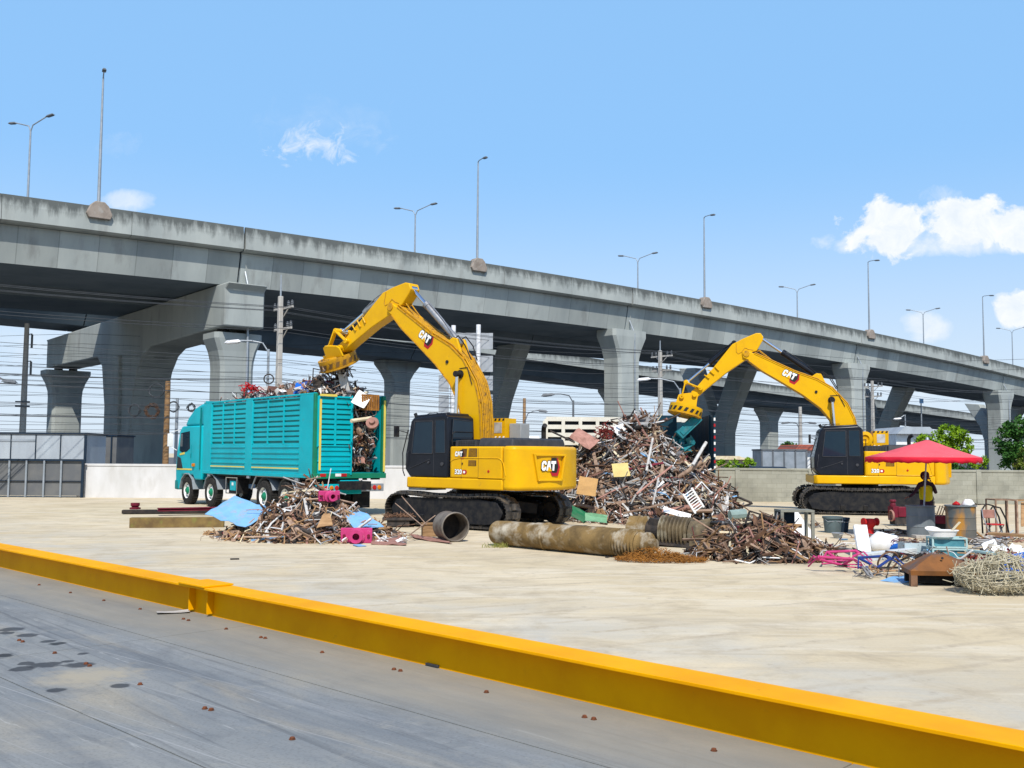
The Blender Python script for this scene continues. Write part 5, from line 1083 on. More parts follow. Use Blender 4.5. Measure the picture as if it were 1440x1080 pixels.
small_lamp(1124, 600, 600, 1138, 594, 95, 'small twin headed lamp on a post far behind the wall', LAMPH, LAMPH, True)
small_lamp(1274, 600, 583, 1266, 588, 100, 'small white headed lamp in front of the ramp above the umbrella')
small_lamp(-12, 600, 528, 6, 535, 55, 'dark lamp head entering at the left edge above the trailer', LAMPH, LAMPH)
small_lamp(738, 600, 590, 758, 577, 80, 'dark small lamp just right of the thin brown post', LAMPH, LAMPH)
p = at(1296, 600, 150); z = at(1296, 564, 150).z
t = thing('road_sign', 'small blue sign on a thin pole above the ramp', 'sign', (p.x, p.y, 0)); q = MB(); q.cyl((0, 0, 0), (0, 0, z), 0.1, n=8); obj('pole', q, GALV, t); q = MB(); q.box((0, -0.15, z), (0.6, 0.06, 0.7)); obj('board', q, BLUE, t)
# cable coils hanging on the bundle
def coil(px, py, r, n, label, mess=0.0, M=WIRE):
    q = MB()
    for k in range(n):
        ph = ru(0, 6); e = ru(0.85, 1.15); pts = [Vector((r * e * math.cos(a) + mess * ru(-1, 1), 0.06 * math.sin(a * 2 + ph) + ru(-0.03, 0.03), r / e * math.sin(a) + mess * ru(-1, 1))) for a in [2 * math.pi * i / 22 for i in range(22)]]
        q.tube(pts, 0.014, 5, closed=True)
    return obj('cable_coil', q, M, loc=at(px, py, 48.2), label=label, cat='cable coil', group='cable coils hanging on the low cables', smooth=60)
coil(220, 549, 0.34, 4, 'large round coil of black cable, highest of the hanging coils'); coil(189, 577, 0.27, 6, 'dense round coil of black cable, leftmost of the hanging coils')
coil(214, 578, 0.30, 9, 'messy brown tangle of cable between the two round coils', 0.09, RUST); coil(244, 572, 0.24, 5, 'coil of black cable hanging right of the concrete post'); coil(269, 573, 0.17, 8, 'small dark cable coil just above the truck cab', 0.05)
# back of a large sign: two posts and rows of corrugated panels
SB = mat('sign_back', (0.36, 0.38, 0.40, 1), (0.30, 0.32, 0.34, 1), rough=0.6, scale=2)
Y = 60.0; p = at(655, 640, Y); t = thing('sign_board', 'back of a tall grey panelled sign on two white posts behind the first excavator', 'sign', (p.x, p.y, 0))
for px, yt in ((638, 458), (673, 457)):
    a = at(px, yt, Y); q = MB(); q.cyl((a.x - p.x, -0.12, 0), (a.x - p.x, -0.12, a.z), 0.14, n=12); obj('post', q, LAMPW, t, smooth=40)
for (x0, x1, y0, y1) in [(633, 693, 468, 491), (633, 693, 500, 523), (633, 693, 528, 549), (633, 693, 554, 575), (633, 693, 579, 598), (617, 631, 528, 551), (617, 631, 555, 580)]:
    a, b_ = at(x0, y0, Y + 0.1), at(x1, y1, Y + 0.1); w = b_.x - a.x; n = max(3, int(w / 0.22)); q = MB()
    for i in range(n): xx = a.x - p.x + w * (i + 0.5) / n; q.box((xx, 0.1 + (0.03 if i % 2 else 0), (a.z + b_.z) / 2), (w / n * 1.0, 0.06, a.z - b_.z))
    obj('panel', q, SB, t)

# ================================================================== VEHICLES AND BUILDINGS BEHIND
TRW = mat('trailer_white', (0.38, 0.42, 0.45, 1), (0.31, 0.34, 0.37, 1), rough=0.5, scale=1.2, stretch=(1, 1, 0.3)); NAVY = mat('navy_paint', (0.012, 0.025, 0.045, 1), (0.018, 0.03, 0.045, 1), rough=0.6); GDK = mat('gate_sheet', (0.115, 0.12, 0.125, 1), (0.15, 0.15, 0.145, 1), rough=0.7, scale=1.2)
a, b_ = at(-90, 609, 47.5), at(118, 655, 47.5); t = thing('trailer', 'pale grey box trailer with dark frame at the left edge behind the sheet gate', 'trailer', ((a.x + b_.x) / 2, 48.8, 0))
w = b_.x - a.x
q = MB(); q.box((0, 0, (a.z + 1.15) / 2), (w, 2.4, a.z - 1.15)); obj('box_body', q, TRW, t, bevel=0.02)
q = MB(); q.box((0, 0, a.z + 0.02), (w + 0.1, 2.5, 0.1))
for i in range(7): q.box((-w / 2 + w * (i / 6.0), -1.22, (a.z + 1.15) / 2), (0.045 if i < 6 else 0.12, 0.04, a.z - 1.2))
obj('frame', q, NAVY, t)
q = MB(); q.box((-0.8, -1.215, a.z - 0.32), (w - 3.2, 0.02, 0.10)); obj('stripe', q, GALV, t)
q = MB(); q.box((0, 0, 0.95), (w - 0.3, 1.0, 0.3)); obj('chassis', q, BLKM, t)
for x in (-1.5, 1.2):
    for s in (-1, 1): q = MB(); q.lathe([(0, -0.14), (0.3, -0.14), (0.45, -0.12), (0.48, 0), (0.45, 0.12), (0.3, 0.14), (0, 0.14)], 20, TR(x, s * 1.0, 0.48, rx=R(90))); obj('wheel', q, TYRE, t, smooth=40)
a, b_ = at(119, 613, 52), at(165, 655, 52); t = thing('container', 'dark grey container standing open between the trailer and the big pier', 'container', ((a.x + b_.x) / 2, 53, 0)); w = b_.x - a.x
q = MB(); q.box((0, 0, a.z / 2), (w, 2.4, a.z)); obj('body', q, GDK, t, bevel=0.02); q = MB(); q.box((0, 0, a.z + 0.03), (w + 0.1, 2.5, 0.08))
for i in (0, 1, 2.2, 3.6): q.box((-w / 2 + i * 0.42, -1.22, a.z / 2), (0.08, 0.06, a.z))
obj('frame', q, NAVY, t)
a, b_ = at(-60, 646, 43.0), at(117, 699, 43.0); t = thing('gate', 'dark sheet metal gate with pale uprights at the left edge of the yard', 'gate', ((a.x + b_.x) / 2, 43.0, 0)); w = b_.x - a.x; h = a.z
q = MB(); q.box((0, 0.05, h / 2 + 0.03), (w, 0.03, h - 0.1)); obj('sheet', q, GDK, t)
q = MB(); q.box((0, -0.02, h), (w + 0.1, 0.09, 0.09)); q.box((0, -0.01, h * 0.44), (w, 0.05, 0.03)); q.box((w / 2 - 0.05, -0.02, h / 2), (0.1, 0.1, h)); obj('frame', q, NAVY, t)
for px in (-36, -11, 14, 38, 63, 87): x = at(px, 660, 43.0).x - (a.x + b_.x) / 2; q = MB(); q.box((x, -0.05, h / 2), (0.07, 0.07, h - 0.05)); obj('upright', q, GALV, t)
# white stake truck behind the pile
Y = 46.2; a, b_ = at(768, 589, Y), at(985, 640, Y); cx = (a.x + b_.x) / 2; w = b_.x - a.x; t = thing('stake_truck', 'cream white slatted truck body standing behind the large scrap heap', 'truck', (cx, Y + 1.2, 0))
CRW = mat('truck_cream', (0.66, 0.63, 0.54, 1), (0.58, 0.54, 0.45, 1), rough=0.55, scale=2)
for yy in (-1.2, 1.2):
    q = MB(); M4 = basis((0, yy, 0), (1, 0, 0), (0, 1, 0), (0, 0, 1)); z1 = a.z
    q.box((0, 0, 1.5), (w, 0.06, 0.5), M4)
    for i in range(10): q.box((-w / 2 + w * i / 9, 0, (1.3 + z1) / 2), (0.16, 0.09, z1 - 1.3), M4)
    for k in range(6): q.box((0, 0, 1.8 + (z1 - 1.8) * k / 5), (w, 0.05, 0.2), M4)
    obj('side_panel', q, CRW, t)
q = MB(); q.box((0, 0, (1.3 + z1) / 2), (w - 0.1, 2.2, z1 - 1.5)); obj('slot_shade_box', q, BLKM, t)  # black box added inside so the slots read dark, in place of shade
q = MB(); q.box((0, 0, 1.2), (w, 2.4, 0.12)); q.box((0, 0, 0.95), (w + 2, 0.9, 0.3)); obj('chassis', q, BLKM, t)
q = MB(); q.box((-w / 2 - 1.0, 0, 1.85), (1.7, 2.2, 2.0), top=(0.85, 0.9)); obj('cab', q, WHT, t, bevel=0.1)
for x in (-w / 2 - 1.0, w / 2 - 2.6, w / 2 - 1.3):
    for s in (-1, 1): q = MB(); q.lathe([(0, -0.14), (0.3, -0.14), (0.45, -0.12), (0.48, 0), (0.45, 0.12), (0.3, 0.14), (0, 0.14)], 20, TR(x, s * 1.0, 0.48, rx=R(90))); obj('wheel', q, TYRE, t, smooth=40)
# dark truck being loaded by the second excavator
Y = 37.4; a, b_ = at(913, 584, Y), at(999, 655, Y); cx = (a.x + b_.x) / 2; wv = (b_.x - a.x); t = thing('cargo_truck', 'dark navy cargo truck seen from behind under the second magnet, one door open', 'truck', (cx, Y, 0), R(-4))
NVT = mat('navy_teal', (0.010, 0.040, 0.065, 1), (0.014, 0.05, 0.07, 1), rough=0.5, scale=2)
z0, z1 = 1.35, a.z; hw = wv / 2
for s in (-1, 1):
    q = MB(); M4 = basis((s * (hw - 0.03), 0, 0), (0, 1, 0), (-s, 0, 0), (0, 0, 1)); slat_panel(q, M4, 0.05, 7.6, z0, z0 + 0.8, z1, 6, 9); obj('side_panel', q, [NVT, BLKM], t)
q = MB(); q.box((0, 7.6, (z0 + z1) / 2), (wv, 0.08, z1 - z0)); obj('headboard', q, NVT, t)
q = MB(); q.box((-hw * 0.55, -0.04, (z0 + z1) / 2), (hw * 0.9, 0.06, z1 - z0))
for z in (z0 + 0.4, z0 + 1.0, z0 + 1.6): q.box((-hw * 0.55, -0.075, z), (hw * 0.88, 0.03, 0.05))
obj('rear_door', q, NVT, t)
q = MB(); q.box((hw + 0.02, -0.5, (z0 + z1) / 2 - 0.05), (0.05, 1.0, z1 - z0)); d = obj('rear_door', q, NVT, t)
q = MB()
for k in range(9): q.box((hw + 0.02, -1.01, z0 + 0.2 + k * 0.22), (0.06, 0.012, 0.11), mi=k % 2)
obj('reflective_tape', q, [WHT, REDP], d)
q = MB(); q.box((0, 3.8, z0 - 0.06), (wv, 7.6, 0.1)); q.box((0, 4.5, 0.95), (0.9, 9.5, 0.3)); q.box((0, -0.05, 0.85), (2.2, 0.1, 0.2)); obj('chassis', q, BLKM, t)
q = MB(); q.box((0, 8.9, 1.9), (2.3, 1.9, 2.2), top=(0.95, 0.85)); obj('cab', q, NVT, t, bevel=0.08)
for x in (1.6, 3.0, 8.6):
    for s in (-1, 1): q = MB(); q.lathe([(0, -0.14), (0.3, -0.14), (0.48, -0.12), (0.5, 0), (0.48, 0.12), (0.3, 0.14), (0, 0.14)], 20, TR(s * 0.95, x, 0.5, ry=R(90))); obj('wheel', q, TYRE, t, smooth=40)
# grey container, car, roofs
a, b_ = at(1070, 633, 62), at(1133, 660, 62); t = thing('container', 'pale grey box container behind the wall left of the second excavator cab', 'container', ((a.x + b_.x) / 2, 63, 0)); w = b_.x - a.x
q = MB(); q.box((0, 0, a.z / 2 + 0.1), (w, 2.4, a.z - 0.2)); obj('body', q, GALV, t, bevel=0.03)
q = MB()
for i in range(5): q.box((-w / 2 + w * i / 4, -1.22, a.z / 2 + 0.1), (0.09, 0.06, a.z - 0.2))
q.box((0, 0, a.z + 0.02), (w + 0.08, 2.5, 0.1)); obj('frame', q, LAMPH, t)
p = at(1077, 652, 52); zt_ = at(1077, 648, 52).z; t = thing('parked_car', 'roof of a dark blue car just showing above the wall beside the grey container', 'car', (p.x, p.y, 0))
q = MB(); q.box((0, 0, 0.6), (4.2, 1.7, 0.75)); q.box((0.1, 0, 1.2), (2.5, 1.55, 0.5), top=(0.65, 0.8)); obj('body', q, NAVY, t, bevel=0.12, seg=3)
q = MB(); q.box((0.1, 0, 1.2), (2.1, 1.6, 0.34), top=(0.7, 0.8)); obj('window', q, GLASS, t)
for x in (-1.3, 1.3):
    for s in (-1, 1): q = MB(); q.lathe([(0, -0.1), (0.2, -0.1), (0.31, -0.08), (0.31, 0.08), (0.2, 0.1), (0, 0.1)], 18, TR(x, s * 0.8, 0.31, rx=R(90))); obj('wheel', q, TYRE, t, smooth=40)
TILE = mat('red_roof', (0.42, 0.12, 0.08, 1), (0.34, 0.10, 0.07, 1), rough=0.8, scale=4)
def house(px0, px1, ytop, ye, Y, label, Mr, Mw):
    a, b_ = at(px0, ye, Y), at(px1, ye, Y); zr_ = at(px0, ytop, Y).z; w = b_.x - a.x; t = thing('house', label, 'house', ((a.x + b_.x) / 2, Y + 3, 0))
    q = MB(); q.box((0, 0, a.z / 2), (w * 0.94, 5, a.z)); obj('wall', q, Mw, t)
    q = MB(); q.prism([(-w / 2, a.z), (w / 2, a.z), (w * 0.32, zr_), (-w * 0.32, zr_)], -3, 3); rf = obj('roof', q, Mr, t)
    for i in range(3): q = MB(); q.box((-w * 0.3 + i * w * 0.3, -2.53, a.z * 0.55), (w * 0.12, 0.06, a.z * 0.35)); obj('window', q, GLASS, t)
house(1118, 1150, 625, 633, 85, 'low house with a red tiled roof behind the second excavator cab', TILE, WHT)
house(1262, 1318, 600, 610, 75, 'white low building with a pale roof left of the bright green tree', TRW, WHT)
house(985, 1052, 641, 646, 110, 'low cream building with a flat roof beyond the wall and the yellow green bush', CREAM, CREAM)
# trees
def leafmat(name, c1, c2): return mat(name, c1, c2, rough=0.6, scale=1.6, lo=0.35, hi=0.65)
LF1 = leafmat('leaf_yellow_green', (0.20, 0.32, 0.012, 1), (0.10, 0.20, 0.010, 1)); LF2 = leafmat('leaf_green', (0.055, 0.145, 0.022, 1), (0.024, 0.080, 0.016, 1)); LF3 = leafmat('leaf_orange_tip', (0.20, 0.22, 0.03, 1), (0.05, 0.12, 0.02, 1)); BARK = mat('bark', (0.13, 0.10, 0.075, 1), (0.08, 0.065, 0.05, 1), rough=0.95)
def tree(name, label, cat, px, Y, blobs, M, nleaf, leaf, trunk=True):
    """blobs in pixels: (px, py, rx, ry)"""
    base = at(px, 640, Y); base.z = 0; t = thing(name, label, cat, base); q = MB(); lims = []
    for (bx, by, brx, bry) in blobs:
        c = at(bx, by, Y) - base; rx, rz_ = brx * Y / 1400, bry * Y / 1400; lims.append(c); ncl = max(5, int(nleaf / 26))
        for _ in range(ncl):
            d = rvec(); rr = ru(0.55, 1.05); cc = c + Vector((d.x * rx * rr, d.y * rx * rr, d.z * rz_ * rr)); cs_ = ru(0.16, 0.32) * min(rx, rz_) + leaf
            for _ in range(26):
                o = cc + rvec() * cs_ * ru(0.2, 1.0); n = (rvec() + Vector((0, -0.2, 0.7))).normalized(); u, v_ = perp(n); s = leaf * ru(0.6, 1.2); a = ru(0, 6.3); u2 = u * math.cos(a) + v_ * math.sin(a); v2 = n.cross(u2)
                q.add([o - u2 * s, o + v2 * s * 0.45, o + u2 * s, o - v2 * s * 0.45], [(0, 1, 2, 3)])
    obj('crown', q, M, t)
    q = MB()
    if trunk:
        top = max(lims, key=lambda c: c.z); q.tube([(0, 0, 0), (0.05, 0, top.z * 0.3), (top.x * 0.5, 0, top.z * 0.65), tuple(top)], [0.16, 0.13, 0.09, 0.04], 8)
        for c in lims: q.tube([(0.05, 0, top.z * 0.3), tuple(c * 0.6 + Vector((0, 0, 0.2))), tuple(c)], [0.09, 0.06, 0.03], 6)
    else:
        for c in lims: q.tube([(c.x * 0.3, 0, 0), tuple(c)], [0.05, 0.02], 6)
    obj('trunk', q, BARK, t, smooth=40)
tree('tree', 'bright yellow green bushy tree rising behind the red umbrella', 'tree', 1340, 50, [(1338, 612, 20, 14), (1322, 625, 18, 14), (1350, 625, 20, 17), (1335, 640, 28, 14), (1300, 620, 10, 7)], LF1, 900, 0.10)
tree('tree', 'leafy dark green tree with orange tinged tips at the right edge', 'tree', 1432, 47, [(1432, 600, 22, 14), (1448, 620, 30, 22), (1418, 622, 16, 20), (1425, 645, 20, 16), (1455, 650, 30, 18)], LF2, 1100, 0.10)
tree('shrub', 'small yellow green shrub peeping over the wall under the umbrella edge', 'shrub', 1370, 46.5, [(1372, 652, 13, 7), (1384, 648, 6, 5)], LF1, 300, 0.07, False)
tree('shrub', 'orange tipped shrub at the right edge above the wall', 'shrub', 1438, 46, [(1440, 640, 10, 10), (1436, 655, 10, 8)], LF3, 240, 0.07, False)
tree('shrub', 'yellow green bush behind the wall beside the double pier', 'shrub', 1045, 60, [(1022, 653, 16, 5), (1046, 651, 16, 6)], LF1, 420, 0.11, False)
tree('shrub', 'low dark shrub in front of the far viaduct pier at right', 'shrub', 1345, 46.8, [(1350, 655, 16, 7), (1330, 655, 14, 7)], LF2, 300, 0.08, False)
tree('tree', 'distant round dark tree behind the grey container', 'tree', 1110, 120, [(1108, 630, 14, 8), (1122, 634, 9, 6)], LF2, 300, 0.25)
# ================================================================== SCRAP
PAL = [RUSTL, RUST, GREYL, DARK, PINKR, CREAM, GREYM, WOOD, WHT, MAROON, BLUE]
PW = [27, 17, 19, 22, 7, 6, 9, 6, 4, 1.5, 0.4]  # share of dark scrap raised to stand in for shading in the heap
def pick(w=PW): return rnd.choices(range(len(w)), w)[0]
def add_rod(q, p, d, l, r, mi, bend=0.12):
    d = Vector(d).normalized(); u, v = perp(d); pts = [p - d * l / 2, p - d * l * 0.15 + (u * ru(-1, 1) + v * ru(-1, 1)) * l * bend, p + d * l * 0.2 + (u * ru(-1, 1) + v * ru(-1, 1)) * l * bend * 0.7, p + d * l / 2]
    q.tube(pts, r, 5, mi)
def add_plate(q, p, n, a, b_, mi, crumple=0.12, th=0.008, seg=3, jit=0.12):
    n = Vector(n).normalized(); u, v = perp(n); an = ru(0, 6.3); u, v = u * math.cos(an) + v * math.sin(an), v * math.cos(an) - u * math.sin(an)
    k1, k2 = ru(-1, 1), ru(-1, 1); rows = []
    for i in range(seg + 1):
        row = []
        for j in range(seg + 1):
            x, y = i / seg - 0.5, j / seg - 0.5
            row.append(p + u * (x * a * ru(1 - jit, 1 + jit * 0.8)) + v * (y * b_ * ru(1 - jit, 1 + jit * 0.8)) + n * (crumple * max(a, b_) * (k1 * x * abs(x) * 2 + k2 * y * y * 2 + ru(-0.2, 0.2))))
        rows.append(row)
    q.sheet(rows, th, mi)
def add_angle(q, p, d, l, w, mi):
    d = Vector(d).normalized(); roll = ru(0, 3)
    q.bar(p - d * l / 2, p + d * l / 2, w, 0.01, mi, roll)
    u, v = perp(d); qq = Matrix.Rotation(roll, 3, d); v2 = qq @ v; u2 = qq @ u; o = u2 * w / 2 + v2 * w / 2
    q.bar(p - d * l / 2 + o, p + d * l / 2 + o, 0.01, w, mi, roll)
def add_pipe(q, p, d, l, r, mi):
    d = Vector(d).normalized(); u, v = perp(d); M4 = basis(p - d * l / 2, u, v, d); q.lathe([(r, 0), (r, l), (r * 0.85, l), (r * 0.85, 0), (r, 0)], 12, M4, mi)
def add_wirecoil(q, p, n, r, mi, k=2):
    n = Vector(n).normalized(); u, v = perp(n); pts = [p + (u * math.cos(a) + v * math.sin(a)) * r * ru(0.85, 1.1) + n * ru(-0.03, 0.03) for a in [2 * math.pi * i / 12 for i in range(12 * k)]]
    q.tube(pts, 0.012, 4, mi)
def add_frame(q, p, n, a, b_, mi):
    n = Vector(n).normalized(); u, v = perp(n); an = ru(0, 6.3); u, v = u * math.cos(an) + v * math.sin(an), v * math.cos(an) - u * math.sin(an)
    c = [p + u * a / 2 + v * b_ / 2, p - u * a / 2 + v * b_ / 2, p - u * a / 2 - v * b_ / 2, p + u * a / 2 - v * b_ / 2]
    for i in range(4): q.bar(c[i], c[(i + 1) % 4], 0.03, 0.03, mi)
    if rnd.random() < 0.5: q.bar((c[0] + c[1]) / 2, (c[2] + c[3]) / 2, 0.025, 0.025, mi)
def add_any(q, p, nrm, s=1.0, w=PW):
    nrm = Vector(nrm).normalized(); t_ = rvec(); t_ = (t_ - nrm * t_.dot(nrm) * 0.75).normalized(); k = rnd.random(); mi = pick(w)
    if k < 0.54: add_rod(q, p, t_, s * ru(0.4, 1.5), s * ru(0.008, 0.022), mi)
    elif k < 0.70: add_angle(q, p, t_, s * ru(0.4, 1.3), s * ru(0.03, 0.07), mi)
    elif k < 0.84: add_plate(q, p, (nrm + rvec() * 0.8), s * ru(0.10, 0.42), s * ru(0.08, 0.3), mi, 0.3, 0.008, 4)
    elif k < 0.90: add_pipe(q, p, t_, s * ru(0.2, 0.9), s * ru(0.03, 0.07), mi)
    elif k < 0.95: add_wirecoil(q, p, nrm + rvec() * 0.7, s * ru(0.1, 0.25), mi)
    else: add_frame(q, p, nrm + rvec() * 0.7, s * ru(0.25, 0.6), s * ru(0.2, 0.5), mi)
def mound(C, hf, rx0, rx1, ry0, ry1, nfr, s, name, label, grid=26, w=PW, lift=0.06):
    """hf(u, v) -> height, u, v in -1..1; one object of tangled small pieces over a rough core"""
    q = MB(); C = Vector(C); fx = lambda u: (rx1 if u > 0 else rx0) * u; fy = lambda v: (ry1 if v > 0 else ry0) * v
    rows = []
    for i in range(grid + 1):
        row = []
        for j in range(grid + 1):
            u, v = -1 + 2 * i / grid, -1 + 2 * j / grid; row.append(Vector((fx(u) + ru(-0.06, 0.06) * s, fy(v) + ru(-0.06, 0.06) * s, max(0.0, hf(u, v) * 0.9 - 0.12 * s + ru(-0.1, 0.08) * s))))
        rows.append(row)
    base = len(q.v); vs = [p for r_ in rows for p in r_]; n = grid + 1
    fs = []; ms = []
    for i in range(grid):
        for j in range(grid):
            a = i * n + j; z = max(rows[i][j].z, rows[i + 1][j].z, rows[i][j + 1].z, rows[i + 1][j + 1].z)
            if z > 0.012: fs.append((a, a + n, a + n + 1, a + 1))
    for f in fs: q.f.append(tuple(base + x for x in f)); q.m.append(rnd.choice([3, 3, 3, 1, 6]))
    q.v += [tuple(p) for p in vs]
    k = 0
    while k < nfr:
        u, v = ru(-1, 1), ru(-1, 1); h = hf(u, v)
        if h < 0.03: continue
        e = 0.03; gx = (hf(u + e, v) - h) / (fx(u + e) - fx(u) + 1e-6); gy = (hf(u, v + e) - h) / (fy(v + e) - fy(v) + 1e-6); nrm = Vector((-gx, -gy, 1)).normalized()
        add_any(q, Vector((fx(u), fy(v), h)) + nrm * ru(-0.08, lift) * s, nrm, s, w); k += 1
    for _ in range(int(nfr * 0.07)):
        a = ru(0, 6.283); rr = 1.0 + abs(rnd.gauss(0, 0.13)); add_any(q, Vector((fx(math.cos(a) * rr), fy(math.sin(a) * rr), ru(0.01, 0.05))), Vector((0, 0, 1)), s * 0.42, w)
    o = obj(name, q, PAL, loc=C, kind='stuff', label=label, cat='scrap heap', smooth=None); return o
def surf_pt(C, hf, rx0, rx1, ry0, ry1, front=True):
    C = Vector(C); fx = lambda u: (rx1 if u > 0 else rx0) * u; fy = lambda v: (ry1 if v > 0 else ry0) * v
    while True:
        u, v = ru(-0.95, 0.95), ru(-0.95, 0.45 if front else 0.95); h = hf(u, v)
        if h < 0.08: continue
        e = 0.03; gx = (hf(u + e, v) - h) / (fx(u + e) - fx(u) + 1e-6); gy = (hf(u, v + e) - h) / (fy(v + e) - fy(v) + 1e-6)
        return C + Vector((fx(u), fy(v), h)), Vector((-gx, -gy, 1)).normalized()
KIN = {'rod': ('scrap_bar', 'bar', 'bar'), 'angle': ('angle_iron', 'angle iron', 'angle bar'), 'plate': ('scrap_sheet', 'sheet', 'bent sheet'), 'pipe': ('scrap_pipe', 'pipe', 'short pipe'), 'frame': ('scrap_rack', 'rack', 'open rack'), 'coil': ('wire_coil', 'coil', 'loop of wire')}
MN = {'rust_brown': 'rust brown', 'rust_pale': 'pale rust', 'pale_grey_scrap': 'pale grey', 'dark_scrap': 'dark', 'pinkish_primer': 'pinkish', 'cream_board': 'cream', 'mid_grey_scrap': 'mid grey', 'weathered_wood': 'weathered wooden', 'white_paint': 'white', 'maroon_paint': 'maroon', 'sky_blue_paint': 'sky blue', 'bolt_rust': 'rusty'}
def loose(n, where, C, hf, rx0, rx1, ry0, ry1, s, kinds, mats_):
    for i in range(n):
        p, nr = surf_pt(C, hf, rx0, rx1, ry0, ry1); k = rnd.choice(kinds); M = rnd.choice(mats_); q = MB(); z = Vector((0, 0, 0)); t_ = rvec(); t_ = (t_ - nr * t_.dot(nr) * 0.8).normalized()
        if k == 'rod': add_rod(q, z, t_, s * ru(0.8, 2.0), s * ru(0.014, 0.03), 0, 0.06)
        elif k == 'angle': add_angle(q, z, t_, s * ru(0.7, 1.7), s * ru(0.05, 0.09), 0)
        elif k == 'plate': add_plate(q, z, nr + rvec() * 0.7, s * ru(0.35, 0.75), s * ru(0.25, 0.55), 0, 0.18)
        elif k == 'pipe': add_pipe(q, z, t_, s * ru(0.5, 1.4), s * ru(0.04, 0.08), 0)
        elif k == 'frame': add_frame(q, z, nr + rvec() * 0.6, s * ru(0.4, 0.8), s * ru(0.3, 0.6), 0)
        else: add_wirecoil(q, z, nr + rvec() * 0.6, s * ru(0.16, 0.32), 0, 3)
        nm, cat, w_ = KIN[k]
        obj(nm, q, M, loc=p + nr * 0.06 * s, label='%s %s lying loose %s' % (MN[M.name], w_, where), cat=cat, group='loose %s pieces %s' % (w_, where), smooth=40 if k in ('rod', 'pipe', 'coil') else None)

# ---- the large heap
HC_ = (3.75, 32.2, 0.0); HD = (2.9, 3.5, 3.3, 3.2)
def h_big(u, v):
    r = math.hypot(u, v); base = min(2.72, 3.1 * max(0.0, 1 - r ** 1.15) ** 0.85)
    return base + (0.30 * math.sin(5.1 * u + 1.3) * math.sin(4.3 * v + 0.4) + 0.22 * math.sin(9 * u - 2 * v)) * max(0.0, 1 - r) ** 0.5 if r < 1 else 0.0
mound(HC_, h_big, *HD, 3700, 1.26, 'scrap_heap', 'huge tangled heap of rusty bars, pipes and crumpled sheet in the middle of the yard', 30)
loose(78, 'on the large scrap heap', HC_, h_big, *HD, 1.3, ['rod', 'rod', 'rod', 'angle', 'pipe'], [RUSTL, RUST, GREYL, GREYL, PINKR, DARK])
loose(28, 'on the large scrap heap', HC_, h_big, *HD, 1.2, ['plate', 'plate', 'frame', 'coil'], [GREYL, CREAM, DARK, GREYM, RUSTL, RUST, WOOD])
def onpile(px, py, Y): return at(px, py, Y)
def plate_thing(name, label, cat, px, py, Y, w, h, n, M, crumple=0.1, seg=4, an=None):
    q = MB(); st = rnd.getstate(); add_plate(q, Vector((0, 0, 0)), n, w, h, 0, crumple, 0.008, seg, 0.04)
    return obj(name, q, M, loc=at(px, py, Y), label=label, cat=cat)
plate_thing('scrap_sheet', 'yellowish cream board lying in the middle of the large scrap heap', 'sheet', 873, 661, 29.7, 0.5, 0.42, (0.1, -0.9, 0.35), mat('yellow_board', (0.62, 0.50, 0.20, 1), (0.52, 0.40, 0.16, 1), rough=0.8), 0.04)
plate_thing('scrap_sheet', 'small white panel near the top of the large scrap heap', 'sheet', 872, 604, 31.6, 0.36, 0.32, (0.2, -0.9, 0.3), WHT, 0.05)
plate_thing('scrap_sheet', 'large crumpled pinkish sheet at the upper left of the large scrap heap', 'sheet', 822, 616, 30.9, 0.85, 0.5, (0.0, -0.8, 0.6), PINKR, 0.15)
plate_thing('scrap_sheet', 'orange brown panel at the lower left of the large scrap heap by the counterweight', 'sheet', 826, 684, 29.0, 0.55, 0.55, (-0.1, -0.9, 0.3), mat('ochre_panel', (0.50, 0.30, 0.12, 1), (0.40, 0.24, 0.10, 1), rough=0.8), 0.08)
plate_thing('scrap_sheet', 'dark green bent sheet at the foot of the large scrap heap', 'sheet', 812, 722, 27.8, 0.62, 0.34, (0.1, -0.8, 0.6), mat('bottle_green', (0.015, 0.13, 0.055, 1), (0.02, 0.10, 0.045, 1), rough=0.5), 0.12)
plate_thing('scrap_sheet', 'pale green curled sheet right of the dark green sheet', 'sheet', 838, 730, 27.4, 0.6, 0.28, (0.1, -0.75, 0.65), mat('pale_green', (0.16, 0.34, 0.20, 1), (0.12, 0.26, 0.15, 1), rough=0.5), 0.2)
plate_thing('scrap_sheet', 'white triangular sheet at the foot of the large scrap heap above the ribbed machine', 'sheet', 952, 722, 28.6, 0.8, 0.25, (0.2, -0.6, 0.8), WHT, 0.06)
q = MB()
for i in range(40): add_rod(q, Vector((ru(-0.22, 0.22), ru(-0.1, 0.1), ru(-0.2, 0.2))), rvec(), ru(0.15, 0.38), 0.014, 0, 0.25)
obj('wire_bundle', q, mat('red_wire', (0.20, 0.03, 0.025, 1), (0.12, 0.025, 0.02, 1), rough=0.6), loc=at(851, 607, 30.9), label='tangled dark red wire bundle near the top of the large scrap heap', cat='wire bundle', smooth=50)
def bar_thing(name, label, cat, a, b_, Ya, Yb, r, M, n=8, cat2=None):
    A, B_ = at(a[0], a[1], Ya), at(b_[0], b_[1], Yb); q = MB(); q.cyl(Vector((0, 0, 0)), B_ - A, r, n=n); return obj(name, q, M, loc=A, label=label, cat=cat, smooth=40)
bar_thing('scrap_pipe', 'long pale pole leaning upright in the middle of the large scrap heap', 'pole', (909, 662), (918, 616), 29.6, 29.9, 0.035, GREYL)
bar_thing('scrap_pipe', 'long pale pole jutting up beside the open dark truck door', 'pole', (974, 654), (993, 622), 29.9, 30.4, 0.05, GREYL)
bar_thing('scrap_bar', 'thin pale bar slanting at the lower middle of the large scrap heap', 'bar', (918, 710), (926, 672), 28.9, 29.3, 0.03, GREYL)
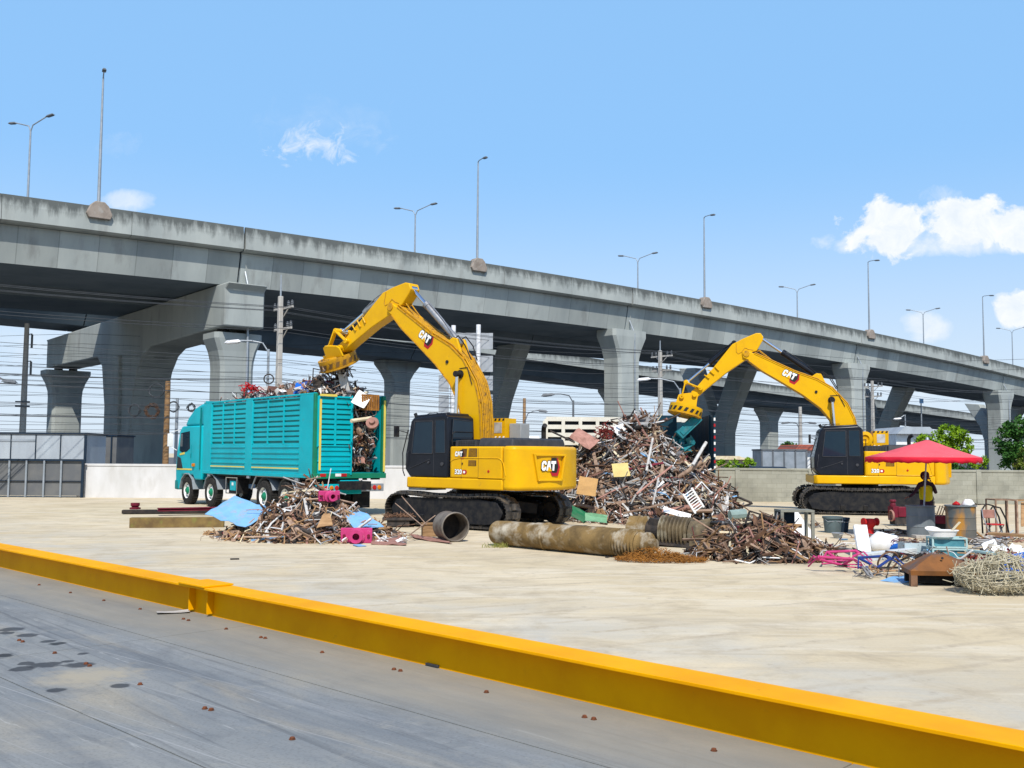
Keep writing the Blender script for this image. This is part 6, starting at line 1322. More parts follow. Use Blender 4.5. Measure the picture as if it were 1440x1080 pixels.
bar_thing('scrap_bar', 'long pink brown bar slanting across the right flank of the large scrap heap', 'bar', (895, 695), (945, 655), 29.0, 29.7, 0.03, PINKR)
bar_thing('scrap_bar', 'long pale bar lying along the foot of the large scrap heap', 'bar', (876, 722), (945, 706), 28.0, 28.4, 0.03, RUSTL)
bar_thing('scrap_bar', 'dark bar poking out to the left from the top of the large scrap heap', 'bar', (774, 606), (808, 622), 31, 30.6, 0.03, DARK)
p = at(975, 704, 28.7); q = MB(); M4 = basis((0, 0, 0), (0.55, 0.1, -0.83), (0.3, -0.95, 0.1), (0.8, 0.25, 0.55))
for s in (-0.16, 0.16): q.box((0, 0, s), (0.66, 0.05, 0.05), M4)
for k in range(8): q.box((-0.28 + k * 0.08, 0, 0), (0.025, 0.03, 0.3), M4)
obj('scrap_grille', q, WHT, loc=p, label='white slatted grille lying at the right foot of the large scrap heap', cat='grille')

# ---- scrap in the teal truck
TM = tk.matrix_basis.copy(); TM = Matrix.Translation(tk.location) @ Matrix.Rotation(tk.rotation_euler.z, 4, 'Z')
q = MB(); q.T = Matrix.Identity(4)
q.box((LC / 2 + 0.2, 0, (1.4 + 3.4) / 2), (LC - 0.7, 2 * HWT - 0.4, 2.0), mi=3)
for i in range(1900):
    x = ru(0.05, LC - 0.2) if i % 2 else ru(0.02, 0.8); y = ru(-HWT + 0.38, HWT - 0.38); top = 3.74 + (0.42 * max(0, 1 - ((x - 3.6) / 3.6) ** 2) + 0.45 * math.exp(-((x - 1.5) / 0.9) ** 2)) * max(0.25, 1 - (y / 1.3) ** 2) + 0.08 * math.sin(x * 2.3)
    if i % 2: p = Vector((x, y, top + ru(-0.3, 0.1)))
    else: p = Vector((x * (0.7 if y < 0.1 else 1) + (0.06 if y < 0.1 else 0.5), y, ru(1.45, 3.7)))
    s = 0.62; d = rvec(); k = rnd.random(); mi = pick([10, 12, 15, 34, 6, 3, 14, 3, 2, 2, 1])
    if k < 0.5: add_rod(q, p, Vector((d.x, d.y * 0.45, d.z * 0.6)), s * ru(0.4, 1.1), ru(0.01, 0.022), mi)
    elif k < 0.85: add_plate(q, p, d, s * ru(0.2, 0.6), s * ru(0.15, 0.45), mi, 0.25)
    elif k < 0.93: add_wirecoil(q, p, d, ru(0.08, 0.2), mi)
    else: add_pipe(q, p, Vector((d.x * 0.4, d.y, d.z * 0.5)), s * ru(0.3, 0.9), ru(0.03, 0.06), mi)
o = obj('scrap_load', q, PAL, loc=tk.location, kind='stuff', label='mixed dark metal scrap filling the teal truck body', cat='scrap load'); o.rotation_euler.z = tk.rotation_euler.z
def tl(x, y, z): return TM @ Vector((x, y, z))
def tplate(label, px, py, w, h, n, M, crumple=0.06, x=None, seg=4, cat='sheet'):
    # place on the truck: depth from the local x
    Y = tl(x, 0.8, 0).y; q = MB(); add_plate(q, Vector((0, 0, 0)), n, w, h, 0, crumple, 0.01, seg, 0.04); return obj('scrap_sheet', q, M, loc=at(px, py, Y), label=label, cat=cat)
tplate('bright blue plastic panel on top of the truck load', 425, 545, 0.55, 0.42, (-0.3, -0.8, 0.5), BLUD, 0.05, 2.0)
tplate('speckled brown board standing at the rim of the truck load', 416, 551, 0.62, 0.42, (-0.4, -0.9, 0.1), mat('brown_board', (0.22, 0.12, 0.085, 1), (0.30, 0.19, 0.13, 1), rough=0.8, scale=30), 0.04, 2.2)
tplate('rounded rust sheet standing at the rim of the truck load', 383, 552, 0.5, 0.45, (-0.4, -0.9, 0.2), mat('plum_rust', (0.15, 0.075, 0.06, 1), (0.11, 0.055, 0.045, 1), rough=0.85), 0.06, 4.3)
tplate('pale grey sheet beside the rounded rust sheet on the truck load', 368, 552, 0.45, 0.4, (-0.3, -0.9, 0.3), GREYL, 0.1, 5.0)
tplate('pale triangular sheet right of the rounded rust sheet on the load', 396, 550, 0.4, 0.42, (-0.4, -0.9, 0.1), GREYL, 0.08, 3.6)
tplate('large white crumpled panel at the rear end of the truck load', 508, 562, 0.6, 0.45, (0.3, -0.75, 0.55), WHT, 0.1, 0.5)
q = MB()
for k in range(8): q.box((-0.28 + k * 0.08, 0, 0), (0.055, 0.03, 0.5), mi=0)
q.box((0, 0.02, 0.22), (0.62, 0.03, 0.05)); q.box((0, 0.02, -0.22), (0.62, 0.03, 0.05))
obj('slatted_panel', q, RUSTO, loc=at(521, 566, 31.3), rz=R(38), label='rust orange slatted panel standing in the open rear of the truck', cat='panel')
q = MB()
for i in range(26): add_rod(q, Vector((ru(-0.25, 0.25), ru(-0.1, 0.1), ru(-0.1, 0.1))), rvec(), ru(0.3, 0.5), 0.016, 0, 0.25)
obj('wire_bundle', q, REDP, loc=at(352, 546, 34.5), label='red tangled bundle on the front part of the truck load', cat='wire bundle', smooth=50)
def ringt(px, py, Y, r, rr, n, label, M):
    q = MB(); q.tube([Vector((r * math.cos(a), 0, r * math.sin(a))) for a in [2 * math.pi * i / 24 for i in range(24)]], rr, 8, closed=True); return obj('steel_ring', q, M, loc=at(px, py, Y), rz=n, label=label, cat='ring', smooth=50)
ringt(378, 533, 33.6, 0.16, 0.022, 0.4, 'thin black ring standing on top of the truck load', DARK); ringt(343, 545, 35, 0.14, 0.015, 0.2, 'thin grey hoop on the front part of the truck load', GREYM)
q = MB(); q.tube([(0, 0, 0), (0.02, 0, 0.75), (0.75, 0.05, 0.62), (0.78, 0.05, 0.05)], 0.025, 6); q.bar((0.35, 0.03, 0.68), (0.5, -0.2, 0.66), 0.05, 0.05)
obj('bent_tube', q, DARK, loc=at(439, 551, 31.8), rz=0.3, label='dark bent tube frame sticking up from the rear of the truck load', cat='frame', smooth=40)
bar_thing('scrap_pipe', 'thick pale cylinder lying across the open rear of the truck', 'pipe', (494, 592), (522, 588), 30.6, 31.2, 0.06, CREAM)
p = at(524, 597, 30.9); q = MB(); q.lathe([(0.0, -0.1), (0.1, -0.1), (0.12, 0), (0.20, 0.05), (0.20, 0.12), (0.1, 0.13), (0.08, 0.22), (0, 0.22)], 18, TR(rx=R(60))); obj('casting', q, PINKR, loc=p, label='round pinkish casting wedged in the open rear of the truck', cat='casting', smooth=35)
# scrap clinging to the magnets
Mg = exc1.matrix_basis; E1M = Matrix.Translation((C1[0], C1[1], 0)) @ Matrix.Rotation(math.pi - TH1, 4, 'Z'); E2M = Matrix.Translation((C2[0], C2[1], 0)) @ Matrix.Rotation(math.pi - TH2, 4, 'Z')
mp1 = E1M @ Vector((6.22, 0, 4.72)); mp2 = E2M @ Vector((5.95, 0, 3.40))
q = MB()
for i in range(60):
    p = Vector((ru(-0.45, 0.45), ru(-0.4, 0.4), -ru(0, 0.22))); add_rod(q, p, Vector((ru(-1, 1), ru(-1, 1), ru(-0.9, 0.1))), ru(0.25, 0.65), ru(0.01, 0.025), rnd.choice([3, 3, 1, 6, 2, 0]), 0.15)
for i in range(14): add_plate(q, Vector((ru(-0.4, 0.4), ru(-0.4, 0.4), -ru(0.02, 0.25))), rvec(), ru(0.1, 0.4), ru(0.08, 0.2), rnd.choice([3, 2, 6]), 0.25)
obj('clinging_scrap', q, PAL, loc=mp1, kind='stuff', label='spiky dark scrap clinging under the first magnet', cat='scrap')
q = MB(); M4 = basis((0, 0, 0), (0.97, 0, 0.24), (0, 1, 0), (-0.24, 0, 0.97)); q.box((0, 0, -0.5), (0.2, 0.16, 1.0), M4); q.box((0, -0.09, -0.5), (0.26, 0.02, 1.0), M4); q.box((0, 0.09, -0.5), (0.26, 0.02, 1.0), M4)
obj('hanging_girder', q, GREYL, loc=mp1 + Vector((0.12, 0, -0.05)), label='pale steel girder dangling from the first magnet over the truck', cat='girder')
TC = mat('teal_scrap', (0.02, 0.20, 0.23, 1), (0.03, 0.14, 0.16, 1), rough=0.6, scale=5, c3=(0.12, 0.22, 0.22, 1), s3=6)
q = MB(); M4 = basis((0, 0, 0), (0.72, 0, 0.69), (0, 1, 0), (-0.69, 0, 0.72)); q.box((-0.28, 0, -0.15), (1.0, 0.5, 0.34), M4); q.box((-0.28, -0.26, -0.15), (0.8, 0.03, 0.2), M4)
obj('hanging_cabinet', q, TC, loc=mp2 + Vector((0.1, 0, -0.05)), bevel=0.02, label='teal metal cabinet dangling from the second magnet', cat='cabinet')
q = MB()
for i in range(9): add_plate(q, Vector((ru(-0.35, 0.35), ru(-0.2, 0.2), ru(-0.25, 0.25))), rvec() + Vector((0, -1, 0.3)), ru(0.3, 0.6), ru(0.2, 0.4), 0, 0.3)
obj('crumpled_sheet', q, TC, loc=at(958, 625, 36.6), label='crumpled teal sheet metal lying in the dark truck under the second magnet', cat='sheet metal')
q = MB()
for i in range(420): add_any(q, Vector((ru(-1.0, 1.0), ru(0.2, 4), 1.9 + ru(-0.3, 0.25))), Vector((0, -0.3, 1)), 0.7, [6, 10, 6, 50, 4, 1, 12, 2, 1, 1, 0])
obj('scrap_load', q, PAL, loc=(cx if False else at(956, 640, 37.4).x, 37.4, 0.1), kind='stuff', label='dark scrap heaped inside the navy truck', cat='scrap load')

# ---- the small pile on the left
SC = (-4.55, 23.3, 0.0); SD = (2.2, 2.0, 1.5, 1.4)
def h_s(u, v):
    r = math.hypot(u, v)
    if r >= 1: return 0.0
    return 0.5 * (1 - r ** 1.4) + 0.72 * math.exp(-((u + 0.12) / 0.52) ** 2 - (v / 0.6) ** 2) * (1 - r)
PW2 = [38, 22, 10, 13, 4, 4, 3, 14, 2, 1, 0.3]
mound(SC, h_s, *SD, 850, 0.8, 'scrap_heap', 'low tangled pile of brown rods and boards in front of the teal truck', 22, PW2, 0.12)
loose(46, 'on the low pile before the truck', SC, h_s, *SD, 0.8, ['rod', 'rod', 'rod', 'angle'], [RUSTL, RUST, WOOD, RUST, GREYL])
loose(10, 'on the low pile before the truck', SC, h_s, *SD, 0.75, ['plate', 'frame', 'coil'], [RUST, GREYL, WOOD, DARK])
def poly_sheet(name, label, cat, pts, M, th=0.012, wob=0.03, n=5):
    """pts: four world corners; a slightly warped plate"""
    A, B_, C_, D_ = [Vector(p) for p in pts]; o = A.copy(); rows = []
    for i in range(n + 1):
        f = i / n; a = A.lerp(D_, f); b_ = B_.lerp(C_, f); rows.append([a.lerp(b_, j / n) - o + Vector((0, 0, ru(-wob, wob))) for j in range(n + 1)])
    q = MB(); q.sheet(rows, th); return obj(name, q, M, loc=o, label=label, cat=cat, smooth=30)
poly_sheet('metal_sheet', 'large sky blue metal sheet leaning on the left end of the low pile', 'sheet', [at(288, 722, 22.9), at(345, 742, 22.3), at(382, 716, 23.2), at(330, 697, 24.0)], BLUE)
poly_sheet('metal_sheet', 'sky blue metal sheet lying on the right end of the low pile', 'sheet', [at(478, 717, 23.2), at(497, 743, 22.4), at(540, 741, 22.5), at(512, 720, 23.3)], BLUE)
poly_sheet('metal_sheet', 'flat brown sheet lying on the ground beside the magenta valve block', 'sheet', [gp(522, 764, 0.03), gp(572, 766, 0.03), gp(560, 748, 0.1), gp(520, 746, 0.12)], PINKR, 0.012, 0.02)
poly_sheet('metal_sheet', 'flat reddish brown sheet lying before the large steel tube', 'sheet', [gp(585, 757, 0.03), gp(636, 764, 0.03), gp(625, 758, 0.05), gp(575, 751, 0.06)], PINKR, 0.012, 0.015)
poly_sheet('metal_sheet', 'dark board leaning steeply in the middle of the low pile', 'board', [at(441, 738, 22.4), at(446, 741, 22.5), at(480, 703, 23.0), at(466, 700, 23.1)], DARK, 0.03, 0.01)
poly_sheet('metal_sheet', 'red brown board lying at the front right of the low pile', 'board', [gp(437, 754, 0.03), gp(470, 750, 0.05), gp(472, 741, 0.25), gp(440, 743, 0.22)], mat('brick_board', (0.20, 0.055, 0.03, 1), (0.15, 0.04, 0.025, 1), rough=0.85), 0.02, 0.01)
poly_sheet('metal_sheet', 'tan board propped upright at the right of the low pile', 'board', [at(445, 742, 22.1), at(468, 738, 22.1), at(464, 722, 22.4), at(455, 722, 22.4)], WOOD, 0.02, 0.01)
p = gp(375, 757); t = thing('low_trailer', 'low dark wooden skid on stub legs at the front of the low pile', 'skid', (p.x, p.y + 0.2, 0))
q = MB(); q.box((0.15, 0, 0.22), (1.35, 0.5, 0.07)); q.box((0.15, -0.22, 0.28), (1.35, 0.04, 0.06)); obj('bed', q, DARK, t)
for x in (-0.22, 0.55): q = MB(); q.box((x, -0.12, 0.1), (0.1, 0.1, 0.2)); obj('leg', q, WOOD, t)
p = at(384, 727, 22.4); t = thing('spoked_wheel', 'rusty spoked cart wheel standing in the low pile', 'wheel', p, 0.25)
q = MB(); q.tube([Vector((0.24 * math.cos(a), 0, 0.24 * math.sin(a))) for a in [2 * math.pi * i / 26 for i in range(26)]], 0.022, 8, closed=True); obj('rim', q, RUST, t, smooth=50)
for k in range(6): a = k * math.pi / 3 + 0.3; q = MB(); q.bar((0, 0, 0), (0.235 * math.cos(a), 0, 0.235 * math.sin(a)), 0.03, 0.02); obj('spoke', q, RUST, t)
q = MB(); q.cyl((0, -0.06, 0), (0, 0.06, 0), 0.05, n=12); obj('hub', q, RUST, t)
def valve(px, py, Y, s, label, rz, M=PINK):
    t = thing('valve_block', label, 'valve', at(px, py, Y), rz)
    q = MB(); q.box((0, 0.08, 0.15 * s), (0.62 * s, 0.12 * s, 0.3 * s)); obj('flange_plate', q, M, t, bevel=0.015)
    q = MB(); q.lathe([(0.17 * s, 0), (0.17 * s, 0.04), (0.11 * s, 0.06), (0.10 * s, 0.16), (0.13 * s, 0.18), (0.13 * s, 0.24), (0.07 * s, 0.24), (0.07 * s, 0.05)], 20, basis((0, 0.02, 0.14 * s), (1, 0, 0), (0, 0, 1), (0, -1, 0))); obj('nozzle', q, M, t, smooth=35)
    for x in (-0.24, 0.24): q = MB(); q.cyl((x * s, 0.0, 0.15 * s), (x * s, -0.03, 0.15 * s), 0.03 * s, n=8); obj('bolt_head', q, MAROON, t)
valve(501, 764, 22.0, 1.1, 'magenta valve block with a round nozzle on the ground before the low pile', 0.1); valve(464, 705, 22.9, 0.8, 'pinkish magenta valve casting on top of the low pile', 0.5)
for px, py, lab in [(537, 764, 'crumpled white rag left of two on the ground by the brown sheet'), (568, 765, 'crumpled white rag right of two on the ground by the brown sheet')]:
    p = gp(px, py); q = MB()
    for i in range(6): add_plate(q, Vector((ru(-0.08, 0.08), ru(-0.05, 0.05), 0.05 + ru(0, 0.05))), rvec(), 0.16, 0.12, 0, 0.3)
    obj('rag', q, WHT, loc=p, label=lab, cat='rag')
p = gp(505, 768); q = MB(); add_plate(q, Vector((0, 0, 0.01)), (0, 0, 1), 0.4, 0.2, 0, 0.02); obj('plastic_scrap', q, BLUE, loc=p, label='flat blue scrap on the ground under the magenta valve block', cat='scrap')
p = gp(560, 741); t = thing('engine_grate', 'dark greasy grate on stub feet below the front of the near track', 'grate', (p.x, p.y, 0), 0.1)
q = MB(); q.box((0, 0, 0.22), (0.85, 0.5, 0.07)); q.box((0, 0, 0.1), (0.6, 0.4, 0.16)); obj('tray', q, DARK, t, bevel=0.01)
q = MB()
for i in range(90): add_rod(q, Vector((ru(-0.4, 0.4), ru(-0.22, 0.22), 0.28 + ru(0, 0.05))), rvec(), ru(0.08, 0.2), 0.01, 0, 0.2)
obj('shavings', q, RUST, t)
p = gp(607, 755); q = MB(); q.box((0, 0, 0.14), (0.5, 0.3, 0.28)); q.box((0, 0, 0.3), (0.54, 0.34, 0.04)); obj('crate', q, WOOD, loc=(p.x, p.y + 0.2, 0), rz=0.2, bevel=0.008, label='brown lidded crate left of the large steel tube', cat='crate')
bar_thing('scrap_bar', 'thin rod leaning left across the near track of the first excavator', 'rod', (565, 698), (600, 738), 24.8, 23.2, 0.013, RUSTL); bar_thing('scrap_bar', 'second thin rod leaning parallel before the near track', 'rod', (556, 708), (596, 741), 24.5, 23.0, 0.013, RUSTL)
bar_thing('scrap_bar', 'thin bent rod rising to the right before the near track', 'rod', (575, 753), (612, 725), 22.4, 23.4, 0.014, RUSTL)
# short large steel tube
A, B_ = at(628, 741, 23.35), at(647, 742.5, 22.65); d = (B_ - A); d = Vector((0.42, -0.9, 0)).normalized(); c = gp(640, 763); c = Vector((c.x, c.y + 0.1, 0.335))
t = thing('steel_tube', 'short wide steel tube lying open end towards the viewer beside the near track', 'tube', (c.x, c.y, 0), 0); u, v = perp(d)
TUB = mat('tube_steel', (0.22, 0.19, 0.155, 1), (0.13, 0.105, 0.085, 1), rough=0.6, metal=0.4, scale=4)
q = MB(); q.lathe([(0.315, -0.02), (0.335, 0), (0.335, 0.1), (0.32, 0.12), (0.32, 0.5), (0.33, 0.52), (0.33, 0.58), (0.30, 0.58), (0.30, 0.0), (0.315, -0.02)], 40, basis((0, 0, 0.335), u, v, -d)); obj('shell', q, TUB, t, smooth=35)
q = MB(); q.lathe([(0.30, 0.50), (0.0, 0.50)], 32, basis((0, 0, 0.335), u, v, -d)); obj('back_plate', q, DARK, t)
# beams lying left of the pile
MOSS = mat('mossy_timber', (0.22, 0.15, 0.055, 1), (0.13, 0.085, 0.04, 1), rough=0.9, scale=3, c3=(0.19, 0.18, 0.05, 1), s3=5)
def gbeam(name, label, a, b_, w, h, z0, M, cat='beam', iprof=False):
    A, B_ = gp(*a, z0), gp(*b_, z0); q = MB(); D = B_ - A; L_ = D.length; d = D.normalized(); M4 = basis((0, 0, 0), d, Vector((-d.y, d.x, 0)), Vector((0, 0, 1)))
    if iprof:
        q.box((L_ / 2, 0, 0.015), (L_, w, 0.03), M4); q.box((L_ / 2, 0, h - 0.015), (L_, w, 0.03), M4); q.box((L_ / 2, 0, h / 2), (L_, 0.03, h), M4)
    else: q.box((L_ / 2, 0, h / 2), (L_, w, h), M4)
    return obj(name, q, M, loc=A, bevel=0.008, label=label, cat=cat)
gbeam('timber', 'thick mossy brown timber lying on the ground left of the low pile', (183, 742), (315, 741), 0.3, 0.26, 0, MOSS)
gbeam('steel_beam', 'long dark steel beam lying on the ground below the truck front wheels', (172, 722), (330, 721), 0.35, 0.11, 0.02, DARK)
gbeam('steel_beam', 'dark red steel beam lying on top of the long dark beam', (222, 719), (318, 717), 0.3, 0.1, 0.14, MAROON, iprof=True)
q = MB(); q.lathe([(0, 0), (0.17, 0), (0.17, 0.05), (0.1, 0.07), (0.14, 0.12), (0.14, 0.2), (0, 0.2)], 16); obj('pipe_flange', q, MAROON, loc=gp(190, 716, 0.13), smooth=35, label='small maroon flange sitting on the left end of the dark beam', cat='flange')
q = MB()
for i in range(50): add_rod(q, Vector((ru(-0.5, 0.5), ru(-0.2, 0.2), ru(0, 0.08))), Vector((ru(-1, 1), ru(-1, 1), ru(-0.1, 0.3))), ru(0.15, 0.5), 0.012, 0, 0.2)
obj('twig_litter', q, WOOD, loc=gp(318, 752), kind='stuff', label='scattered twigs and splinters at the left foot of the low pile', cat='litter')
# ================================================================== PIPES, MACHINE PARTS AND JUNK ON THE RIGHT
PIPM = mat('mossy_pipe', (0.23, 0.15, 0.06, 1), (0.105, 0.07, 0.032, 1), rough=0.9, scale=2.6, detail=9, c3=(0.45, 0.40, 0.31, 1), s3=2.4, lo3=0.50, hi3=0.68, bump=0.4, bscale=14)
A, B_ = gp(697, 768), gp(872, 785); A = Vector((A.x, A.y + 0.22, 0.275)); B_ = Vector((B_.x, B_.y + 0.22, 0.285)); d = (B_ - A).normalized(); u, v = perp(d); L_ = (B_ - A).length
t = thing('long_pipe', 'long mossy brown pipe lying on the ground in front of the first excavator', 'pipe', (A.x, A.y, 0)); M0 = basis((0, 0, A.z), u, v, d)
q = MB(); q.lathe([(0.0, 0), (0.20, 0), (0.235, 0.01), (0.255, 0.05), (0.262, 0.3), (0.262, L_ * 0.36)], 40, M0); obj('pipe_section', q, PIPM, t, smooth=40)
q = MB(); q.lathe([(0.262, L_ * 0.36), (0.275, L_ * 0.37), (0.275, L_ * 0.44), (0.29, L_ * 0.445), (0.29, L_ * 0.455), (0.265, L_ * 0.46)], 40, M0); obj('collar', q, PIPM, t, smooth=30)
q = MB(); q.lathe([(0.265, L_ * 0.46), (0.272, L_ * 0.7), (0.272, L_ - 0.02), (0.25, L_), (0.15, L_)], 40, M0); obj('pipe_section', q, PIPM, t, smooth=40)
q = MB(); prof = []
for k in range(7): z = L_ + k * 0.075; prof += [(0.235, z), (0.275, z + 0.018), (0.275, z + 0.04), (0.235, z + 0.06)]
q.lathe(prof, 36, M0); obj('bellows', q, PIPM, t, smooth=25)
q = MB(); z = L_ + 0.52; q.lathe([(0.235, z), (0.2, z + 0.05), (0.2, z + 0.14), (0.23, z + 0.15), (0.23, z + 0.2), (0.12, z + 0.22), (0.12, z + 0.34), (0.0, z + 0.34)], 32, M0); obj('end_cap', q, PIPM, t, smooth=30)
# second ribbed machine behind it
A, B_ = at(888, 741, 22.3), at(1010, 752, 21.3); d = (B_ - A).normalized(); u, v = perp(d); L_ = (B_ - A).length
t = thing('ribbed_machine', 'ribbed industrial pump body lying behind the right end of the long pipe', 'machine', (A.x, A.y, 0)); M0 = basis((0, 0, 0.36), u, v, d); MCH = mat('machine_grime', (0.17, 0.13, 0.075, 1), (0.075, 0.06, 0.042, 1), rough=0.8, scale=4, c3=(0.33, 0.30, 0.22, 1), s3=3)
q = MB(); q.lathe([(0.0, -0.05), (0.22, -0.05), (0.27, -0.02), (0.27, 0.16), (0.29, 0.17), (0.29, 0.22), (0.27, 0.23), (0.27, 0.30), (0.29, 0.31), (0.29, 0.36), (0.20, 0.4)], 36, M0); obj('drum_end', q, PIPM, t, smooth=30)
q = MB(); q.lathe([(0.2, 0.38), (0.2, 0.75)], 24, M0); q.box((0, 0.1, 0.62), (0.34, 0.3, 0.3), M0); obj('neck', q, DARK, t)
q = MB(); prof = []
for k in range(8): z = 0.72 + k * 0.085; prof += [(0.27, z), (0.34, z + 0.02), (0.34, z + 0.045), (0.27, z + 0.065)]
q.lathe(prof, 36, M0); obj('bellows', q, MCH, t, smooth=25)
q = MB(); q.lathe([(0.28, 1.40), (0.28, 1.75), (0.2, 1.85), (0.2, L_)], 28, M0); q.box((0.0, -0.15, 1.62), (0.5, 0.2, 0.35), M0); obj('housing', q, MCH, t, smooth=30)
for k, (x, y, z, l, r) in enumerate([(0.1, 0.2, 1.5, 0.6, 0.07), (-0.15, 0.15, 1.7, 0.5, 0.06), (0.2, -0.1, 1.8, 0.4, 0.08)]):
    q = MB(); p = M0 @ Vector((x, y, z)); add_pipe(q, p, d + rvec() * 0.5, l, r, 0); obj('spout', q, MCH, t, smooth=35)
q = MB(); q.lathe([(0.0, 0), (0.16, 0), (0.2, 0.05), (0.2, 0.12), (0.13, 0.25), (0, 0.25)], 22, basis(M0 @ Vector((0.05, 0.02, L_ - 0.25)), (0.9, -0.3, 0.2), (0.2, 0.1, 0.95), (-0.2, -0.95, 0.1))); obj('impeller', q, MCH, t, smooth=30)
q = MB(); q.box((0.0, 0.05, L_ + 0.1), (0.42, 0.4, 0.3), M0); q.box((0.0, 0.28, L_ + 0.1), (0.5, 0.05, 0.42), M0); obj('gearbox', q, BLKM, t, bevel=0.02)
q = MB(); q.box((0.0, 0, 0.06), (1.6, 0.5, 0.1), basis((d.x * 1.2, d.y * 1.2, 0.01), d, (-d.y, d.x, 0), (0, 0, 1))); obj('skid', q, DARK, t)
bar_thing('scrap_pipe', 'greenish grey pipe lying behind the ribbed pump at the foot of the heap', 'pipe', (1026, 724), (1048, 722), 25.5, 25.6, 0.12, mat('verdigris', (0.25, 0.33, 0.30, 1), (0.18, 0.24, 0.22, 1), rough=0.7))
q = MB(); c = gp(700, 770)
for i in range(70):
    x, y = rnd.gauss(0, 0.16), rnd.gauss(0, 0.08); h = ru(0.05, 0.13); q.tube([(x, y, 0), (x + ru(-0.03, 0.03), y, h * 0.6), (x + ru(-0.07, 0.07), y + ru(-0.04, 0.04), h)], [0.005, 0.004, 0.001], 4)
obj('grass_tuft', q, mat('dry_grass', (0.22, 0.24, 0.05, 1), (0.30, 0.26, 0.08, 1), rough=0.8), loc=c, kind='stuff', label='tuft of dry grass at the left end of the long pipe', cat='grass')
# rusty wire mesh
c = gp(930, 790); q = MB()
for i in range(1050):
    a = ru(0, 6.283); r = math.sqrt(ru(0, 1)); x, y = 0.84 * r * math.cos(a), 0.42 * r * math.sin(a); z = 0.035 + 0.30 * (1 - r) ** 0.8 * max(0.15, 1 - (x + 0.35) ** 2) * ru(0.0, 1.0)
    add_rod(q, Vector((x, y, z)), Vector((ru(-1, 1), ru(-1, 1), ru(-0.35, 0.35))), ru(0.06, 0.22), 0.0045, 0, 0.25)
obj('wire_mesh', q, RUSTO, loc=(c.x, c.y + 0.1, 0), kind=None, label='flattened heap of orange rusted wire mesh before the end of the long pipe', cat='wire mesh')
# scrap pile in front of the white tarp
RC = (4.75, 19.6, 0.0); RD = (1.25, 1.55, 1.2, 1.1)
def h_r(u, v):
    r = math.hypot(u, v)
    return (0.62 * (1 - r ** 1.6) * (1 + 0.25 * math.sin(7 * u) * math.cos(5 * v))) if r < 1 else 0.0
mound(RC, h_r, *RD, 520, 0.7, 'scrap_heap', 'medium pile of rusty brown frames and bars in front of the white tarp', 18, [24, 40, 5, 14, 6, 3, 4, 16, 1, 1, 0], 0.12)
loose(40, 'on the rusty pile before the white tarp', RC, h_r, *RD, 0.72, ['rod', 'angle', 'rod', 'angle', 'plate'], [RUST, RUST, RUSTL, DARK, WOOD])
poly_sheet('metal_sheet', 'large rust brown panel set on edge at the left of the rusty pile', 'panel', [at(1005, 768, 19.6), at(1062, 766, 19.6), at(1064, 748, 19.9), at(1004, 750, 19.9)], RUST, 0.02, 0.02)
p = at(1117, 742, 19.8); t = thing('steel_table', 'square grey steel frame like an open box on the rusty pile', 'frame', (p.x, p.y, 0))
FG = mat('frame_grey', (0.24, 0.235, 0.19, 1), (0.17, 0.165, 0.14, 1), rough=0.7, scale=5); hx = 0.33
q = MB(); q.box((0, 0, 0.90), (2 * hx, 0.5, 0.04)); obj('top', q, FG, t)
for x in (-hx + 0.03, hx - 0.03):
    for y in (-0.22, 0.22): q = MB(); q.box((x, y, 0.44), (0.06, 0.05, 0.88)); obj('leg', q, FG, t)
q = MB(); q.box((-0.12, 0.15, 0.72), (0.34, 0.02, 0.34)); obj('back_panel', q, BLUD if False else NAVY, t)
# white tarp tent
q = MB(); P = []
cn = at(1113, 711, 24.0); n = 14; m = 10; x0, x1, y0, y1 = at(1040, 730, 23.4).x, at(1149, 730, 23.4).x, 22.6, 24.9
for i in range(m + 1):
    row = []
    for j in range(n + 1):
        x = x0 + (x1 - x0) * j / n; y = y0 + (y1 - y0) * i / m; fx = (x - cn.x) / (x1 - cn.x if x > cn.x else cn.x - x0); fy = (y - 23.8) / 1.2; h = cn.z * max(0.0, 1 - abs(fx) ** (1.0 if x > cn.x else 0.65)) * max(0, 1 - abs(fy) ** 1.6)
        row.append((x - cn.x, y - cn.y, max(0.02, h + (ru(-0.03, 0.03) if h > 0.05 else 0))))
    P.append(row)
q.sheet(P, 0.006); obj('tarp', q, mat('white_tarp', (0.80, 0.78, 0.73, 1), (0.72, 0.69, 0.63, 1), rough=0.8, scale=2), loc=(cn.x, cn.y, 0), smooth=60, label='white tarp draped to a peak in front of the second excavator', cat='tarp')
# bins
BING = mat('bin_grey_green', (0.10, 0.135, 0.14, 1), (0.075, 0.10, 0.105, 1), rough=0.5, scale=3)
for px, lab, s in ((1171, 'grey green plastic bin standing on the sand before the second track, left of two', 1.0), (1186, 'dark blue grey bin tucked against the right side of the grey green bin', 0.9)):
    p = gp(px, 749); t = thing('bin', lab, 'bin', (p.x, p.y + (0.2 if s < 1 else 0), 0)); q = MB(); q.lathe([(0.0, 0.01), (0.2 * s, 0.0), (0.235 * s, 0.36 * s), (0.26 * s, 0.37 * s), (0.26 * s, 0.42 * s), (0.22 * s, 0.41 * s), (0.19 * s, 0.05)], 20); obj('tub', q, BING if s == 1 else NAVY, t, smooth=35)
    q = MB(); q.tube([(-0.24 * s, 0, 0.38 * s), (-0.2 * s, -0.22 * s, 0.30 * s), (0.2 * s, -0.22 * s, 0.30 * s), (0.24 * s, 0, 0.38 * s)], 0.008, 5); obj('handle', q, GALV, t)
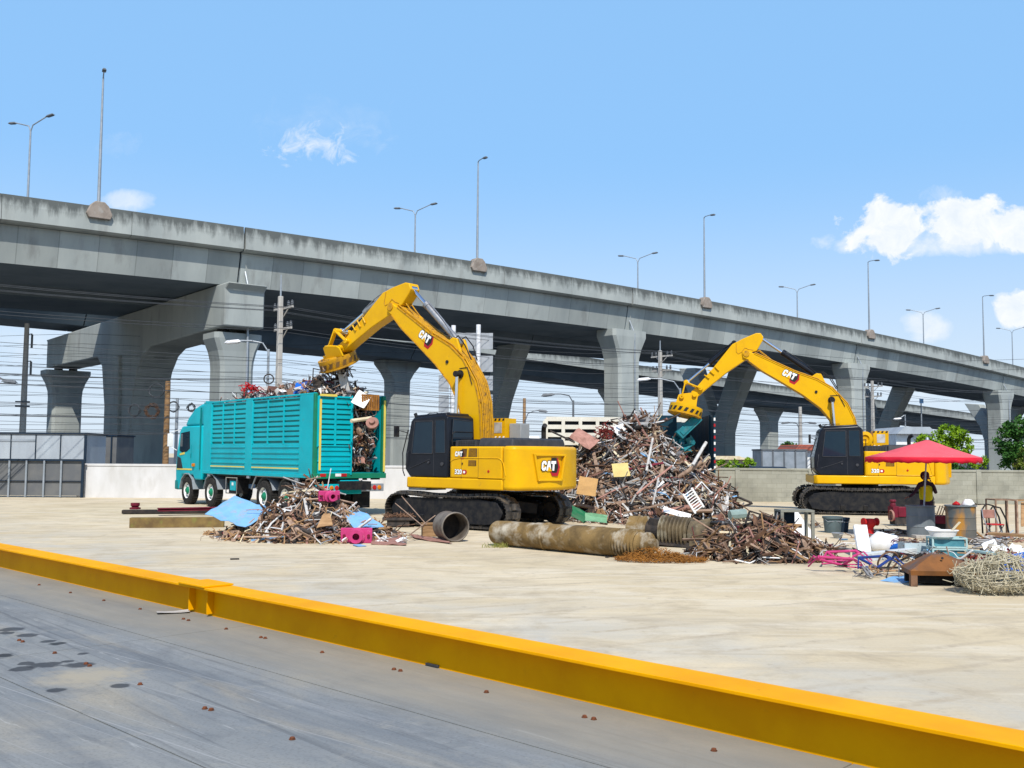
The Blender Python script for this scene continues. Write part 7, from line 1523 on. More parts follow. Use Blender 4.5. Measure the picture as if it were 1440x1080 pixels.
p = gp(1178, 757); q = MB(); q.lathe([(0, 0), (0.08, 0), (0.14, 0.12), (0.15, 0.13), (0.13, 0.12), (0.07, 0.02)], 20); obj('bowl', q, GALV, loc=p, smooth=40, label='small grey metal bowl on the ground in front of the bins', cat='bowl')
for i, (px, py, M, lab) in enumerate([(1150, 742, DARK, 'low litter of dark rods on the sand left of the bins'), (1122, 785, WOOD, 'brown splinters at the right foot of the rusty pile'), (1250, 752, DARK, 'dark machine scraps on the ground right of the red pump'), (1398, 765, GREYM, 'grey bent pipes lying in a low heap at the right edge'), (1250, 812, WOOD, 'sandy litter by the blue bicycle frame')]):
    p = gp(px, py); q = MB()
    for k in range(36): add_any(q, Vector((ru(-0.5, 0.5), ru(-0.25, 0.25), ru(0.02, 0.12))), Vector((0, 0, 1)), 0.4, [3, 3, 2, 4, 2, 1, 4, 2, 1, 0, 0])
    obj('litter', q, PAL, loc=p, kind='stuff', label=lab, cat='litter')
for i, (px, py, n_, sx, sy, lab) in enumerate([(1300, 790, 60, 0.9, 0.35, 'mixed small scrap between the long pale rail and the teal crates'), (1395, 790, 70, 0.7, 0.3, 'mixed small scrap at the right edge behind the wire ball'), (1230, 762, 50, 0.6, 0.3, 'mixed small scrap around the red pump'), (1420, 762, 60, 0.8, 0.35, 'scrap scattered below the table frames at the right edge'), (1160, 775, 40, 0.5, 0.25, 'scrap trailing off the right end of the rusty pile')]):
    p = gp(px, py); q = MB()
    for k in range(n_): add_any(q, Vector((rnd.gauss(0, sx * 0.5), rnd.gauss(0, sy * 0.5), ru(0.02, 0.16))), Vector((0, 0, 1)), 0.5, [4, 3, 4, 5, 2, 2, 5, 3, 3, 2, 2])
    obj('litter', q, PAL, loc=p, kind='stuff', label=lab, cat='litter')
# red pump
p = gp(1224, 753); t = thing('red_pump', 'bright red pump casting standing behind the leaning white board', 'pump', (p.x, p.y, 0), 0.3)
q = MB(); q.lathe([(0.16, 0), (0.16, 0.04), (0.09, 0.07), (0.08, 0.2), (0.13, 0.26), (0.14, 0.34), (0.10, 0.42), (0, 0.42)], 20); obj('body', q, REDP, t, smooth=35)
for s, a in ((1, 0.3), (-1, -0.2)): q = MB(); q.lathe([(0.06, 0), (0.06, 0.16), (0.1, 0.17), (0.1, 0.21), (0, 0.21)], 16, basis((0, 0, 0.34), (0, 1, 0), (0, 0, 1), (s, 0, 0))); obj('spout', q, REDP, t, smooth=30)
# leaning white board and long white rail
poly_sheet('board', 'white board standing upright and leaning slightly beside the red pump', 'board', [gp(1209, 787, 0), gp(1227, 786, 0), at(1219, 738, 20.2), at(1201, 738, 20.2)], WHT, 0.05, 0.004)
gbeam('rail', 'long pale grey rail lying on the ground behind the bicycle frames', (1212, 790), (1335, 776), 0.16, 0.16, 0, mat('pale_rail', (0.55, 0.58, 0.58, 1), (0.45, 0.47, 0.47, 1), rough=0.5), 'rail')
# white sack
p = gp(1243, 776); q = MB(); rows = []
prof = [(0.0, 0.0), (0.2, 0.0), (0.27, 0.08), (0.28, 0.2), (0.24, 0.31), (0.13, 0.38), (0.0, 0.39)]
q.lathe(prof, 22); q.v = [(x * (1.18 + 0.10 * math.sin(7 * z * 9 + x * 20)), y * (0.9 + 0.1 * math.sin(z * 31 + y * 14)), z * (1 + 0.10 * math.sin(5 * x * 4 + 3))) for x, y, z in q.v]
sk = obj('sack', q, WHT, loc=p, smooth=60, label='bulging white sack with dark printed rings right of the leaning board', cat='sack')
q = MB()
for r in (0.055, 0.09): q.tube([Vector((0.16 + r * 1.2 * math.cos(a), -0.235 + 0.02 * math.cos(a), 0.2 + r * math.sin(a))) for a in [2 * math.pi * k / 18 for k in range(18)]], 0.009, 5, closed=True)
obj('print', q, MAROON, sk)
p = gp(1262, 778); t = thing('electric_motor', 'small blue electric motor on the ground between the sack and the pale box', 'motor', (p.x, p.y, 0), 0.5); q = MB(); q.lathe([(0, -0.14), (0.08, -0.14), (0.09, -0.1), (0.09, 0.1), (0.05, 0.12), (0.02, 0.2), (0, 0.2)], 18, TR(0, 0, 0.11, rx=R(80))); obj('housing', q, BLUD, t, smooth=35); q = MB(); q.box((0, 0, 0.015), (0.2, 0.24, 0.03)); obj('foot', q, NAVY, t)
# pale box with scrap
p = gp(1290, 782); t = thing('storage_box', 'pale grey blue box full of small dark parts in front of the grey drum', 'box', (p.x, p.y + 0.15, 0))
q = MB(); PB = mat('pale_blue_box', (0.42, 0.50, 0.52, 1), (0.34, 0.41, 0.43, 1), rough=0.5)
for (c, s) in (((0, -0.17, 0.13), (0.52, 0.02, 0.26)), ((0, 0.17, 0.13), (0.52, 0.02, 0.26)), ((-0.25, 0, 0.13), (0.02, 0.32, 0.26)), ((0.25, 0, 0.13), (0.02, 0.32, 0.26)), ((0, 0, 0.01), (0.5, 0.32, 0.02))): q.box(c, s)
obj('body', q, PB, t); q = MB()
for i in range(60): add_any(q, Vector((ru(-0.22, 0.22), ru(-0.14, 0.14), ru(0.2, 0.32))), Vector((0, 0, 1)), 0.22, [1, 3, 1, 8, 2, 0, 3, 0, 0, 5, 0])
obj('small_parts', q, PAL, loc=(p.x, p.y + 0.15, 0), kind='stuff', label='dark and maroon small parts filling the pale grey blue box', cat='parts')
# teal crates with a basin on top
TL2 = mat('pale_teal', (0.09, 0.27, 0.31, 1), (0.06, 0.19, 0.23, 1), rough=0.4, scale=4); TL3 = mat('frame_pale_teal', (0.40, 0.56, 0.54, 1), (0.33, 0.46, 0.45, 1), rough=0.5)
for k, lab in enumerate(('lower teal crate with pale frame of the stacked pair under the white basin', 'upper teal crate with pale frame of the stacked pair under the white basin')):
    p = gp(1338, 787); t = thing('crate', lab, 'crate', (p.x, p.y + 0.2, 0.212 * k), -0.12); t.scale = (0.76, 0.8, 0.82)
    q = MB(); q.box((0, 0, 0.125), (0.74, 0.44, 0.16)); obj('body', q, TL2, t)
    q = MB()
    for z in (0.025, 0.235): 
        for y in (-0.24, 0.24): q.box((0, y, z), (0.86, 0.04, 0.035))
        for x in (-0.41, 0.41): q.box((x, 0, z), (0.04, 0.44, 0.034))
    for x in (-0.41, 0.41):
        for y in (-0.24, 0.24): q.box((x, y, 0.13), (0.042, 0.042, 0.17))
    obj('rim', q, TL3, t)
p = gp(1333, 788); t = thing('basin', 'shallow white plastic basin resting on the stacked teal crates', 'basin', (p.x, p.y + 0.2, 0.424)); q = MB(); q.lathe([(0, 0.01), (0.23, 0.01), (0.28, 0.12), (0.305, 0.125), (0.305, 0.14), (0.27, 0.135), (0.22, 0.02), (0, 0.02)], 26, Matrix.Diagonal((1, 0.6, 1, 1))); obj('shell', q, WHT, t, smooth=30)
A = Vector((p.x + 0.08, p.y + 0.2, 0.45)); q = MB(); q.bar((0, 0, 0), (0.3, 0.1, 0.26), 0.04, 0.02); obj('paddle', q, CREAM, loc=A, label='pale wooden paddle sticking out of the white basin', cat='paddle')
p = gp(1312, 762); q = MB(); q.lathe([(0, 0), (0.1, 0.0), (0.17, 0.05), (0.18, 0.055), (0.1, 0.015), (0, 0.012)], 20, TR(0, 0, 0.25, rx=0.3)); q.lathe([(0.05, 0.0), (0.05, 0.25)], 10); obj('dish', q, WHT, loc=p, smooth=40, label='small white dish on a stub left of the white basin', cat='dish')
# drums
def drum(px, py, r, h, lab, M, Mr):
    p = gp(px, py); t = thing('drum', lab, 'drum', (p.x, p.y + r, 0)); q = MB(); q.lathe([(0, 0), (r, 0), (r, h * 0.33), (r + 0.008, h * 0.34), (r, h * 0.36), (r, h * 0.66), (r + 0.008, h * 0.67), (r, h * 0.69), (r, h - 0.03)], 40); obj('shell', q, M, t, smooth=35)
    q = MB(); q.lathe([(r, h - 0.03), (r + 0.03, h - 0.025), (r + 0.03, h), (r - 0.02, h), (r - 0.03, h - 0.02), (0, h - 0.02)], 40); obj('lid', q, Mr, t, smooth=30); return p
DG = mat('drum_grey', (0.16, 0.185, 0.20, 1), (0.12, 0.14, 0.15, 1), rough=0.55, scale=1.5, stretch=(1, 1, 0.3), c3=(0.22, 0.23, 0.23, 1), s3=3); DR = mat('drum_rusted', (0.085, 0.095, 0.095, 1), (0.12, 0.115, 0.10, 1), rough=0.7, scale=2, stretch=(1, 1, 0.4), c3=(0.36, 0.17, 0.03, 1), s3=1.3, lo3=0.50, hi3=0.60)
pd = drum(1303, 757, 0.33, 0.78, 'plain dark grey drum standing in front of the person under the umbrella', DG, DG); pd2 = drum(1361, 764, 0.33, 0.86, 'dark drum streaked with orange rust right of the plain grey drum', DR, DG)
def lump(px, py, Y, r, M, lab, nm, cat): q = MB(); q.lathe([(0, 0), (r, 0.02), (r * 1.1, r * 0.5), (r * 0.6, r * 1.1), (0, r * 1.25)], 12); q.v = [(x * ru(0.8, 1.2), y * ru(0.8, 1.2), z * ru(0.85, 1.15)) for x, y, z in q.v]; p = at(px, py, Y); return obj(nm, q, M, loc=p, smooth=60, label=lab, cat=cat)
lump(1345, 711.5, pd2.y + 0.3, 0.085, REDP, 'crumpled red bag on the lid of the rust streaked drum', 'bag', 'bag'); lump(1361, 711.5, pd2.y + 0.3, 0.13, WHT, 'crumpled white bag on the lid of the rust streaked drum', 'bag', 'bag')
q = MB(); 
for i in range(8): add_plate(q, Vector((ru(-0.12, 0.12), ru(-0.05, 0.05), 0.03)), Vector((0, 0, 1)), 0.14, 0.06, 0, 0.2)
obj('scrap', q, DARK, loc=at(1375, 711, pd2.y + 0.35), label='dark scrap lying on the right side of the rust streaked drum lid', cat='scrap')
# maroon engine and others behind the drums
p = gp(1270, 740); t = thing('engine_block', 'maroon engine block standing left of the plain grey drum', 'engine', (p.x, p.y + 0.2, 0), 0.15)
q = MB(); q.box((0.1, 0, 0.40), (0.5, 0.35, 0.28)); q.box((-0.2, 0, 0.36), (0.2, 0.3, 0.4)); q.lathe([(0, 0), (0.09, 0), (0.09, 0.05), (0.06, 0.12), (0.1, 0.14), (0.08, 0.2), (0, 0.2)], 14, TR(-0.22, 0, 0.55)); obj('block', q, MAROON, t, bevel=0.015)
q = MB(); q.box((0.05, 0, 0.15), (0.6, 0.3, 0.22)); obj('sump', q, DARK, t, bevel=0.01); q = MB(); q.lathe([(0.14, -0.03), (0.17, 0), (0.14, 0.03), (0, 0.03)], 20, TR(-0.33, -0.1, 0.3, ry=R(90))); obj('flywheel', q, PINKR, t, smooth=30)
for k in range(3): q = MB(); q.bar((-0.2 + k * 0.2, -0.2, 0.0), (-0.15 + k * 0.2, -0.05, 0.2), 0.03, 0.03); obj('strut', q, DARK, t)
p = gp(1331, 752); t = thing('small_engine', 'small maroon machine with bent pale rods between the two drums', 'machine', (p.x, p.y + 0.5, 0)); q = MB(); q.box((0, 0, 0.36), (0.4, 0.3, 0.22)); obj('block', q, MAROON, t, bevel=0.02); q = MB(); q.box((0, 0, 0.13), (0.3, 0.25, 0.26)); obj('base', q, DARK, t)
for k in range(3): q = MB(); q.tube([(-0.1 + k * 0.07, -0.15, 0.45), (-0.02 + k * 0.07, -0.2, 0.72), (0.1 + k * 0.06, -0.2, 0.66), (0.2 + k * 0.03, -0.25, 0.2)], 0.014, 6); obj('rod', q, RUSTL, t)
# red folding chair with black hose loops
p = gp(1399, 760); t = thing('chair', 'red folding chair right of the rust streaked drum', 'chair', (p.x, p.y, 0), 0.2)
q = MB(); q.box((0, 0.02, 0.38), (0.34, 0.32, 0.03)); obj('seat', q, REDP, t, bevel=0.01); q = MB(); q.box((0, 0.2, 0.62), (0.32, 0.03, 0.2)); obj('backrest', q, PINKR, t, bevel=0.01)
for x in (-0.17, 0.17):
    q = MB(); q.tube([(x, -0.15, 0), (x, 0.18, 0.55), (x, 0.22, 0.75)], 0.012, 6); obj('leg', q, GALV, t); q = MB(); q.tube([(x, 0.2, 0), (x, -0.12, 0.38)], 0.012, 6); obj('leg', q, GALV, t)
for k, (px, py) in enumerate(((1393, 718), (1403, 721))):
    q = MB(); q.tube([(-0.2, 0, -0.45), (-0.22, 0, 0.1), (-0.1, 0.02, 0.26), (0.08, 0.02, 0.22), (0.2, 0, -0.05), (0.28, 0, -0.5)], 0.02, 7); obj('hose', q, BLKM, loc=at(px, py + 6, 24.2 + k * 0.2), smooth=50, label='black hose looped behind the red chair, %s of two' % ('left' if k == 0 else 'right'), cat='hose')
# table frames at the right edge
for k, (px0, px1, yt, yb, Y, lab) in enumerate([(1400, 1430, 703, 752, 25.0, 'pale rusty table frame standing at the right behind the chair'), (1428, 1470, 704, 748, 25.6, 'taller brown table frame cut by the right edge')]):
    a, b_ = at(px0, yt, Y), at(px1, yt, Y); p = Vector((a.x, a.y, 0)); t = thing('table', lab, 'table', p); w = b_.x - a.x; h = a.z
    q = MB()
    for (c, s) in (((w / 2, 0, h), (w, 0.03, 0.03)), ((w / 2, 0.5, h), (w, 0.03, 0.03)), ((0, 0.25, h), (0.03, 0.5, 0.028)), ((w, 0.25, h), (0.03, 0.5, 0.028))): q.box(c, s)
    obj('top_rim', q, RUSTL if k == 0 else WOOD, t)
    for x in (0, w):
        for y in (0, 0.5): q = MB(); q.box((x, y, h / 2), (0.035, 0.035, h)); obj('leg', q, RUSTL if k == 0 else RUST, t)
poly_sheet('board', 'brown board leaning inside the table frame at the right edge', 'board', [at(1436, 740, 25.4), at(1450, 740, 25.4), at(1450, 706, 25.7), at(1436, 706, 25.7)], WOOD, 0.02, 0.005)
gbeam('timber', 'reddish timber lying on the ground right of the teal crates', (1366, 791), (1425, 784), 0.16, 0.12, 0, mat('red_timber', (0.22, 0.05, 0.04, 1), (0.16, 0.04, 0.03, 1), rough=0.8))
gbeam('rail', 'pale teal rail lying from the crates toward the right edge', (1362, 776), (1420, 783), 0.07, 0.05, 0.16, TL3)
gbeam('timber', 'brown plank lying on the ground under the table frames', (1392, 752), (1450, 756), 0.2, 0.06, 0.25, WOOD)
q = MB()
for k in range(9): q.tube([(ru(-0.4, 0.4), ru(-0.15, 0.15), ru(0.03, 0.2)) for _ in range(4)], 0.022, 6)
obj('bent_tubes', q, GREYM, loc=gp(1390, 772), smooth=50, kind=None, label='knot of bent grey tubes at the foot of the rust streaked drum', cat='tubes')
q = MB()
for i in range(8): add_plate(q, Vector((ru(-0.3, 0.3), ru(-0.1, 0.1), ru(0.06, 0.2))), rvec() + Vector((0, -0.5, 1)), 0.35, 0.22, 0, 0.25)
obj('plastic_sheet', q, WHT, loc=gp(1408, 782), label='crumpled white plastic sheet right of the teal crates', cat='plastic')
poly_sheet('tarp', 'bright blue tarp corner lying behind the white wire ball at the right edge', 'tarp', [gp(1402, 800, 0.2), gp(1470, 806, 0.2), at(1470, 772, 16.4), at(1420, 776, 16.6)], BLUD, 0.01, 0.04)
# pink and blue bicycle frames
def bike(px, py, M, lab, rz, wheel=False):
    p = gp(px, py); t = thing('bicycle', lab, 'bicycle', (p.x, p.y, 0.04), rz); T_ = lambda x, y, z: (x, y * 0.3 + z * 0.0, z)
    J = dict(bb=(0, -0.1, 0.06), seat=(-0.12, 0.22, 0.20), head=(0.42, 0.18, 0.22), rear=(-0.36, -0.06, 0.05), fork=(0.56, -0.14, 0.05), h2=(0.45, 0.10, 0.18))
    q = MB()
    for a, b_ in (('bb', 'seat'), ('bb', 'h2'), ('seat', 'head')): q.tube([J[a], J[b_]], 0.024, 8)
    q.cyl(J['head'], J['h2'], 0.032, n=10); obj('main_tubes', q, M, t, smooth=40)
    q = MB()
    for s in (-0.03, 0.03): q.tube([(J['bb'][0], J['bb'][1], J['bb'][2] + s * 0.5), (J['rear'][0], J['rear'][1], J['rear'][2] + s)], 0.013, 6); q.tube([(J['seat'][0], J['seat'][1], J['seat'][2] + s * 0.3), (J['rear'][0], J['rear'][1], J['rear'][2] + s)], 0.012, 6)
    obj('stays', q, M, t); q = MB()
    for s in (-0.04, 0.04): q.tube([J['h2'], (J['h2'][0] + 0.04, J['h2'][1] - 0.08, J['h2'][2] + s), (J['fork'][0], J['fork'][1], J['fork'][2] + s * 0.7)], 0.014, 6)
    obj('fork', q, M, t); q = MB(); q.lathe([(0.05, -0.01), (0.09, -0.01), (0.09, 0.01), (0.05, 0.01)], 18, TR(*J['bb'])); obj('chainring', q, DARK, t)
    return p
bike(1186, 804, PINK, 'magenta pink bicycle frame lying on the ground before the long pale rail', R(172)); bike(1180, 797, PINK, 'second pinkish frame lying across behind the magenta bicycle frame', R(10))
bike(1228, 806, mat('frame_blue', (0.02, 0.045, 0.20, 1), (0.02, 0.04, 0.15, 1), rough=0.5), 'dark blue bicycle frame lying right of the magenta frames', R(20))
p = gp(1252, 804); t = thing('old_wheel', 'rusty bicycle wheel tilted against the dark blue bicycle frame', 'wheel', (p.x, p.y + 0.1, 0.17), 0.25); W4 = Euler((R(28), 0, 0)).to_matrix()
q = MB(); q.tube([W4 @ Vector((0.19 * math.cos(a), 0, 0.19 * math.sin(a))) for a in [2 * math.pi * i / 26 for i in range(26)]], 0.016, 8, closed=True); obj('tyre', q, RUST, t, smooth=50)
q = MB()
for k in range(10): a = 2 * math.pi * k / 10; q.cyl(W4 @ Vector((0, 0, 0)), W4 @ Vector((0.185 * math.cos(a), 0, 0.185 * math.sin(a))), 0.003, n=4)
obj('spokes', q, GREYM, t)
bar_thing('scrap_bar', 'short cream post standing among the magenta bicycle frames', 'post', (1196, 800), (1197, 777), 17.6, 17.7, 0.02, CREAM)
q = MB(); q.bar((0, 0, 0.02), (0.7, 0.1, 0.02), 0.04, 0.03); q.bar((0.35, 0.05, 0.03), (0.5, 0.05, 0.3), 0.03, 0.03); obj('iron_bracket', q, BLKM, loc=gp(1222, 800), label='black iron bracket standing between the pink and blue frames', cat='bracket')
poly_sheet('plastic_sheet', 'flat blue plastic sheet on the ground left of the rusty hood', 'plastic', [gp(1236, 816, 0.01), gp(1268, 820, 0.01), gp(1300, 812, 0.03), gp(1270, 808, 0.03)], BLUE, 0.004, 0.012)
# rusty hood on its one leg
HD_ = mat('hood_rust', (0.25, 0.105, 0.035, 1), (0.15, 0.07, 0.03, 1), rough=0.6, metal=0.3, scale=2.4, c3=(0.10, 0.10, 0.10, 1), s3=1.8, lo3=0.52, hi3=0.68)
p = gp(1338, 826); t = thing('metal_hood', 'rusty brown faceted metal hood standing on a short leg at the front right', 'hood', (p.x, p.y + 0.35, 0), R(-4))
q = MB(); zb, zt_ = 0.24, 0.46; B8 = [(-0.58, -0.36), (0.42, -0.36), (0.62, -0.1), (0.62, 0.36), (-0.5, 0.36)]; T8 = [(-0.16, -0.06), (0.04, -0.06), (0.10, 0.02), (0.06, 0.12), (-0.16, 0.12)]
vs = [(x, y, zb) for x, y in B8] + [(x, y, zt_) for x, y in T8] + [(x * 0.98, y * 0.96, zb - 0.07) for x, y in B8] + [(x * 0.93, y * 0.9, zb - 0.06) for x, y in B8] + [(x * 0.93, y * 0.9, zb) for x, y in B8] + [(x * 0.8, y * 0.8, zt_ - 0.03) for x, y in T8]
fs = []
for i in range(5):
    j = (i + 1) % 5; fs += [(i, j, 5 + j, 5 + i), (10 + i, 10 + j, j, i), (15 + j, 15 + i, 20 + i, 20 + j)[::-1], (10 + j, 10 + i, 15 + i, 15 + j), (20 + j, 20 + i, 25 + i, 25 + j)[::-1]]
fs += [(5, 6, 7, 8, 9), (29, 28, 27, 26, 25)]
q.add(vs, fs); obj('hood_shell', q, HD_, t, smooth=15)
q = MB(); q.box((-0.52, -0.3, 0.10), (0.10, 0.09, 0.20)); obj('leg', q, RUST, t, bevel=0.006); q = MB(); q.box((-0.42, 0.3, 0.10), (0.08, 0.06, 0.2)); obj('leg', q, DARK, t)
q = MB(); q.box((0.05, 0.05, 0.13), (0.9, 0.45, 0.2), top=(0.9, 0.8)); obj('firebox', q, BLKM, t, bevel=0.02); q = MB(); q.lathe([(0, 0), (0.02, 0), (0.02, 0.01), (0, 0.01)], 10, basis((-0.05, -0.2, 0.42), (1, 0, 0), (0, 0.5, 0.87), (0, -0.87, 0.5))); obj('hole', q, BLKM, t)
for i, (x, y) in enumerate(((0.2, -0.28), (0.35, -0.22))): 
    pp = t.location + Vector((x, y, 0.0)); q = MB(); q.lathe([(0, 0), (0.09, 0.01), (0.1, 0.06), (0.05, 0.1), (0, 0.1)], 12); obj('shoe', q, BLKM, loc=pp, smooth=50, label='dark lump under the rusty hood, %s of two' % ('left' if i == 0 else 'right'), cat='lump')
# ball of white wire netting
NET = mat('net_white', (0.50, 0.45, 0.32, 1), (0.36, 0.32, 0.22, 1), rough=0.7, scale=5); c = gp(1412, 839); q = MB(); rx, ry, rz_ = 0.58, 0.45, 0.25
def npt(a, e, k=1.0): return Vector((rx * math.cos(e) * math.cos(a) * k, ry * math.cos(e) * math.sin(a) * k, max(0.012, rz_ + rz_ * math.sin(e) * k + (0.10 if math.sin(e) > 0.5 else 0) * math.cos(a + 1.2))))
for i in range(34):
    a0 = 2 * math.pi * i / 34; q.tube([npt(a0 + 0.3 * math.sin(e * 2 + i) * 0.35, e, ru(0.93, 1.04)) for e in [-1.4 + 2.8 * k / 12 for k in range(13)]], 0.0065, 4)
for i in range(16):
    e0 = -1.2 + 2.5 * i / 16; q.tube([npt(2 * math.pi * k / 30, e0 + 0.1 * math.sin(k * 0.8 + i), ru(0.94, 1.03)) for k in range(30)], 0.006, 4, closed=True)
for i in range(420): add_rod(q, npt(ru(0, 6.28), ru(-1.3, 1.4), ru(0.75, 1.06)), rvec(), ru(0.1, 0.4), 0.0055, 0, 0.3)
obj('wire_ball', q, NET, loc=(c.x + 0.06, c.y + 0.35, 0), label='tangled ball of off white wire netting at the front right edge', cat='wire netting')
p = gp(1373, 833); q = MB(); q.box((0, 0, 0.012), (0.16, 0.07, 0.025)); obj('brick_chip', q, PINKR, loc=p, rz=0.2, label='flat pinkish chip on the ground at the foot of the wire ball', cat='chip')
for px, py, lab in [(845, 779, 'small dark chip lying on bare concrete below the long pipe'), (330, 787, 'tiny dark pebble on the concrete beyond the guard beam'), (855, 784, 'second small chip beside the wire mesh')]:
    q = MB(); q.box((0, 0, 0.012), (0.16, 0.05, 0.024)); obj('chip', q, DARK, loc=gp(px, py), rz=ru(0, 3), label=lab, cat='chip')

# ================================================================== UMBRELLA AND PERSON
UR = mat('umbrella_red', (0.70, 0.11, 0.13, 1), (0.62, 0.09, 0.11, 1), rough=0.75, scale=2); URD = mat('umbrella_red_shaded', (0.56, 0.012, 0.03, 1), (0.48, 0.012, 0.03, 1), rough=0.7)  # one cloth in two colours: canopy paler as lit, valance darker as less lit
Yu = 24.6; tp = at(1304, 618, Yu); pl = at(1297, 750, Yu); t = thing('parasol', 'large red parasol shading the drums in front of the second excavator', 'parasol', (pl.x, Yu, 0))
ru_ = (at(1374, 645, Yu).x - at(1221, 645, Yu).x) / 2; cxu = (at(1374, 645, Yu).x + at(1221, 645, Yu).x) / 2 - pl.x; zr_ = at(1298, 643, Yu).z; nr = 10; q = MB(); rings = []
vs = [(tp.x - pl.x, 0, tp.z)]; fs = []; K = 40
for ring in range(1, 6):
    f = ring / 5
    for j in range(K):
        a = 2 * math.pi * j / K; fold = 1 - 0.035 * abs(math.sin(a * nr / 2 + math.pi / 2)) * f if True else 1
        sag = -0.035 * math.sin(math.pi * f); vs.append(((tp.x - pl.x) * (1 - f) + cxu * f + ru_ * f * fold * math.cos(a), ru_ * f * fold * math.sin(a), tp.z + (zr_ - tp.z) * f ** 1.12 + sag))
for j in range(K): fs.append((0, 1 + j, 1 + (j + 1) % K))
for ring in range(4):
    for j in range(K): a, b_ = 1 + ring * K, 1 + (ring + 1) * K; fs.append((a + j, b_ + j, b_ + (j + 1) % K, a + (j + 1) % K))
q.add(vs, fs); can = obj('canopy', q, UR, t, smooth=25); sm = can.modifiers.new('thickness', 'SOLIDIFY'); sm.thickness = 0.006
q = MB(); vs = []; fs = []
for j in range(K):
    a = 2 * math.pi * j / K; fold = 1 - 0.035 * abs(math.sin(a * nr / 2 + math.pi / 2)); x, y = cxu + ru_ * fold * math.cos(a), ru_ * fold * math.sin(a); dz = 0.13 + 0.02 * math.cos(a * 20); vs += [(x, y, zr_ - 0.004), (x * 1.0 + 0.01 * math.cos(a), y + 0.01 * math.sin(a), zr_ - dz)]
for j in range(K): k = (j + 1) % K; fs.append((2 * j, 2 * j + 1, 2 * k + 1, 2 * k))
q.add(vs, fs); va = obj('valance', q, URD, t, smooth=40); sm = va.modifiers.new('thickness', 'SOLIDIFY'); sm.thickness = 0.005
q = MB(); q.cyl((0, 0, 0), (tp.x - pl.x, 0, tp.z + 0.02), 0.02, n=10); q.lathe([(0.05, 0), (0.03, 0.06), (0, 0.07)], 12, TR(tp.x - pl.x, 0, tp.z - 0.01)); obj('pole', q, GALV, t, smooth=40)
for j in range(nr):
    a = 2 * math.pi * (j + 0.5) / nr; fold = 1.0; e = Vector((cxu + ru_ * fold * math.cos(a), ru_ * fold * math.sin(a), zr_ - 0.02)); c = Vector((tp.x - pl.x, 0, tp.z - 0.03)); q = MB(); m_ = c.lerp(e, 0.5); q.tube([c, m_ + Vector((0, 0, -0.04)), e], 0.008, 5); q.tube([Vector((0.02, 0, tp.z - 0.45)), m_ + Vector((0, 0, -0.04))], 0.007, 5); obj('rib', q, DARK, t)
q = MB(); q.box((0, 0, 0.04), (0.5, 0.5, 0.08)); obj('base', q, CONCP, t, bevel=0.01)

SKIN = mat('skin', (0.20, 0.10, 0.065, 1), (0.17, 0.085, 0.055, 1), rough=0.6, scale=8); VEST = mat('vest_yellow', (0.62, 0.52, 0.01, 1), (0.54, 0.44, 0.01, 1), rough=0.7, scale=5); SHRT = mat('dark_shirt', (0.035, 0.018, 0.028, 1), (0.05, 0.022, 0.03, 1), rough=0.85, scale=12); HOODM = mat('head_scarf', (0.10, 0.022, 0.04, 1), (0.05, 0.015, 0.03, 1), rough=0.85, scale=16)
def skinned(name, V_, E_, Rr, M, parent=None, lv=2, loc=None, **k):
    me = bpy.data.meshes.new(name); me.from_pydata(V_, E_, []); me.materials.append(M); o = bpy.data.objects.new(name, me); col.objects.link(o)
    if parent: o.parent = parent
    if loc is not None: o.location = loc
    s = o.modifiers.new('skin', 'SKIN'); s.use_smooth_shade = True; s.use_x_symmetry = False
    for i, r in enumerate(Rr): me.skin_vertices[0].data[i].radius = (r, r) if not isinstance(r, tuple) else r
    me.skin_vertices[0].data[0].use_root = True
    u_ = o.modifiers.new('subsurf', 'SUBSURF'); u_.levels = lv; u_.render_levels = lv; return tag(o, **k)
pp = at(1302, 690, 25.75); fx0 = pp.x
# the person faces the viewer's left; the right forearm is raised to the face, the other reaches out to the left
P_ = thing('person', 'person in yellow vest and dark head scarf standing behind the plain grey drum', 'person', (fx0, 25.75, 0), R(0))
V_ = [(0, 0, 0.86), (0, 0, 1.02), (0.0, 0, 1.18), (0.0, 0, 1.29), (-0.005, 0, 1.36), (-0.01, 0, 1.42),     # pelvis..head base
      (0.155, 0.0, 1.275), (0.22, -0.10, 1.05), (0.12, -0.24, 1.22), (0.055, -0.21, 1.34),                          # right side arm (viewer's right) raised to the face
      (-0.155, 0.0, 1.275), (-0.29, -0.06, 1.10), (-0.44, -0.16, 0.99), (-0.51, -0.19, 0.965),                       # arm reaching to viewer's left
      (0.09, 0, 0.80), (0.10, -0.01, 0.45), (0.10, 0.02, 0.08), (0.10, -0.13, 0.04), (-0.09, 0, 0.80), (-0.10, -0.01, 0.45), (-0.10, 0.02, 0.08), (-0.10, -0.13, 0.04)]
E_ = [(0, 1), (1, 2), (2, 3), (3, 4), (4, 5), (3, 6), (6, 7), (7, 8), (8, 9), (3, 10), (10, 11), (11, 12), (12, 13), (0, 14), (14, 15), (15, 16), (16, 17), (0, 18), (18, 19), (19, 20), (20, 21)]
RR = [(0.135, 0.10), (0.125, 0.095), (0.145, 0.105), (0.12, 0.085), 0.052, 0.05, 0.06, 0.045, 0.036, 0.03, 0.06, 0.045, 0.036, 0.03, 0.085, 0.06, 0.045, 0.035, 0.085, 0.06, 0.045, 0.035]
skinned('body', V_, E_, RR, SHRT, P_)
hV = [(-0.02, 0, 1.40), (-0.025, -0.01, 1.47), (-0.03, -0.015, 1.55), (-0.035, -0.03, 1.505), (-0.05, -0.115, 1.485)]
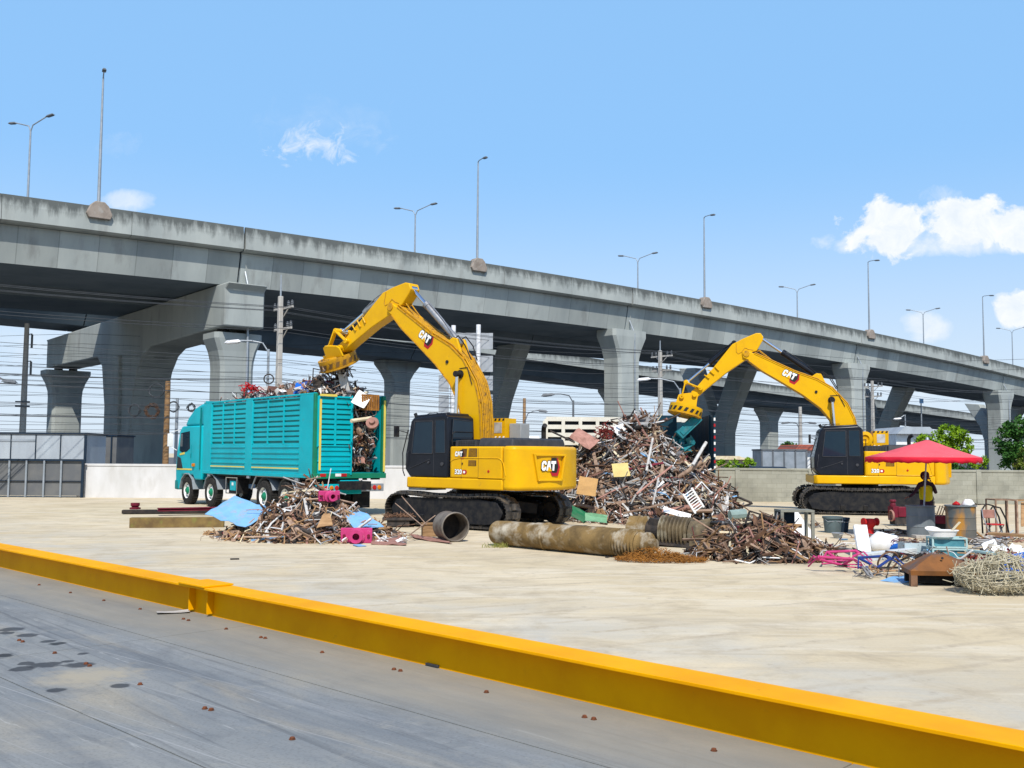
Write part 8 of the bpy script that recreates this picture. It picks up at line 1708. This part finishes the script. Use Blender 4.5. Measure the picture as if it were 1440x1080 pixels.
hd = skinned('head', [(-0.015, 0, 1.39), (-0.02, -0.005, 1.44), (-0.022, -0.008, 1.50), (-0.02, 0.0, 1.555)], [(0, 1), (1, 2), (2, 3)], [0.055, (0.068, 0.08), (0.078, 0.095), (0.055, 0.065)], SKIN, P_)
HM = TR(-0.02, -0.01, 1.49) @ Matrix.Rotation(R(-40), 4, 'Z')      # face turned to the viewer's left
q = MB(); q.add([(-0.014, -0.088, -0.02), (0.014, -0.088, -0.02), (0.0, -0.117, -0.018), (0.0, -0.088, 0.028)], [(0, 2, 1), (0, 3, 2), (2, 3, 1), (0, 1, 3)], 0, HM); obj('nose', q, SKIN, hd)
for s in (-1, 1):
    q = MB(); q.lathe([(0, 0.008), (0.010, 0.005), (0.013, 0)], 10, HM @ basis((s * 0.031, -0.086, 0.022), (1, 0, 0), (0, 0, 1), (0, -1, 0))); obj('eye', q, BLKM, hd); q = MB(); q.lathe([(0, 0.012), (0.018, 0.008), (0.022, 0)], 10, HM @ basis((s * 0.082, 0.0, 0.0), (0, 1, 0), (0, 0, 1), (s, 0, 0))); obj('ear', q, SKIN, hd)
q = MB(); q.tube([HM @ Vector((x, -0.087 - 0.004 * math.cos(x * 40), -0.045)) for x in (-0.024, -0.01, 0.01, 0.024)], 0.006, 5); obj('mouth', q, MAROON, hd)
# scarf: shell round the head, open at the face
q = MB(); vs = []; fs = []; na, ne = 22, 9
for i in range(ne + 1):
    e = -1.25 + 2.75 * i / ne
    for j in range(na + 1):
        a = R(-90) + R(48) + (2 * math.pi - R(96)) * j / na; r = 1 + 0.05 * math.sin(3 * a + i); k = 1.0 + (0.18 if e < -0.7 else 0); vs.append(tuple(HM @ Vector((0.098 * math.cos(e) * math.cos(a) * r * k, 0.112 * math.cos(e) * math.sin(a) * r * k, 0.105 * math.sin(e) + 0.008))))
for i in range(ne):
    for j in range(na): a = i * (na + 1) + j; fs.append((a, a + 1, a + na + 2, a + na + 1))
q.add(vs, fs); sc_ = obj('head_scarf', q, HOODM, P_, smooth=60); sm = sc_.modifiers.new('thickness', 'SOLIDIFY'); sm.thickness = 0.012; sm.offset = 1
q = MB(); q.lathe([(0.09, -0.02), (0.102, 0.0), (0.10, 0.03), (0.07, 0.062), (0, 0.075)], 20, HM @ TR(0, 0, 0.045)); q.box((0, -0.12, 0.045), (0.13, 0.08, 0.012), HM); obj('cap', q, HOODM, P_, smooth=40)
vest = skinned('vest', [(0, 0, 0.80), (0, 0, 1.02), (0, 0, 1.18), (0, 0, 1.275)], [(0, 1), (1, 2), (2, 3)], [(0.185, 0.15), (0.175, 0.145), (0.19, 0.15), (0.125, 0.105)], VEST, P_)
q = MB(); q.lathe([(0.0, 0.0), (0.185, 0.0), (0.18, 0.02), (0.178, 0.05)], 24, Matrix.Translation((0, 0, 0.98)) @ Matrix.Diagonal((0.86, 0.72, 1, 1))); obj('reflective_band', q, GREYL, vest, smooth=40)
def hand(pw, d, up_, curl, nm='hand'):
    """palm with four fingers and a thumb; pw wrist, d pointing direction"""
    d = Vector(d).normalized(); s = d.cross(Vector(up_)).normalized(); n = s.cross(d); V2 = [(0, 0, 0), d * 0.045, d * 0.085]; E2 = [(0, 1), (1, 2)]; R2 = [0.022, (0.034, 0.016), (0.036, 0.014)]
    h = skinned(nm, [tuple(Vector(pw) + Vector(x)) for x in V2], E2, R2, SKIN, P_, 1)
    for k, (o, l) in enumerate(((-0.027, 0.062), (-0.009, 0.072), (0.009, 0.068), (0.026, 0.052))):
        b0 = Vector(pw) + d * 0.08 + s * o; b1 = b0 + (d - n * curl * 0.4).normalized() * l * 0.5; b2 = b1 + (d - n * curl).normalized() * l * 0.5; skinned('finger', [tuple(b0), tuple(b1), tuple(b2)], [(0, 1), (1, 2)], [0.0095, 0.0085, 0.007], SKIN, h, 1)
    b0 = Vector(pw) + d * 0.03 - s * 0.028; b1 = b0 + (d * 0.6 - s).normalized() * 0.035; b2 = b1 + (d - s * 0.2).normalized() * 0.03; skinned('thumb', [tuple(b0), tuple(b1), tuple(b2)], [(0, 1), (1, 2)], [0.012, 0.010, 0.008], SKIN, h, 1); return h
hand((0.055, -0.21, 1.34), (-0.35, 0.25, 0.9), (0, -1, 0.2), 0.5); hand((-0.51, -0.19, 0.965), (-0.9, -0.2, -0.25), (0, 0, 1), 0.5)
